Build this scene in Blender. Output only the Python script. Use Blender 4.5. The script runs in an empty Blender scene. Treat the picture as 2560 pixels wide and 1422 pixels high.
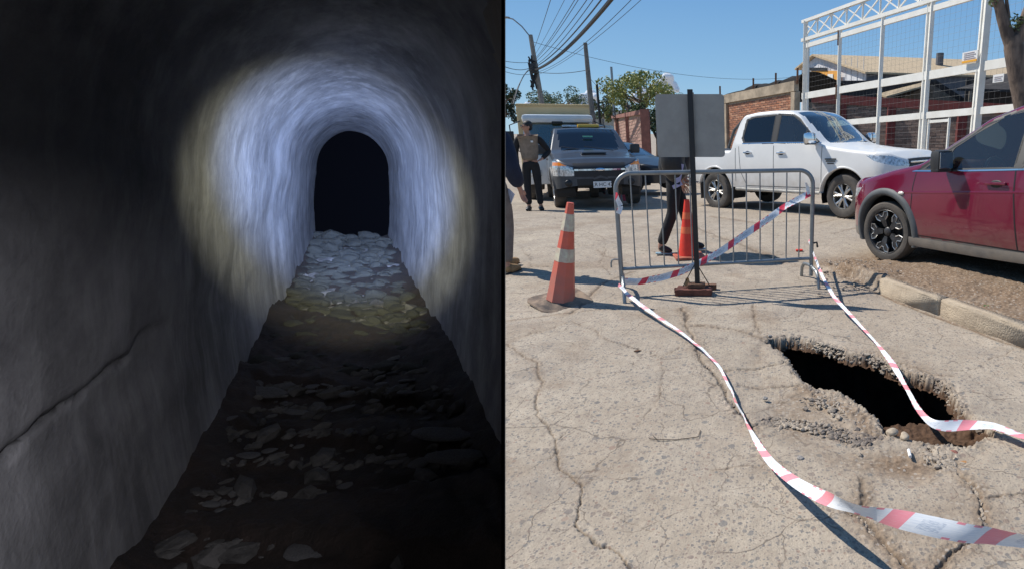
import bpy, bmesh, math, random
import numpy as np
from mathutils import Vector, Matrix
random.seed(7); RNG = np.random.default_rng(7)
S = bpy.context.scene; COL = S.collection
R = math.radians
# ------------------------------------------------------------------ camera
FP, PX, PY, CH, HZ = 1420.0, 1912.0, 711.0, 1.47, 332.0
PIT = math.atan((PY - HZ) / FP)
cam = bpy.data.cameras.new('camera'); camo = bpy.data.objects.new('camera', cam); COL.objects.link(camo)
camo.location = (0, 0, CH); camo.rotation_euler = (math.pi/2 - PIT, 0, 0)
cam.sensor_width = 36; cam.lens = FP / 2560 * 36; cam.shift_x = -(PX - 1280) / 2560
cam.clip_start = 0.004; cam.clip_end = 3000; S.camera = camo
# ------------------------------------------------------------------ world, sun, exposure
SUND = Vector((0.80, -0.29, -1.0)).normalized()          # the way the light travels
EL = math.asin(-SUND.z); AZ = math.atan2(-SUND.x, -SUND.y)
w = bpy.data.worlds.new('World'); S.world = w; w.use_nodes = True
nt = w.node_tree; bg = nt.nodes['Background']
sky = nt.nodes.new('ShaderNodeTexSky'); sky.sky_type = 'NISHITA'; sky.sun_disc = False
sky.sun_elevation = EL; sky.sun_rotation = AZ % (2*math.pi)
sky.altitude = 600; sky.air_density = 1.0; sky.dust_density = 0.25; sky.ozone_density = 3.0
tcw = nt.nodes.new('ShaderNodeTexCoord'); sxw = nt.nodes.new('ShaderNodeSeparateXYZ'); nt.links.new(tcw.outputs['Generated'], sxw.inputs[0])
crw = nt.nodes.new('ShaderNodeValToRGB'); nt.links.new(sxw.outputs[2], crw.inputs[0])      # clear air: paler and bluer towards the horizon
for i, (p_, c_) in enumerate(((0.0, (4.3, 7.2, 9.6)), (.10, (2.9, 5.7, 9.0)), (.26, (1.55, 4.0, 8.0)))):
    e_ = crw.color_ramp.elements[i] if i < 2 else crw.color_ramp.elements.new(p_)
    e_.position = p_; e_.color = (*[v_/10 for v_ in c_], 1)
e_ = crw.color_ramp.elements.new(1.0); e_.color = (.06, .19, .48, 1)
mw = nt.nodes.new('ShaderNodeMix'); mw.data_type = 'RGBA'; mw.inputs[0].default_value = .8
vm = nt.nodes.new('ShaderNodeVectorMath'); vm.operation = 'SCALE'; vm.inputs[3].default_value = 10.0; nt.links.new(crw.outputs[0], vm.inputs[0])
nt.links.new(sky.outputs[0], mw.inputs[6]); nt.links.new(vm.outputs[0], mw.inputs[7]); nt.links.new(mw.outputs[2], bg.inputs[0]); bg.inputs[1].default_value = 0.078
sl = bpy.data.lights.new('sun', 'SUN'); sl.energy = 4.8; sl.angle = R(0.5); sl.color = (1, .95, .87)
so = bpy.data.objects.new('sun', sl); COL.objects.link(so); so.rotation_euler = SUND.to_track_quat('-Z', 'Y').to_euler()
so.location = (-8, 3, 10)
S.view_settings.view_transform = 'Standard'; S.view_settings.look = 'None'
S.view_settings.exposure = 0.15; S.view_settings.gamma = 1.0; S.view_settings.use_curve_mapping = False
S.render.engine = 'CYCLES'; S.cycles.max_bounces = 8; S.cycles.transparent_max_bounces = 24
# ------------------------------------------------------------------ measuring on the place: a line of sight meets a level or an upright plane
cp, sp = math.cos(PIT), math.sin(PIT)
CF = np.array([0, cp, -sp]); CU = np.array([0, sp, cp]); CR = np.array([1., 0, 0]); CC = np.array([0, 0, CH])
def ray(X, Y): return CF + CR*(X-PX)/FP + CU*(PY-Y)/FP
def G(X, Y, z=0.0):
    r = ray(X, Y); return CC + r*(z-CH)/r[2]
def D(X, Y, y):
    r = ray(X, Y); return CC + r*y/r[1]
# ------------------------------------------------------------------ numpy noise
_T = RNG.random((256, 256))
def vnoise(x, y):
    xi = np.floor(x).astype(int); yi = np.floor(y).astype(int); fx = x-xi; fy = y-yi
    fx = fx*fx*(3-2*fx); fy = fy*fy*(3-2*fy)
    a = _T[xi & 255, yi & 255]; b = _T[(xi+1) & 255, yi & 255]; c = _T[xi & 255, (yi+1) & 255]; d = _T[(xi+1) & 255, (yi+1) & 255]
    return (a*(1-fx)+b*fx)*(1-fy)+(c*(1-fx)+d*fx)*fy - .5
def fbm(x, y, o=4):
    v = 0; a = 1
    for i in range(o):
        v = v + a*vnoise(x*2**i+17.3*i, y*2**i+5.1*i); a *= .5
    return v
def sstep(a, b, x):
    t = np.clip((x-a)/(b-a), 0, 1); return t*t*(3-2*t)
# ------------------------------------------------------------------ objects, tags
def tag(o, label=None, cat=None, group=None, kind=None):
    if label: o['label'] = label
    if cat: o['category'] = cat
    if group: o['group'] = group
    if kind: o['kind'] = kind
    return o
def thing(name, label, cat, loc=(0, 0, 0), rz=0, group=None, ry=0):
    o = bpy.data.objects.new(name, None); COL.objects.link(o)
    o.location = loc; o.rotation_euler = (0, ry, rz); o.empty_display_size = .2
    return tag(o, label, cat, group)
def link(name, me, parent=None):
    o = bpy.data.objects.new(name, me); COL.objects.link(o)
    if parent is not None: o.parent = parent
    return o
def npmesh(name, V, F, mats=None, smooth=False, fm=None):
    V = np.asarray(V, dtype=np.float32); F = np.asarray(F, dtype=np.int32)
    me = bpy.data.meshes.new(name); me.vertices.add(len(V)); me.vertices.foreach_set('co', V.ravel())
    k = F.shape[1]; me.loops.add(F.size); me.polygons.add(len(F))
    me.polygons.foreach_set('loop_start', np.arange(0, F.size, k, dtype=np.int32))
    me.loops.foreach_set('vertex_index', F.ravel())
    if fm is not None: me.polygons.foreach_set('material_index', np.asarray(fm, dtype=np.int32))
    me.polygons.foreach_set('use_smooth', np.full(len(F), smooth))
    for m in (mats or []): me.materials.append(m)
    me.update(calc_edges=True); me.validate(); return me
class MB:
    def __init__(s): s.v = []; s.f = []; s.m = []; s.cur = 0
    def add(s, vs, fs):
        n = len(s.v); s.v += [tuple(map(float, a)) for a in vs]; s.f += [tuple(i+n for i in f) for f in fs]; s.m += [s.cur]*len(fs)
    def box(s, c, d, M=None, taper=1.0):
        c = Vector(c); P = []
        for z in (-1, 1):
            k = taper if z > 0 else 1
            for x, y in ((-1, -1), (1, -1), (1, 1), (-1, 1)):
                p = Vector((x*d[0]/2*k, y*d[1]/2*k, z*d[2]/2)); P.append((M @ p if M else p)+c)
        s.add(P, [(0, 3, 2, 1), (4, 5, 6, 7), (0, 1, 5, 4), (1, 2, 6, 5), (2, 3, 7, 6), (3, 0, 4, 7)])
    def bbox(s, c, d, b, M=None):       # box with chamfered edges
        bm = bmesh.new(); bmesh.ops.create_cube(bm, size=1)
        for v in bm.verts: v.co = Vector((v.co.x*d[0], v.co.y*d[1], v.co.z*d[2]))
        bmesh.ops.bevel(bm, geom=bm.edges[:], offset=b, segments=2, affect='EDGES', profile=.6)
        c = Vector(c); bm.verts.ensure_lookup_table(); bm.verts.index_update()
        s.add([((M @ v.co) if M else v.co)+c for v in bm.verts], [[v.index for v in f.verts] for f in bm.faces]); bm.free()
    def beam(s, p, q, w, h=None, up=(0, 0, 1)):
        p = Vector(p); q = Vector(q); h = h or w; t = (q-p).normalized(); u = Vector(up)
        if abs(t.dot(u)) > .98: u = Vector((0, 1, 0))
        a = t.cross(u).normalized(); b = a.cross(t)
        P = [p+a*x*w/2+b*y*h/2 for x, y in ((-1, -1), (1, -1), (1, 1), (-1, 1))]+[q+a*x*w/2+b*y*h/2 for x, y in ((-1, -1), (1, -1), (1, 1), (-1, 1))]
        s.add(P, [(0, 3, 2, 1), (4, 5, 6, 7), (0, 1, 5, 4), (1, 2, 6, 5), (2, 3, 7, 6), (3, 0, 4, 7)])
    def tube(s, pts, r, n=8, caps=True):
        pts = [Vector(p) for p in pts]; rs = r if hasattr(r, '__len__') else [r]*len(pts); V = []; F = []
        a = None
        for i, p in enumerate(pts):
            t = (pts[min(i+1, len(pts)-1)]-pts[max(i-1, 0)]).normalized()
            if a is None:
                a = t.orthogonal().normalized()
            a = (a-t*a.dot(t)).normalized(); b = t.cross(a)
            for k in range(n):
                g = 2*math.pi*k/n; V.append(p+(a*math.cos(g)+b*math.sin(g))*rs[i])
        for i in range(len(pts)-1):
            for k in range(n): F.append((i*n+k, i*n+(k+1) % n, (i+1)*n+(k+1) % n, (i+1)*n+k))
        if caps: F.append(tuple(range(n-1, -1, -1))); F.append(tuple(range((len(pts)-1)*n, len(pts)*n)))
        s.add(V, F)
    def lathe(s, prof, n=24, M=None, c=(0, 0, 0)):     # prof: (r, z) about +z
        V = []; F = []; m = len(prof); c = Vector(c)
        for k in range(n):
            g = 2*math.pi*k/n
            for r, z in prof:
                p = Vector((r*math.cos(g), r*math.sin(g), z)); V.append(((M @ p) if M else p)+c)
        for k in range(n):
            for j in range(m-1):
                F.append((k*m+j, ((k+1) % n)*m+j, ((k+1) % n)*m+j+1, k*m+j+1))
        s.add(V, F)
    def ball(s, c, r, nu=14, nv=9, M=None):
        c = Vector(c); r = r if hasattr(r, '__len__') else (r, r, r); V = []; F = []
        for j in range(nv+1):
            t = math.pi*j/nv
            for i in range(nu):
                g = 2*math.pi*i/nu; p = Vector((r[0]*math.sin(t)*math.cos(g), r[1]*math.sin(t)*math.sin(g), r[2]*math.cos(t)))
                V.append(((M @ p) if M else p)+c)
        for j in range(nv):
            for i in range(nu): F.append((j*nu+i, (j+1)*nu+i, (j+1)*nu+(i+1) % nu, j*nu+(i+1) % nu))
        s.add(V, F)
    def prism(s, poly, t, M):             # outline (x,y) thickened along z, then M (4x4)
        n = len(poly)
        V = [M @ Vector((x, y, -t/2)) for x, y in poly]+[M @ Vector((x, y, t/2)) for x, y in poly]
        s.add(V, [tuple(range(n-1, -1, -1)), tuple(range(n, 2*n))]+[(i, (i+1) % n, n+(i+1) % n, n+i) for i in range(n)])
    def mesh(s, name, mats, smooth=False):
        me = bpy.data.meshes.new(name); me.from_pydata(s.v, [], s.f)
        for m in (mats if isinstance(mats, (list, tuple)) else [mats]): me.materials.append(m)
        me.polygons.foreach_set('material_index', s.m); me.polygons.foreach_set('use_smooth', [smooth]*len(s.f))
        me.update(); return me
    def build(s, name, mats, parent=None, smooth=False, world=False):
        me = s.mesh(name, mats, smooth)
        if world and parent is not None:
            me.transform(parent.matrix_basis.inverted())
        if smooth:
            try: me.set_sharp_from_angle(angle=R(42))
            except Exception: pass
        return link(name, me, parent)
def bevel(o, wd=.01, seg=2):
    m = o.modifiers.new('bevel', 'BEVEL'); m.width = wd; m.segments = seg; m.limit_method = 'ANGLE'; return o
# ------------------------------------------------------------------ materials
def P(name, col, rough=.6, metal=0, noise=0.0, nscale=6, bump=0, bscale=40, spec=.5, coat=0, col2=None, stretch=None, dust=None, alpha=1):
    m = bpy.data.materials.new(name); m.use_nodes = True; n = m.node_tree; b = n.nodes['Principled BSDF']
    b.inputs['Base Color'].default_value = (*col, 1); b.inputs['Roughness'].default_value = rough; b.inputs['Metallic'].default_value = metal
    b.inputs['Specular IOR Level'].default_value = spec; b.inputs['Coat Weight'].default_value = coat; b.inputs['Coat Roughness'].default_value = .05
    tc = n.nodes.new('ShaderNodeTexCoord'); vec = tc.outputs['Object']
    if stretch:
        mp = n.nodes.new('ShaderNodeMapping'); mp.inputs['Scale'].default_value = stretch; n.links.new(vec, mp.inputs[0]); vec = mp.outputs[0]
    if noise or col2:
        t = n.nodes.new('ShaderNodeTexNoise'); t.inputs['Scale'].default_value = nscale; t.inputs['Detail'].default_value = 6; t.inputs['Roughness'].default_value = .62
        n.links.new(vec, t.inputs['Vector']); r = n.nodes.new('ShaderNodeValToRGB')
        c2 = col2 or tuple(c*(1-noise) for c in col); c1 = col if col2 else tuple(min(1, c*(1+noise)) for c in col)
        r.color_ramp.elements[0].position = .36; r.color_ramp.elements[1].position = .64
        r.color_ramp.elements[0].color = (*c2, 1); r.color_ramp.elements[1].color = (*c1, 1)
        n.links.new(t.outputs[0], r.inputs[0]); out = r.outputs[0]
        if dust:                                  # road dust kept low on the thing: (z0, z1, colour, amount)
            z0, z1, dc, am = dust
            sx = n.nodes.new('ShaderNodeSeparateXYZ'); n.links.new(tc.outputs['Object'], sx.inputs[0])
            mr = n.nodes.new('ShaderNodeMapRange'); mr.inputs[1].default_value = z0; mr.inputs[2].default_value = z1; mr.inputs[3].default_value = am; mr.inputs[4].default_value = 0
            n.links.new(sx.outputs[2], mr.inputs[0])
            t2 = n.nodes.new('ShaderNodeTexNoise'); t2.inputs['Scale'].default_value = 9; t2.inputs['Detail'].default_value = 8; n.links.new(tc.outputs['Object'], t2.inputs['Vector'])
            mu = n.nodes.new('ShaderNodeMath'); mu.operation = 'MULTIPLY'; mu.use_clamp = True
            m2 = n.nodes.new('ShaderNodeMath'); m2.operation = 'MULTIPLY'; m2.inputs[1].default_value = 1.9; n.links.new(t2.outputs[0], m2.inputs[0])
            n.links.new(mr.outputs[0], mu.inputs[0]); n.links.new(m2.outputs[0], mu.inputs[1])
            mx = n.nodes.new('ShaderNodeMix'); mx.data_type = 'RGBA'; n.links.new(mu.outputs[0], mx.inputs[0]); n.links.new(out, mx.inputs[6]); mx.inputs[7].default_value = (*dc, 1)
            out = mx.outputs[2]
            ma = n.nodes.new('ShaderNodeMath'); ma.operation = 'MULTIPLY_ADD'; ma.use_clamp = True; ma.inputs[1].default_value = .6; ma.inputs[2].default_value = rough
            n.links.new(mu.outputs[0], ma.inputs[0]); n.links.new(ma.outputs[0], b.inputs['Roughness'])
        n.links.new(out, b.inputs['Base Color'])
    if bump:
        t = n.nodes.new('ShaderNodeTexNoise'); t.inputs['Scale'].default_value = bscale; t.inputs['Detail'].default_value = 6
        n.links.new(vec, t.inputs['Vector']); bp = n.nodes.new('ShaderNodeBump'); bp.inputs['Strength'].default_value = bump; bp.inputs['Distance'].default_value = .02
        n.links.new(t.outputs[0], bp.inputs['Height']); n.links.new(bp.outputs[0], b.inputs['Normal'])
    return m
def glassmat(name, tint=(.25, .32, .3), refl=1.6, dusty=.05):
    m = bpy.data.materials.new(name); m.use_nodes = True; n = m.node_tree; n.nodes.remove(n.nodes['Principled BSDF'])
    o = n.nodes['Material Output']; t = n.nodes.new('ShaderNodeBsdfTransparent'); t.inputs[0].default_value = (*tint, 1)
    g = n.nodes.new('ShaderNodeBsdfGlossy'); g.inputs['Roughness'].default_value = .02; g.inputs[0].default_value = (.9, .95, 1, 1)
    fr = n.nodes.new('ShaderNodeFresnel'); fr.inputs[0].default_value = 1.6; mx = n.nodes.new('ShaderNodeMixShader')
    mm = n.nodes.new('ShaderNodeMath'); mm.operation = 'MULTIPLY'; mm.inputs[1].default_value = refl; mm.use_clamp = True
    n.links.new(fr.outputs[0], mm.inputs[0]); n.links.new(mm.outputs[0], mx.inputs[0]); n.links.new(t.outputs[0], mx.inputs[1]); n.links.new(g.outputs[0], mx.inputs[2])
    df = n.nodes.new('ShaderNodeBsdfDiffuse'); df.inputs[0].default_value = (.5, .5, .45, 1); m2 = n.nodes.new('ShaderNodeMixShader'); m2.inputs[0].default_value = dusty   # film of road dust
    n.links.new(mx.outputs[0], m2.inputs[1]); n.links.new(df.outputs[0], m2.inputs[2]); n.links.new(m2.outputs[0], o.inputs[0]); return m
M = {}
M['galv'] = P('galvanised steel', (.26, .28, .29), .45, .7, .12, 9)
M['black'] = P('black paint', (.012, .012, .013), .5)
M['rubber'] = P('tyre rubber', (.055, .05, .045), .85, 0, 0, bump=.15, bscale=60, col2=(.11, .095, .08), nscale=5)
M['plastic'] = P('dark plastic', (.03, .031, .033), .55, 0, .2, 8)
M['greyplastic'] = P('grey bumper plastic', (.06, .062, .066), .55, 0, .2, 8)
M['chrome'] = P('chrome', (.75, .77, .8), .12, 1)
M['alloy'] = P('alloy rim', (.55, .54, .52), .32, .85, .25, 12)
M['alloydark'] = P('dark rim paint', (.05, .05, .052), .4, .3, .3, 12)
M['white'] = P('white gate paint', (.82, .80, .74), .5, 0, .06, 3, col2=(.74, .71, .64))
M['rust'] = P('rusty steel', (.2, .09, .045), .85, 0, .4, 14)
M['glass'] = glassmat('window glass'); M['darkglass'] = glassmat('privacy glass', (.10, .105, .10), 1.3, .008)
M['windscreen'] = glassmat('windscreen glass', (.78, .88, .82), 1.8, .022)
M['lens'] = P('headlamp lens', (.5, .53, .55), .08, .35, .5, 25, coat=1)
M['amber'] = P('amber lens', (.85, .25, .02), .25, coat=.6)
M['redlens'] = P('red lens', (.5, .03, .02), .25, coat=.6)
M['plate'] = P('number plate', (.72, .72, .7), .5)
M['ink'] = P('black ink', (.02, .02, .02), .6)
M['wood'] = P('rough brown timber', (.16, .08, .045), .85, 0, .35, 12, bump=.4)
M['concrete'] = P('pole concrete', (.26, .235, .205), .9, 0, .2, 6, bump=.3)
M['kerb'] = P('kerb concrete', (.44, .36, .265), .92, 0, 0, 7, bump=.6, bscale=70, col2=(.31, .25, .185))
M['skin'] = P('skin', (.42, .22, .15), .55, 0, .08, 20)
M['hair'] = P('dark hair', (.012, .01, .009), .6, 0, .3, 40)
M['leather'] = P('tan boot leather', (.30, .18, .07), .7, 0, .2, 20)
M['seat'] = P('seat cloth', (.03, .03, .032), .9)
M['cable'] = P('cable sheath', (.015, .015, .017), .6)
# ================================================================== STREET GROUND
def pxl(pts, z=0.0): return np.array([G(x, y, z)[:2] for x, y in pts])
HOLE = pxl([(1911, 846), (1960, 838), (2008, 842), (2062, 857), (2130, 878), (2181, 884), (2219, 908), (2252, 920), (2303, 931), (2345, 943), (2379, 965), (2404, 1008), (2438, 1045), (2493, 1074), (2484, 1091), (2440, 1106), (2396, 1113), (2324, 1106), (2240, 1091), (2206, 1087), (2197, 1053), (2155, 1015), (2130, 994), (2096, 977), (2037, 969), (2003, 948), (1970, 901), (1949, 872)])
CRACKS = [  # (pixels along the crack, width m, depth m)
 ([(1264,859),(1316,892),(1342,906),(1351,953),(1340,996),(1351,1043),(1380,1090),(1389,1123),(1401,1171),(1458,1213),(1462,1251),(1444,1308),(1477,1350),(1529,1374),(1571,1412),(1600,1470)],.010,.02),
 ([(1380,1100),(1395,1092),(1410,1081)],.004,.008), ([(1369,1139),(1382,1130),(1392,1122)],.006,.01),
 ([(1200,812),(1264,802),(1358,790),(1420,783),(1491,774),(1547,774)],.010,.018),
 ([(1200,862),(1264,852),(1335,833),(1380,822),(1429,803)],.007,.012),
 ([(1429,802),(1460,815),(1491,826),(1505,844),(1557,861),(1595,873),(1651,892),(1689,873),(1715,858)],.007,.014),
 ([(1703,770),(1718,792),(1722,811),(1727,840),(1737,868),(1765,915),(1798,953),(1831,1000),(1869,1043),(1885,1075)],.022,.03),
 ([(1651,892),(1656,939),(1651,972),(1637,1010),(1600,1057)],.007,.008),
 ([(1491,934),(1566,927),(1642,913)],.004,.006),
 ([(1722,811),(1784,816),(1831,821),(1870,832),(1915,846)],.016,.025),
 ([(1800,918),(1822,925),(1860,918),(1900,915),(1940,908),(1972,903)],.016,.03),
 ([(1730,1035),(1790,1036),(1855,1033)],.005,.008),
 ([(1784,1180),(1855,1166),(1900,1170),(1925,1150)],.006,.008),
 ([(1840,958),(1900,962),(1960,958),(2000,960)],.010,.02),
 ([(1875,1062),(1920,1052),(1960,1048),(2010,1050),(2060,1066),(2110,1082),(2160,1100),(2200,1090)],.022,.035),
 ([(2531,867),(2510,884),(2472,893),(2451,914),(2404,927),(2360,925)],.005,.010),
 ([(2240,905),(2290,915),(2330,935),(2380,940)],.008,.015),
 ([(2310,1110),(2350,1150),(2400,1180),(2430,1210),(2452,1260),(2462,1320),(2430,1345),(2380,1380),(2350,1422)],.020,.03),
 ([(2150,1200),(2158,1235),(2150,1275)],.018,.015),
 ([(2110,1270),(2160,1300),(2200,1350),(2250,1400),(2290,1440)],.020,.025),
 ([(2462,1250),(2510,1240),(2560,1235),(2620,1228)],.010,.015),
 ([(2010,770),(2000,790),(1890,800),(1880,830)],.007,.012), ([(1880,760),(1885,800),(1895,832)],.012,.018),
 ([(1289,626),(1334,622),(1405,619),(1455,615),(1509,611),(1560,600)],.007,.014),
 ([(1303,674),(1340,668),(1376,667),(1440,668),(1500,660)],.008,.014), ([(1270,600),(1300,615),(1320,640),(1331,668)],.007,.01),
 ([(1425,600),(1460,598),(1509,601),(1512,640),(1495,655),(1530,690)],.007,.012), ([(1495,626),(1511,640),(1560,652)],.010,.02),
 ([(1420,783),(1447,770),(1480,735),(1510,712),(1534,699),(1580,680)],.018,.025),
 ([(1264,560),(1330,566),(1400,560),(1470,566),(1540,556)],.008,.012), ([(1380,540),(1420,566),(1500,590),(1540,610)],.007,.012),
 ([(1745,570),(1790,590),(1850,610),(1900,632),(1960,655)],.035,.02), ([(2040,560),(2100,545),(2160,552)],.01,.012),
 ([(1600,745),(1680,725),(1760,718)],.006,.008), ([(2080,585),(2180,560),(2240,540)],.012,.01), ([(1780,540),(1900,560),(2040,548)],.02,.015),
 ([(1500,1240),(1560,1300),(1640,1330)],.003,.004), ([(1264,1010),(1300,1000),(1340,996)],.003,.006)]
K0 = G(2195, 732)[:2]; K1 = G(2560, 867)[:2]; KD = (K1-K0)/np.linalg.norm(K1-K0); KN = np.array([-KD[1], KD[0]])
def street(x, y): return -0.045*np.where(y > 9.5, (y-9.5)-.8*(1-np.exp(-np.maximum(y-9.5, 0)/.8)), 0.)*1.0
def streetz(x, y):
    y2 = np.minimum(y, 60.); return street(x, y2)
def seg_dist(px, py, pts):
    d = np.full(px.shape, 1e9)
    for (x0, y0), (x1, y1) in zip(pts[:-1], pts[1:]):
        dx, dy = x1-x0, y1-y0; t = np.clip(((px-x0)*dx+(py-y0)*dy)/(dx*dx+dy*dy+1e-12), 0, 1)
        d = np.minimum(d, np.hypot(px-x0-t*dx, py-y0-t*dy))
    return d
def inside(px, py, poly):
    r = np.zeros(px.shape, bool); n = len(poly)
    for i in range(n):
        x0, y0 = poly[i]; x1, y1 = poly[(i+1) % n]
        c = ((y0 > py) != (y1 > py)) & (px < (x1-x0)*(py-y0)/(y1-y0+1e-15)+x0); r ^= c
    return r
def make_street():
    inv = np.concatenate([np.linspace(1/1.25, 1/4.3, 430, endpoint=False), np.linspace(1/4.3, 1/12, 230, endpoint=False), np.linspace(1/12, 1/60, 90)])
    ys = 1/inv; us = np.arange(-.75, .80, .0023)
    Y, U = np.meshgrid(ys, us, indexing='ij'); X = U*Y
    ny, nx = Y.shape
    z = streetz(X, Y); crack = np.zeros_like(X); dirt = np.zeros_like(X)
    wx = X + .035*fbm(X*5, Y*5, 4); wy = Y + .035*fbm(X*5+31, Y*5+7, 4)
    wx2 = wx + .012*fbm(X*28, Y*28, 3); wy2 = wy + .012*fbm(X*28+9, Y*28+4, 3); wx2 = wx2+.007*fbm(X*85, Y*85, 2); wy2 = wy2+.007*fbm(X*85+5, Y*85+2, 2)
    n1 = fbm(X*2.2+3, Y*2.2, 4); nf = fbm(X*45, Y*45, 3)
    for pts, wd, dp in CRACKS:
        pw = pxl(pts); lo = pw.min(0)-.5; hi = pw.max(0)+.5
        m = (X > lo[0]) & (X < hi[0]) & (Y > lo[1]) & (Y < hi[1])
        if not m.any(): continue
        d = seg_dist(wx2[m], wy2[m], pw); vary = .55+1.3*np.clip(.5+fbm(X[m]*9+wd*900, Y[m]*9, 3), 0, 1)
        g = np.exp(-(d/(wd*.36*vary))**2); g = np.where(g > .25, np.minimum(1, g*1.5), g*.8)
        z[m] -= dp*.5*g; crack[m] = np.maximum(crack[m], g)
        halo = np.exp(-(d/(wd*3.2))**2)*np.clip(.5+1.6*n1[m], 0, 1)*min(1, wd/.014)
        dirt[m] = np.maximum(dirt[m], .75*halo)
        rough = np.exp(-(d/(wd*2.6))**2)*min(1, wd/.02)
        z[m] += rough*nf[m]*.009
    # collapsed, dirty pavement beside the hole
    SUNK = pxl([(1911, 850), (1840, 900), (1830, 960), (1875, 1050), (1960, 1120), (2060, 1170), (2200, 1220), (2330, 1230), (2440, 1180), (2500, 1100), (2420, 1115), (2300, 1108), (2200, 1095), (2130, 1000), (2000, 950)])
    ins = inside(wx, wy, SUNK); dS = seg_dist(wx, wy, np.vstack([SUNK, SUNK[:1]]))
    sS = np.where(ins, np.minimum(dS, .18)/.18, 0)
    z -= .035*sS*(.7+.6*n1); dirt = np.maximum(dirt, sS*np.clip(.62+1.5*n1+.4*nf, 0, 1)*.95)
    h0 = G(2235, 1150)[:2]; g = np.exp(-((X-h0[0])**2/.07+(Y-h0[1])**2/.012)); dirt = np.maximum(dirt, g*np.clip(.9+nf, 0, 1)); z += .006*g*nf
    RUB = pxl([(2000, 965), (2050, 990), (2100, 1010), (2150, 1040), (2180, 1080)]); dR = seg_dist(wx, wy, RUB)
    g = np.exp(-(dR/.07)**2); z += g*(.012*fbm(X*26, Y*26, 3)+.012*nf); dirt = np.maximum(dirt, g*.8)
    # hole
    rdg = lambda a: .5-np.abs(a)*2.2
    hx = wx2+.022*rdg(fbm(X*9+4, Y*9, 3))+.016*rdg(fbm(X*31, Y*31+8, 3)); hy = wy2+.022*rdg(fbm(X*9+14, Y*9+3, 3))+.016*rdg(fbm(X*31+5, Y*31, 3))
    ih = inside(hx, hy, HOLE); dh = seg_dist(hx, hy, np.vstack([HOLE, HOLE[:1]])); sd = np.where(ih, -dh, dh)
    edge = np.exp(-(np.maximum(sd, 0)/.035)**2); z += np.where(sd > 0, edge*(.018*nf-.006), 0); dirt = np.maximum(dirt, edge*.35*(nf > .05))
    bk = G(2400, 1098)[:2]; bd = np.hypot((X-bk[0])/1.8, Y-bk[1])
    bank = np.clip(1-bd/.37, 0, 1)
    zin = -.085*sstep(.0, .03, -sd)-.018*nf*sstep(0, .02, -sd)
    zb = -.03-.75*np.minimum(-sd, .4)-.025*nf-.03*n1
    z = np.where(sd < 0, np.where(bank > .12, np.maximum(zin, zb), zin)+0*z, z)
    dirt = np.where((sd < 0), np.clip(-sd/.05, 0, 1), dirt)
    soilm = np.where((sd < -.015), 1., 0.)
    kill = (sd < -.032) & ~((bank > .12) & (sd > -.40))
    # verge behind the kerb
    t = (wx-K0[0])*KD[0]+(wy-K0[1])*KD[1]; s = (wx-K0[0])*KN[0]+(wy-K0[1])*KN[1]
    up = sstep(.04, .10, s)*sstep(-1.5, .06, t); upm = sstep(-.05, .2, s)*sstep(-1.9, -1.1, t)*sstep(13., 6.5, Y)
    vz = .135*up*(1+.10*n1)
    mound = G(2130, 690)[:2]; gm = np.exp(-((X-mound[0])**2/.05+(Y-mound[1])**2/.25)); 
    z += vz + gm*(.05+.05*fbm(X*8, Y*8, 4)+.03*nf)+upm*(.02*fbm(X*6, Y*6, 4)+.009*nf)
    dirt = np.maximum(dirt, np.maximum(upm, np.clip(gm*1.5, 0, 1)*np.clip(.7+n1+nf, 0, 1)))
    gut = np.exp(-(np.abs(s+.012)/.025)**2)*sstep(-.1, 0, t); z -= .012*gut; dirt = np.maximum(dirt, gut*.9); crack = np.maximum(crack, .75*gut*np.clip(.6+2*nf, 0, 1))
    dirt = np.maximum(dirt, np.clip((n1-.12)*1.1, 0, .35)*(s < 0))
    ptch = pxl([(1264, 862), (1264, 812), (1400, 798), (1425, 808), (1340, 836)]); pm = inside(wx, wy, ptch); dirt = np.where(pm, np.maximum(dirt, .25), dirt)
    z += .0025*nf*(1-ih)+.012*fbm(X*.9, Y*.9, 3)*(np.abs(sd) > .2)
    idx = np.arange(ny*nx).reshape(ny, nx); F = np.stack([idx[:-1, :-1], idx[:-1, 1:], idx[1:, 1:], idx[1:, :-1]], -1).reshape(-1, 4)
    k = kill.ravel(); F = F[~(k[F].all(1))]
    V = np.stack([X, Y, z], -1).reshape(-1, 3)
    fv = (upm*(s > .05)).ravel()[F].mean(1) > .5
    for nm, sel in (('road', ~fv), ('dirt_verge', fv)):
        f = F[sel]; used = np.zeros(len(V), bool); used[f.ravel()] = True; mp = np.cumsum(used)-1
        me = npmesh(nm, V[used], mp[f], [M['road']], True)
        for an, arr in (('crack', crack), ('dirt', dirt), ('soil', soilm)):
            a = me.attributes.new(an, 'FLOAT', 'POINT'); a.data.foreach_set('value', arr.ravel()[used].astype(np.float32))
        tag(link(nm, me), kind='structure')
    # wide ground round and beyond it
    gx = np.unique(np.concatenate([np.arange(-60, 60.1, 4.), [-1.6, 1.9], np.linspace(-900, -60, 8), np.linspace(60, 900, 8)]))
    gy = np.unique(np.concatenate([[-60, -30, -12, -4, 0, 1.3, 1.9, 4.9], np.arange(7, 64, 3.), np.linspace(64, 1500, 10)]))
    XX, YY = np.meshgrid(gx, gy); ZZ = streetz(XX, YY)-.035; i2 = np.arange(XX.size).reshape(XX.shape)
    F2 = np.stack([i2[:-1, :-1], i2[:-1, 1:], i2[1:, 1:], i2[1:, :-1]], -1).reshape(-1, 4)
    cx = XX.ravel()[F2].mean(1); cy = YY.ravel()[F2].mean(1); F2 = F2[~((cx > -1.6) & (cx < 1.9) & (cy > 1.3) & (cy < 4.9))]
    me = npmesh('ground', np.stack([XX, YY, ZZ], -1).reshape(-1, 3), F2, [M['farground']])
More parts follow.
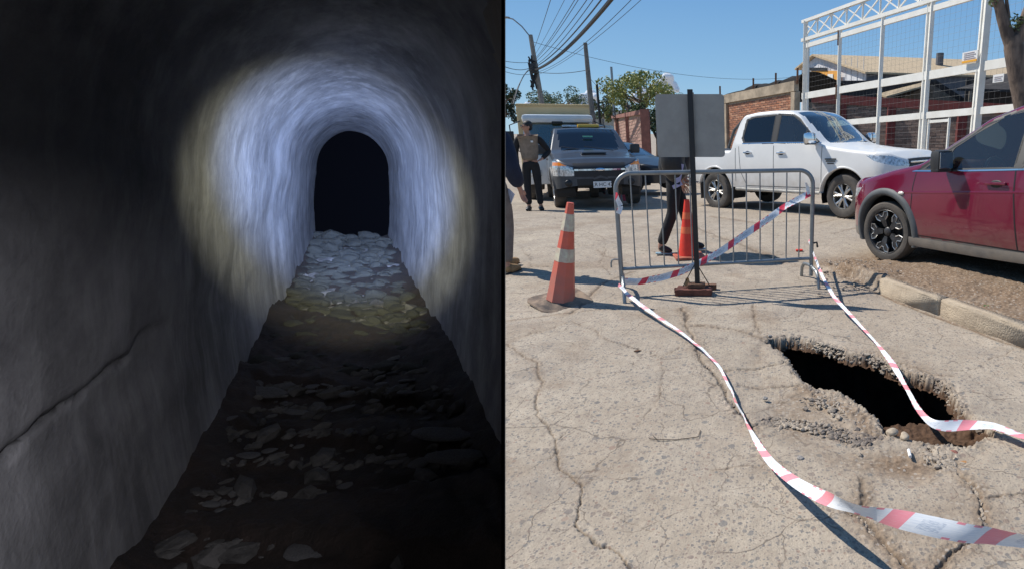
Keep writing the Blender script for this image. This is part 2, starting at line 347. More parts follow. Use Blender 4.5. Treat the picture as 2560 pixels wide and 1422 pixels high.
    tag(link('ground', me), kind='structure')
def attr(n, name):
    a = n.nodes.new('ShaderNodeAttribute'); a.attribute_name = name; return a.outputs['Fac']
def mixc(n, f, a, b):
    m = n.nodes.new('ShaderNodeMix'); m.data_type = 'RGBA'
    for i, v in ((0, f), (6, a), (7, b)):
        if isinstance(v, tuple): m.inputs[i].default_value = (*v, 1)
        elif isinstance(v, (int, float)): m.inputs[i].default_value = v
        else: n.links.new(v, m.inputs[i])
    return m.outputs[2]
def mth(n, op, a, b=0.0, clamp=False):
    m = n.nodes.new('ShaderNodeMath'); m.operation = op; m.use_clamp = clamp
    for i, v in ((0, a), (1, b)):
        if isinstance(v, (int, float)): m.inputs[i].default_value = v
        else: n.links.new(v, m.inputs[i])
    return m.outputs[0]
def noise(n, vec, sc, det=5, rough=.6):
    t = n.nodes.new('ShaderNodeTexNoise'); t.inputs['Scale'].default_value = sc; t.inputs['Detail'].default_value = det; t.inputs['Roughness'].default_value = rough
    n.links.new(vec, t.inputs['Vector']); return t.outputs[0]
def ramp(n, f, a, b, c0=0., c1=1.):
    m = n.nodes.new('ShaderNodeMapRange'); m.inputs[1].default_value = a; m.inputs[2].default_value = b; m.inputs[3].default_value = c0; m.inputs[4].default_value = c1
    n.links.new(f, m.inputs[0]); return m.outputs[0]
def road_material(far=False):
    m = bpy.data.materials.new('worn aggregate concrete'); m.use_nodes = True; n = m.node_tree; b = n.nodes['Principled BSDF']
    tc = n.nodes.new('ShaderNodeTexCoord'); v = tc.outputs['Object']
    wv = n.nodes.new('ShaderNodeVectorMath'); wv.operation = 'ADD'; n.links.new(v, wv.inputs[0])
    nn = n.nodes.new('ShaderNodeTexNoise'); nn.inputs['Scale'].default_value = 45; n.links.new(v, nn.inputs['Vector'])
    sc = n.nodes.new('ShaderNodeVectorMath'); sc.operation = 'SCALE'; sc.inputs[3].default_value = .012; n.links.new(nn.outputs['Color'], sc.inputs[0]); n.links.new(sc.outputs[0], wv.inputs[1]); vw = wv.outputs[0]
    big = noise(n, v, .8, 7, .6); mid = noise(n, v, 5.5, 6, .65); fine = noise(n, v, 130, 3, .6)
    col = mixc(n, ramp(n, big, .3, .7), (.37, .305, .235), (.50, .425, .335))
    col = mixc(n, ramp(n, mid, .42, .70, 0, .55), col, (.29, .235, .18))
    col = mixc(n, ramp(n, fine, .35, .75, 0, .35), col, (.19, .155, .125))
    hgt = fine
    patch = noise(n, v, 1.7, 8, .7); col = mixc(n, ramp(n, patch, .50, .66, 0, .42), col, (.27, .235, .20)); patch2 = noise(n, v, .45, 6, .65); col = mixc(n, ramp(n, patch2, .5, .68, 0, .4), col, (.50, .42, .31))
    oil = noise(n, v, 1.1, 3, .5); col = mixc(n, ramp(n, oil, .60, .72, 0, .38), col, (.17, .145, .125)); grit = noise(n, v, 14, 7, .75); col = mixc(n, ramp(n, grit, .52, .68, 0, .35), col, (.24, .19, .15)); col = mixc(n, ramp(n, grit, .46, .34, 0, .3), col, (.55, .47, .37))
    # hairline crazing, only in tired patches
    wv2 = n.nodes.new('ShaderNodeVectorMath'); wv2.operation = 'ADD'; nn2 = n.nodes.new('ShaderNodeTexNoise'); nn2.inputs['Scale'].default_value = 3.2; nn2.inputs['Detail'].default_value = 8; n.links.new(v, nn2.inputs['Vector'])
    sc2 = n.nodes.new('ShaderNodeVectorMath'); sc2.operation = 'SCALE'; sc2.inputs[3].default_value = .38; n.links.new(nn2.outputs['Color'], sc2.inputs[0]); n.links.new(v, wv2.inputs[0]); n.links.new(sc2.outputs[0], wv2.inputs[1])
    for sc3, wid, th in ((1.5, .009, .46), (3.4, .013, .50), (7.5, .02, .57)):
        ve = n.nodes.new('ShaderNodeTexVoronoi'); ve.voronoi_dimensions = '2D'; ve.feature = 'DISTANCE_TO_EDGE'; ve.inputs['Scale'].default_value = sc3; n.links.new(wv2.outputs[0], ve.inputs['Vector'])
        ln_ = ramp(n, ve.outputs['Distance'], wid*.3, wid, 1, 0); gate_ = ramp(n, noise(n, v, sc3*.9, 5, .6), th-.05, th+.06)
        col = mixc(n, mth(n, 'MULTIPLY', mth(n, 'MULTIPLY', ln_, gate_), .72), col, (.12, .095, .075))
    for scale, cut, prob, seed in ((75, .33, .42, 0), (42, .36, .28, 3), (19, .30, .09, 7)):
        vo = n.nodes.new('ShaderNodeTexVoronoi'); vo.voronoi_dimensions = '2D'; vo.inputs['Scale'].default_value = scale
        mp = n.nodes.new('ShaderNodeMapping'); mp.inputs['Location'].default_value = (seed, seed*1.7, 0); n.links.new(vw, mp.inputs[0]); n.links.new(mp.outputs[0], vo.inputs['Vector'])
        sx = n.nodes.new('ShaderNodeSeparateColor'); n.links.new(vo.outputs['Color'], sx.inputs[0])
        cutr = mth(n, 'ADD', mth(n, 'MULTIPLY', sx.outputs[2], cut*.5), cut*.6)
        msk = mth(n, 'MULTIPLY', mth(n, 'LESS_THAN', vo.outputs['Distance'], cutr), mth(n, 'LESS_THAN', sx.outputs[0], prob))
        rc = n.nodes.new('ShaderNodeValToRGB'); el = rc.color_ramp.elements; el[0].color = (.115, .115, .12, 1); el[1].color = (.40, .33, .26, 1)
        for p, c in ((.3, (.17, .165, .16)), (.55, (.22, .17, .14)), (.75, (.15, .165, .165)), (.9, (.26, .17, .13))):
            e = el.new(p); e.color = (*c, 1)
        n.links.new(sx.outputs[1], rc.inputs[0])
        col = mixc(n, mth(n, 'MULTIPLY', msk, .68), col, rc.outputs[0])
    if not far:
        dn = noise(n, v, 38, 6, .7)
        dirtc = mixc(n, ramp(n, dn, .35, .65), (.13, .088, .058), (.30, .215, .145))
        vo = n.nodes.new('ShaderNodeTexVoronoi'); vo.inputs['Scale'].default_value = 48; n.links.new(vw, vo.inputs['Vector'])
        sx = n.nodes.new('ShaderNodeSeparateColor'); n.links.new(vo.outputs['Color'], sx.inputs[0])
        peb = mth(n, 'MULTIPLY', mth(n, 'LESS_THAN', vo.outputs['Distance'], .4), mth(n, 'LESS_THAN', sx.outputs[0], .25))
        dirtc = mixc(n, mth(n, 'MULTIPLY', peb, .8), dirtc, (.38, .33, .28))
        dm = mth(n, 'MULTIPLY', attr(n, 'dirt'), ramp(n, mid, .25, .55, .65, 1.1), True)
        col = mixc(n, dm, col, dirtc)
        col = mixc(n, mth(n, 'MULTIPLY', attr(n, 'crack'), .6), col, (.10, .075, .055))
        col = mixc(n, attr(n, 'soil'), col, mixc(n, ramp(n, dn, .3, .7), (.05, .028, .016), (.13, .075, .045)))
        bp = n.nodes.new('ShaderNodeBump'); bp.inputs['Strength'].default_value = .55; bp.inputs['Distance'].default_value = .006
        n.links.new(mth(n, 'ADD', fine, mth(n, 'MULTIPLY', dn, .6)), bp.inputs['Height']); n.links.new(bp.outputs[0], b.inputs['Normal'])
    n.links.new(col, b.inputs['Base Color']); b.inputs['Roughness'].default_value = .93; b.inputs['Specular IOR Level'].default_value = .25
    return m
M['road'] = road_material(); M['farground'] = road_material(True)
make_street()
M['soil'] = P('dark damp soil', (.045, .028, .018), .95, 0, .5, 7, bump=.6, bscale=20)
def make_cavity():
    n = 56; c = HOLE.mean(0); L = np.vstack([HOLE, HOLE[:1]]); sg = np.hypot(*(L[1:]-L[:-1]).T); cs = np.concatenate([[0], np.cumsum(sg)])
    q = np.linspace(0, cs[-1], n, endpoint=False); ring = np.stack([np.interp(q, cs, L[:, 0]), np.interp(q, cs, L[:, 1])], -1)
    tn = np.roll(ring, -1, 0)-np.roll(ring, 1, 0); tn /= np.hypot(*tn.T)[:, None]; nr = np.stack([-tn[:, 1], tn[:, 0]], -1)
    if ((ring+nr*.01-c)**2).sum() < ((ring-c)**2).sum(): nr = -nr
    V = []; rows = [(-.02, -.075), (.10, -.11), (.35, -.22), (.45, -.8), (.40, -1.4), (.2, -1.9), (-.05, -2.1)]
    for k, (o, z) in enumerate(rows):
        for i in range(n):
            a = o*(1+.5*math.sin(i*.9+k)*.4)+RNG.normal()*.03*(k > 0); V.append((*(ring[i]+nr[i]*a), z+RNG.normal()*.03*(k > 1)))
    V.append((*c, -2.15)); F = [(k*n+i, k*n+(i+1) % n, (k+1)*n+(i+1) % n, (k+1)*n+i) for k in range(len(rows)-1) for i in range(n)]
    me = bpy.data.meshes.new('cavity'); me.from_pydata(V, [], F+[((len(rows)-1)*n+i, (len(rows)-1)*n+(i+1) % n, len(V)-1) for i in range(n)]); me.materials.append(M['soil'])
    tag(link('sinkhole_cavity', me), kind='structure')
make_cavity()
# ------------------------------------------------------------------ stones
def stone_mesh(name, mat, seed, sub=1, flat=.6, rough=.25, smooth=False):
    bm = bmesh.new(); bmesh.ops.create_icosphere(bm, subdivisions=sub, radius=1); rr = random.Random(seed)
    off = [rr.uniform(0, 40) for _ in range(3)]
    from mathutils import noise as mn
    for v in bm.verts:
        k = 1+rough*2*mn.noise(Vector((v.co.x+off[0], v.co.y+off[1], v.co.z+off[2]))*1.0)+rough*.5*mn.noise(v.co*3+Vector(off))
        v.co = Vector((v.co.x*k, v.co.y*k*.8, v.co.z*k*flat))
    me = bpy.data.meshes.new(name); bm.to_mesh(me); bm.free(); me.materials.append(mat)
    me.polygons.foreach_set('use_smooth', [smooth]*len(me.polygons)); return me
M['stone'] = P('pale rubble stone', (.42, .35, .27), .9, 0, 0, 3, col2=(.16, .13, .11), bump=.4, bscale=8)
M['stone2'] = P('grey pebble', (.27, .25, .23), .8, 0, .35, 2)
M['stone3'] = P('rounded buff pebble', (.42, .34, .25), .75, 0, .2, 2)
SV = [stone_mesh('stone', M['stone'], i, 2 if i < 3 else 1, .65, .33) for i in range(8)]
def scatter_stuff(name, n, sample, mat, kind='stuff', label=None, cat=None, zf=None):
    base = [(np.array([v.co[:] for v in me.vertices]), np.array([p.vertices[:] for p in me.polygons])) for me in SV[3:]]
    VV = []; FF = []; k = 0
    for i in range(n):
        p = sample(i)
        if p is None: continue
        x, y, z, r = p; bv, bf = base[i % len(base)]; a = RNG.uniform(0, 6.28); ca, sa = math.cos(a), math.sin(a)
        v = bv*np.array([r, r*RNG.uniform(.6, 1), r*RNG.uniform(.5, .9)]); v = np.stack([v[:, 0]*ca-v[:, 1]*sa, v[:, 0]*sa+v[:, 1]*ca, v[:, 2]], -1)+[x, y, z]
        VV.append(v); FF.append(bf+k); k += len(bv)
    return tag(link(name, npmesh(name, np.vstack(VV), np.vstack(FF), [mat])), label, cat, None, kind)
def along(pts, jit):
    L = pxl(pts); sg = np.hypot(*(L[1:]-L[:-1]).T); cs = np.concatenate([[0], np.cumsum(sg)])
    def f():
        q = RNG.uniform(0, cs[-1]); return np.array([np.interp(q, cs, L[:, 0]), np.interp(q, cs, L[:, 1])])+RNG.normal(0, jit, 2)
    return f
hl = [tuple(p) for p in []]
rimpx = [(1911, 846), (1960, 838), (2008, 842), (2062, 857), (2130, 878), (2181, 884), (2219, 906), (2252, 920), (2303, 931), (2345, 943), (2379, 965), (2404, 1008), (2438, 1045), (2480, 1068)]
lowpx = [(1949, 872), (1970, 901), (2003, 950), (2037, 971), (2096, 979), (2130, 996), (2155, 1017), (2197, 1055), (2206, 1089), (2240, 1093), (2324, 1108), (2396, 1115)]
SRC = [(along(rimpx, .016), .36, (.005, .022)), (along(lowpx, .025), .22, (.005, .02)),
       (along([(1875, 1062), (1960, 1048), (2060, 1066), (2160, 1100), (2200, 1090)], .03), .14, (.004, .017)),
       (along([(2310, 1112), (2370, 1155), (2420, 1200), (2450, 1260), (2462, 1310)], .03), .10, (.005, .02)),
       (along([(2110, 1280), (2160, 1310), (2200, 1360), (2260, 1410)], .025), .05, (.004, .012)),
       (along([(1737, 868), (1765, 915), (1798, 950), (1831, 1000), (1880, 1065)], .03), .06, (.003, .011)),
       (along([(2030, 990), (2100, 1010), (2150, 1040), (2185, 1070)], .05), .13, (.005, .02))]
def samp(i):
    u = RNG.random(); a = 0
    for f, pr, (r0, r1) in SRC:
        a += pr
        if u < a or f is SRC[-1][0]:
            x, y = f(); r = r0+(r1-r0)*1.35*RNG.random()**2.6; ins_ = inside(np.array([x]), np.array([y]), HOLE)[0]
            if ins_:
                d = seg_dist(np.array([x]), np.array([y]), np.vstack([HOLE, HOLE[:1]]))[0]
                if d > .03: return None
                return x, y, -.02-d*2, r
            return x, y, r*.15-.015, r
scatter_stuff('rubble', 5200, samp, M['stone'], label='broken concrete crumbs and gravel round the rim of the sinkhole', cat='rubble')
def samp2(i):
    c = G(2110, 688)[:2] if RNG.random() < .45 else (G(2165, 705)[:2] if RNG.random() < .5 else G(2330, 745, .13)[:2]); 
    x, y = c+RNG.normal(0, 1, 2)*np.array([.13, .28]); t = (x-K0[0])*KD[0]+(y-K0[1])*KD[1]; s = (x-K0[0])*KN[0]+(y-K0[1])*KN[1]
    if s < .1 and t > -.05: return None
    if s > .1 and t > 0: return x, y, .13, .004+.011*RNG.random()**2
    return x, y, .0+.135*max(0, min(1, (t+1.5)/1.5))*(s > .1)+.02, .005+.022*RNG.random()**2
scatter_stuff('gravel', 700, samp2, M['stone'], label='loose gravel heaped at the broken end of the kerb', cat='gravel')
for i, (X, Y, r) in enumerate([(2230, 1083, .034), (2262, 1093, .030)]):
    p = G(X, Y); o = link('pebble', stone_mesh('pebble', M['stone3'], 30+i, 3, .6, .12, True)); o.location = (p[0], p[1], .008); o.scale = (r, r, r); o.rotation_euler[2] = .4+i
    tag(o, ['smooth buff pebble on the near rim of the sinkhole, left of a pair', 'smooth buff pebble on the near rim of the sinkhole, right of a pair'][i], 'pebble', 'pair of pebbles on the rim')
for i, (X, Y, r, mt, lb) in enumerate([(2387, 1124, .022, 'brick', 'reddish stone just below the near rim of the sinkhole'), (2410, 1148, .016, 'amb', 'small orange stone among grey rubble below the sinkhole'),
      (2415, 1172, .026, 'stone2', 'dark grey cobble in the rubble line below the orange stone'), (1913, 996, .016, 'stone2', 'small dark pebble alone on the slab left of the sinkhole'), (2000, 1146, .018, 'stone2', 'dark pebble beside the yellow green leaf'),
      (2080, 1022, .026, 'stone', 'pale broken lump on the crumbled slab left of the sinkhole'), (2438, 1262, .022, 'stone2', 'dark cobble at the lower right edge of the broken slab'), (1925, 840, .016, 'stone2', 'small stone at the far left tip of the sinkhole'),
      (2150, 1130, .02, 'stone', 'flat crumb of concrete on the dirt below the sinkhole'), (2355, 790, .0, '', '')]):
    if not mt: continue
    if mt == 'brick': mm = P('red brown stone', (.24, .10, .075), .85, 0, .2, 3)
    elif mt == 'amb': mm = P('orange stone', (.42, .21, .08), .85, 0, .2, 3)
    else: mm = M[mt]
    p = G(X, Y); o = link('stone', stone_mesh('stone', mm, 60+i, 2, .65, .2)); o.location = (p[0], p[1], r*.2-.02*(X > 2000)); o.scale = (r, r, r); tag(o, lb, 'stone')
# butt, leaf, twigs, dry leaf
b = MB(); p = G(2274, 1133); b.tube([(p[0]-.004, p[1]-.028, .002), (p[0]+.002, p[1]+.028, .004)], .0075, 10)
tag(b.build('paper_roll', P('white paper', (.8, .79, .76), .8)), 'small white paper roll lying on the dirt below the sinkhole', 'litter')
def leaf(X, Y, L, col, lb, a, z=.0):
    p = G(X, Y, z); b = MB(); V = []; 
    for j in range(5):
        t = j/4; wd = .35*L*math.sin(math.pi*min(.98, t+.03)); V += [(t*L, -wd, .004+.006*math.sin(t*3)), (t*L, 0, .001), (t*L, wd, .006)]
    b.add(V, [(j*3+k, j*3+3+k, j*3+4+k, j*3+1+k) for j in range(4) for k in range(2)])
    o = b.build('fallen_leaf', P('leaf', col, .7, 0, .2, 60), None, True); o.location = (p[0], p[1], z+.003); o.rotation_euler[2] = a; tag(o, lb, 'leaf'); return o
leaf(2004, 1157, .05, (.32, .33, .06), 'yellow green fallen leaf on the slab left of the sinkhole', .3, -.02)
leaf(1585, 880, .05, (.16, .08, .04), 'curled brown dry leaf on the pavement left of the long tape', .4)
leaf(2462, 768, .06, (.05, .13, .03), 'small green weed leaf on the dirt behind the kerb', .9, .13)
b = MB()
tw = [G(1623, 1097), G(1645, 1101), G(1690, 1100), G(1746, 1094), G(1751, 1076)]
b.tube([(q[0], q[1], .004+.003*(i % 2)) for i, q in enumerate(tw)], .0022, 5); b.tube([(tw[1][0], tw[1][1], .005), tuple(G(1632, 1090)[:2])+(.006,)], .0015, 5)
tag(b.build('twig', P('twig bark', (.07, .05, .035), .9)), 'thin bent dry twig lying on the pavement left of the tape', 'twig')
b = MB(); q = G(1930, 1150); b.tube([(q[0], q[1], .0), (q[0]+.008, q[1]-.05, .012), (q[0]+.004, q[1]-.09, .002)], .003, 5)
tag(b.build('twig', P('twig bark', (.09, .05, .035), .9)), 'short brown twig under the left warning tape', 'twig')
# ------------------------------------------------------------------ kerb
kr = thing('kerb', 'pale concrete kerb along the dirt verge under the red car', 'kerb', (K0[0], K0[1], 0), 0); kr['kind'] = 'structure'
LK = [0, .78, 1.72, 2.66, 3.6, 4.54]
ang = math.atan2(KD[1], KD[0])
for i in range(5):
    l = LK[i+1]-LK[i]-.004; bm = bmesh.new(); bmesh.ops.create_cube(bm, size=1)
    for v in bm.verts: v.co = Vector((v.co.x*l, v.co.y*.13*(1 if v.co.z < 0 else .86), v.co.z*.25))
    bmesh.ops.subdivide_edges(bm, edges=bm.edges[:], cuts=1); bmesh.ops.bevel(bm, geom=[e for e in bm.edges if e.is_boundary or (len(e.link_faces) == 2 and e.calc_face_angle() > .8)], offset=.009, segments=2, affect='EDGES')
    bmesh.ops.subdivide_edges(bm, edges=[e for e in bm.edges if e.calc_length() > .1], cuts=5, use_grid_fill=True)
    from mathutils import noise as mn
    for v in bm.verts: v.co += Vector([mn.noise(v.co*14+Vector((i*9, k*5, 0)))*.007 for k in range(3)])
    me = bpy.data.meshes.new('kerb_stone'); bm.to_mesh(me); bm.free(); me.materials.append(M['kerb']); me.polygons.foreach_set('use_smooth', [True]*len(me.polygons))
    o = link('kerb_stone', me, kr); c = KD*(LK[i]+l/2)+KN*(.068+random.uniform(-.003, .003)); o.location = (c[0], c[1], .018+random.uniform(-.004, .004)); o.rotation_euler[2] = ang+random.uniform(-.006, .006)
# ================================================================== THE TORCH_FILL-LIT TUNNEL (built small; shell and partition added to keep street daylight out)
TS = 0.13; ZE = 13.5*TS; HW = 92/FP*ZE; CRN = 104/FP*ZE; FLR = -168/FP*ZE
def axis(zc): return CC+zc*ray(880, 432)
SLA = (1264-PX)/FP                                   # the added partition's own bearing
def rock_mat(name, c1, c2, stretch=(1, 1, .35), scale=40, bump=.5, blot=None):
    m = bpy.data.materials.new(name); m.use_nodes = True; n = m.node_tree; b = n.nodes['Principled BSDF']; tc = n.nodes.new('ShaderNodeTexCoord')
    rt0 = n.nodes.new('ShaderNodeVectorRotate'); rt0.rotation_type = 'Z_AXIS'; rt0.inputs['Angle'].default_value = R(-36); n.links.new(tc.outputs['Object'], rt0.inputs['Vector']); mp = n.nodes.new('ShaderNodeMapping'); mp.inputs['Scale'].default_value = stretch; n.links.new(rt0.outputs[0], mp.inputs[0]); v = mp.outputs[0]
    a = noise(n, v, scale, 8, .7); c = noise(n, v, scale*.22, 6, .6); f = noise(n, v, scale*4, 4, .7)
    col = mixc(n, ramp(n, a, .3, .72), c1, c2); col = mixc(n, ramp(n, c, .4, .65, 0, .6), col, tuple(x*.45 for x in c1))
    sm2 = n.nodes.new('ShaderNodeMapping'); sm2.inputs['Scale'].default_value = (1, .5, .07); n.links.new(rt0.outputs[0], sm2.inputs[0]); stk = noise(n, sm2.outputs[0], 55, 5, .65); col = mixc(n, ramp(n, stk, .48, .72, 0, .38), col, tuple(min(1, x*1.35) for x in c2)); stk2 = noise(n, sm2.outputs[0], 30, 5, .65); col = mixc(n, ramp(n, stk2, .52, .72, 0, .5), col, tuple(x*.5 for x in c1))
    col = mixc(n, mth(n, 'MULTIPLY', attr(n, 'crack'), .9), col, (.01, .01, .012))
    if blot: col = mixc(n, ramp(n, noise(n, v, scale*.5, 5, .6), .5, .62, 0, .8), col, blot)
    n.links.new(col, b.inputs['Base Color']); b.inputs['Roughness'].default_value = .85
    bp = n.nodes.new('ShaderNodeBump'); bp.inputs['Strength'].default_value = bump; bp.inputs['Distance'].default_value = .004
    n.links.new(mth(n, 'ADD', a, mth(n, 'MULTIPLY', f, .35)), bp.inputs['Height']); n.links.new(bp.outputs[0], b.inputs['Normal']); return m
M['twall'] = rock_mat('tunnel render', (.17, .17, .18), (.55, .55, .57), (1, .35, .5), 24, .3)
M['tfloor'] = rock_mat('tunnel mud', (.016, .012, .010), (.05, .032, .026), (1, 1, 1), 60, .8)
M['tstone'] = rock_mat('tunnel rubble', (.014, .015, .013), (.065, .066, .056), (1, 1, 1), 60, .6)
M['tblack'] = P('unlit dark', (.0025, .0025, .003), 1.0, spec=0)  # black standing in for unlit depth and the shaded partition
M['shell'] = P('cast concrete', (.33, .30, .26), .9, 0, .2, 3, bump=.3)
def section(n=216):
    # floor left corner, up the left wall, over the arch, down the right wall
    pts = []
    hs = HW*.98
    for i in range(n+1):
        t = i/n
        if t < .32: q = t/.32; pts.append((-HW*(.97+.06*math.sin(q*3.1)), FLR+(0-FLR)*q))
        elif t > .68: q = (t-.68)/.32; pts.append((HW*(.97+.06*math.sin((1-q)*3.1)), (FLR-0)*q))
        else: a = math.pi*(1-(t-.32)/.36); pts.append((HW*.98*math.cos(a), CRN*math.sin(a)**.92))
    return pts
def tunnel():
    root = tag(bpy.data.objects.new('tunnel', None), 'narrow arched tunnel with pale rendered walls and a rubble floor, lit by a torch', 'tunnel'); COL.objects.link(root); root['kind'] = 'structure'
    sec = section(); ns = len(sec); zs = np.concatenate([np.linspace(-.12, .5, 120, endpoint=False), np.linspace(.5, ZE, 130)])
    V = np.zeros((len(zs), ns, 3)); sa = np.array(sec); CK = np.zeros((len(zs), ns))
    for i, zc in enumerate(zs):
        A = axis(zc); ln = np.arange(ns)/ns
        wx = sa[:, 0].copy(); wy = sa[:, 1].copy()
        nrm = np.stack([wx/HW, wy/CRN*(wy > 0)], -1); k = np.hypot(nrm[:, 0], nrm[:, 1])+1e-6; nrm /= k[:, None]
        d = .0052*fbm(ln*9+1, np.full(ns, zc*3.0), 3)+.0005*fbm(ln*50, np.full(ns, zc*11), 3)+.003*fbm(ln*5, np.full(ns, zc*6), 3)
        # block courses in the lower walls: a broken ledge line rising away from the lens
        cw = (-.0965+.013*fbm(np.array([zc*24]), np.array([2.]), 5)[0]+.002*fbm(ln*60, np.full(ns, zc*80), 2)); ck = np.where((wx < 0), np.exp(-((wy-cw)/(.0016+.0035*max(0, .28-zc)*8*abs(vnoise(np.array([zc*60]), np.array([5.]))[0]*2)))**2), 0)*float(sstep(.40, .26, zc)); lg = .006*ck+np.where((wx < 0) & (wy < cw), .0035, 0)*float(sstep(.40, .26, zc)); CK[i] = ck
        V[i] = A+(wx+nrm[:, 0]*(d+lg))[:, None]*CR+(wy+nrm[:, 1]*d)[:, None]*CU
    # keep only what lies on the tunnel's own side of the partition
    rel = V-CC; zc_ = rel@CF; a_ = rel@CR; lim = SLA*zc_-.0008
    over = a_ > lim; V = V+(np.minimum(lim-a_, 0)[..., None])*CR
    idx = np.arange(len(zs)*ns).reshape(len(zs), ns); F = np.stack([idx[:-1, :-1], idx[1:, :-1], idx[1:, 1:], idx[:-1, 1:]], -1).reshape(-1, 4)
    F = F[~over.ravel()[F].all(1)]
    wme = npmesh('tunnel_wall', V.reshape(-1, 3), F, [M['twall']], True); at_ = wme.attributes.new('crack', 'FLOAT', 'POINT'); at_.data.foreach_set('value', CK.ravel().astype(np.float32)); link('tunnel_wall', wme, root)
    # floor with ledges
    us = np.linspace(-1.12, 1.12, 90); zf = np.concatenate([np.linspace(-.12, .7, 200, endpoint=False), np.linspace(.7, ZE, 90)]); U, Z = np.meshgrid(us, zf)
    h = FLR+.006*fbm(U*4, Z*26, 4)+.003*fbm(U*14, Z*90, 3)+.010*np.tanh((fbm(U*.6, Z*7+U*.4, 2))*6)*.5
    h = h+np.where(np.abs(U) > .7, (np.abs(U)-.7)*.05*(1+.6*fbm(Z*22, U*3, 3)), 0)+(.012*sstep(.535, .55, Z+.02*U)-.013*sstep(.36, .37, Z-.025*U)+.010*sstep(.30, .308, Z+.02*U)+.008*sstep(.44, .45, Z+.03*U)-.012*sstep(.47, .50, Z))*(1-sstep(.72, .95, np.abs(U)))
    A = CC+Z[..., None]*ray(880, 432); Vf = A+(U*HW)[..., None]*CR+h[..., None]*CU
    rel = Vf-CC; lim = SLA*(rel@CF)-.0008; ov = (rel@CR) > lim; Vf = Vf+np.minimum(lim-(rel@CR), 0)[..., None]*CR
    i2 = np.arange(U.size).reshape(U.shape); F = np.stack([i2[:-1, :-1], i2[:-1, 1:], i2[1:, 1:], i2[1:, :-1]], -1).reshape(-1, 4); F = F[~ov.ravel()[F].all(1)]
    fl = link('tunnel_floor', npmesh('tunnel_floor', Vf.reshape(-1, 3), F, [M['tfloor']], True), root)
    # added black end: darkness of the unlit far tunnel put into the colour
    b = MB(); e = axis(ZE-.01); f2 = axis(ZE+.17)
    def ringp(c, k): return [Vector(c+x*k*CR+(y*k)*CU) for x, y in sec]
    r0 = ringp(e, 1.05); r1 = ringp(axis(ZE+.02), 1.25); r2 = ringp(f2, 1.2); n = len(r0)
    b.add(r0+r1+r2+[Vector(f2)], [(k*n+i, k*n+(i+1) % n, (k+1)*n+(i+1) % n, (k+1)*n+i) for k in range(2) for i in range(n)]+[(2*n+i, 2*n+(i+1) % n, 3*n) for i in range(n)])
    b.build('dark_end', M['tblack'], root)
    # added outer shell keeping daylight out (six-sided prism, clear of the slot plane)
    b = MB(); t = .028; prof = [(-HW-t, FLR-t), (HW+t, FLR-t), (HW+t, .06), (HW*.55, CRN+t), (-HW*.55, CRN+t), (-HW-t, .06)]
    z0, z1 = -.15, ZE+.2; rings = []
    for zc in np.concatenate([[z0], np.linspace(z0+.02, z1, 60)]):
        A = CC+zc*ray(880, 432); rg = []
        for x, y in prof:
            p = A+x*CR+y*CU; r_ = p-CC; l_ = SLA*(r_@CF)-.0004; a = r_@CR
            if a > l_: p = p+(l_-a)*CR
            rg.append(Vector(p))
        rings.append(rg)
    n = 6; vs = [p for rg in rings for p in rg]; fs = []
    for k in range(len(rings)-1):
        for i in range(n):
            q = (k*n+i, k*n+(i+1) % n, (k+1)*n+(i+1) % n, (k+1)*n+i)
            clipped = all(((np.array(vs[j])-CC)@CR) > SLA*((np.array(vs[j])-CC)@CF)-.0006 for j in q)
            if not clipped: fs.append(q)
    fs += [tuple(range(n-1, -1, -1)), tuple(range((len(rings)-1)*n, len(rings)*n))]
    b.add(vs, fs); b.build('light_shell', M['shell'], root)
    # added partition keeping daylight out, knife-edged round the slot, dark in its colour
    b = MB(); H0, H1 = FLR-t, CRN+t; ap = .030; off = .00003
    dirv = CF+SLA*CR; 
    def wedge(za, zb, ba, bb, ta, tb):
        P0 = []
        for zc, th in ((za, ta), (zb, tb)):
            for bz in (ba, bb):
                base = CC+zc*(CF+SLA*CR)+CU*(bz+zc*.1965)-off*CR
                if abs(zc) <= ap+1e-9: base = CC+zc*(CF+SLA*CR)+CU*bz-off*CR
                P0 += [Vector(base), Vector(base-th*CR)]
        a0, a0t, a1, a1t, b0, b0t, b1, b1t = P0
        b.add([a0, a0t, a1t, a1, b0, b0t, b1t, b1], [(0, 1, 2, 3), (4, 7, 6, 5), (0, 4, 5, 1), (3, 2, 6, 7), (0, 3, 7, 4), (1, 5, 6, 2)]); b.m[-2] = 1
    wedge(ap, .52, H0-.01, H1+.01, .00002, .004); wedge(-.16, -ap, H0, H1+.06, .004, .0003)
    wedge(-ap, ap, ap, H1+.01, .0003, .0003); wedge(-ap, ap, H0-.01, -ap, .0003, .0003)
    b.build('light_partition', [M['tblack'], P('outer concrete', (.30, .27, .23), 1, 0, .2, 3, spec=0)], root)
    # post that carries it
    b = MB(); a = axis(.75); b.box((a[0], a[1], (a[2]+FLR)/2-.03), (.16, .16, a[2]+FLR-.02)); b.build('pier', M['shell'], root)
    # rubble stones on the floor
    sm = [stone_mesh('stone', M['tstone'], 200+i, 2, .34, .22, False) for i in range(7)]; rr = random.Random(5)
    M['tslab'] = rock_mat('tunnel slab', (.06, .06, .065), (.17, .17, .175), (1, 1, 1), 60, .5); sml = [stone_mesh('stone', M['tslab'], 300+i, 2, .34, .2, True) for i in range(5)]
    def put(zc, u, r, sx=1, sz=1, dz=0, rot=None, sm=sm):
        A = CC+zc*ray(880, 432)+u*HW*CR+(FLR+dz)*CU; o = link('stone', rr.choice(sm), fl); o.location = A; o.scale = (r*sx, r, r*sz); o.rotation_euler = (rr.uniform(-.2, .2), rr.uniform(-.2, .2), rr.uniform(-.5, .5) if rot is None else rot)
    z = .60
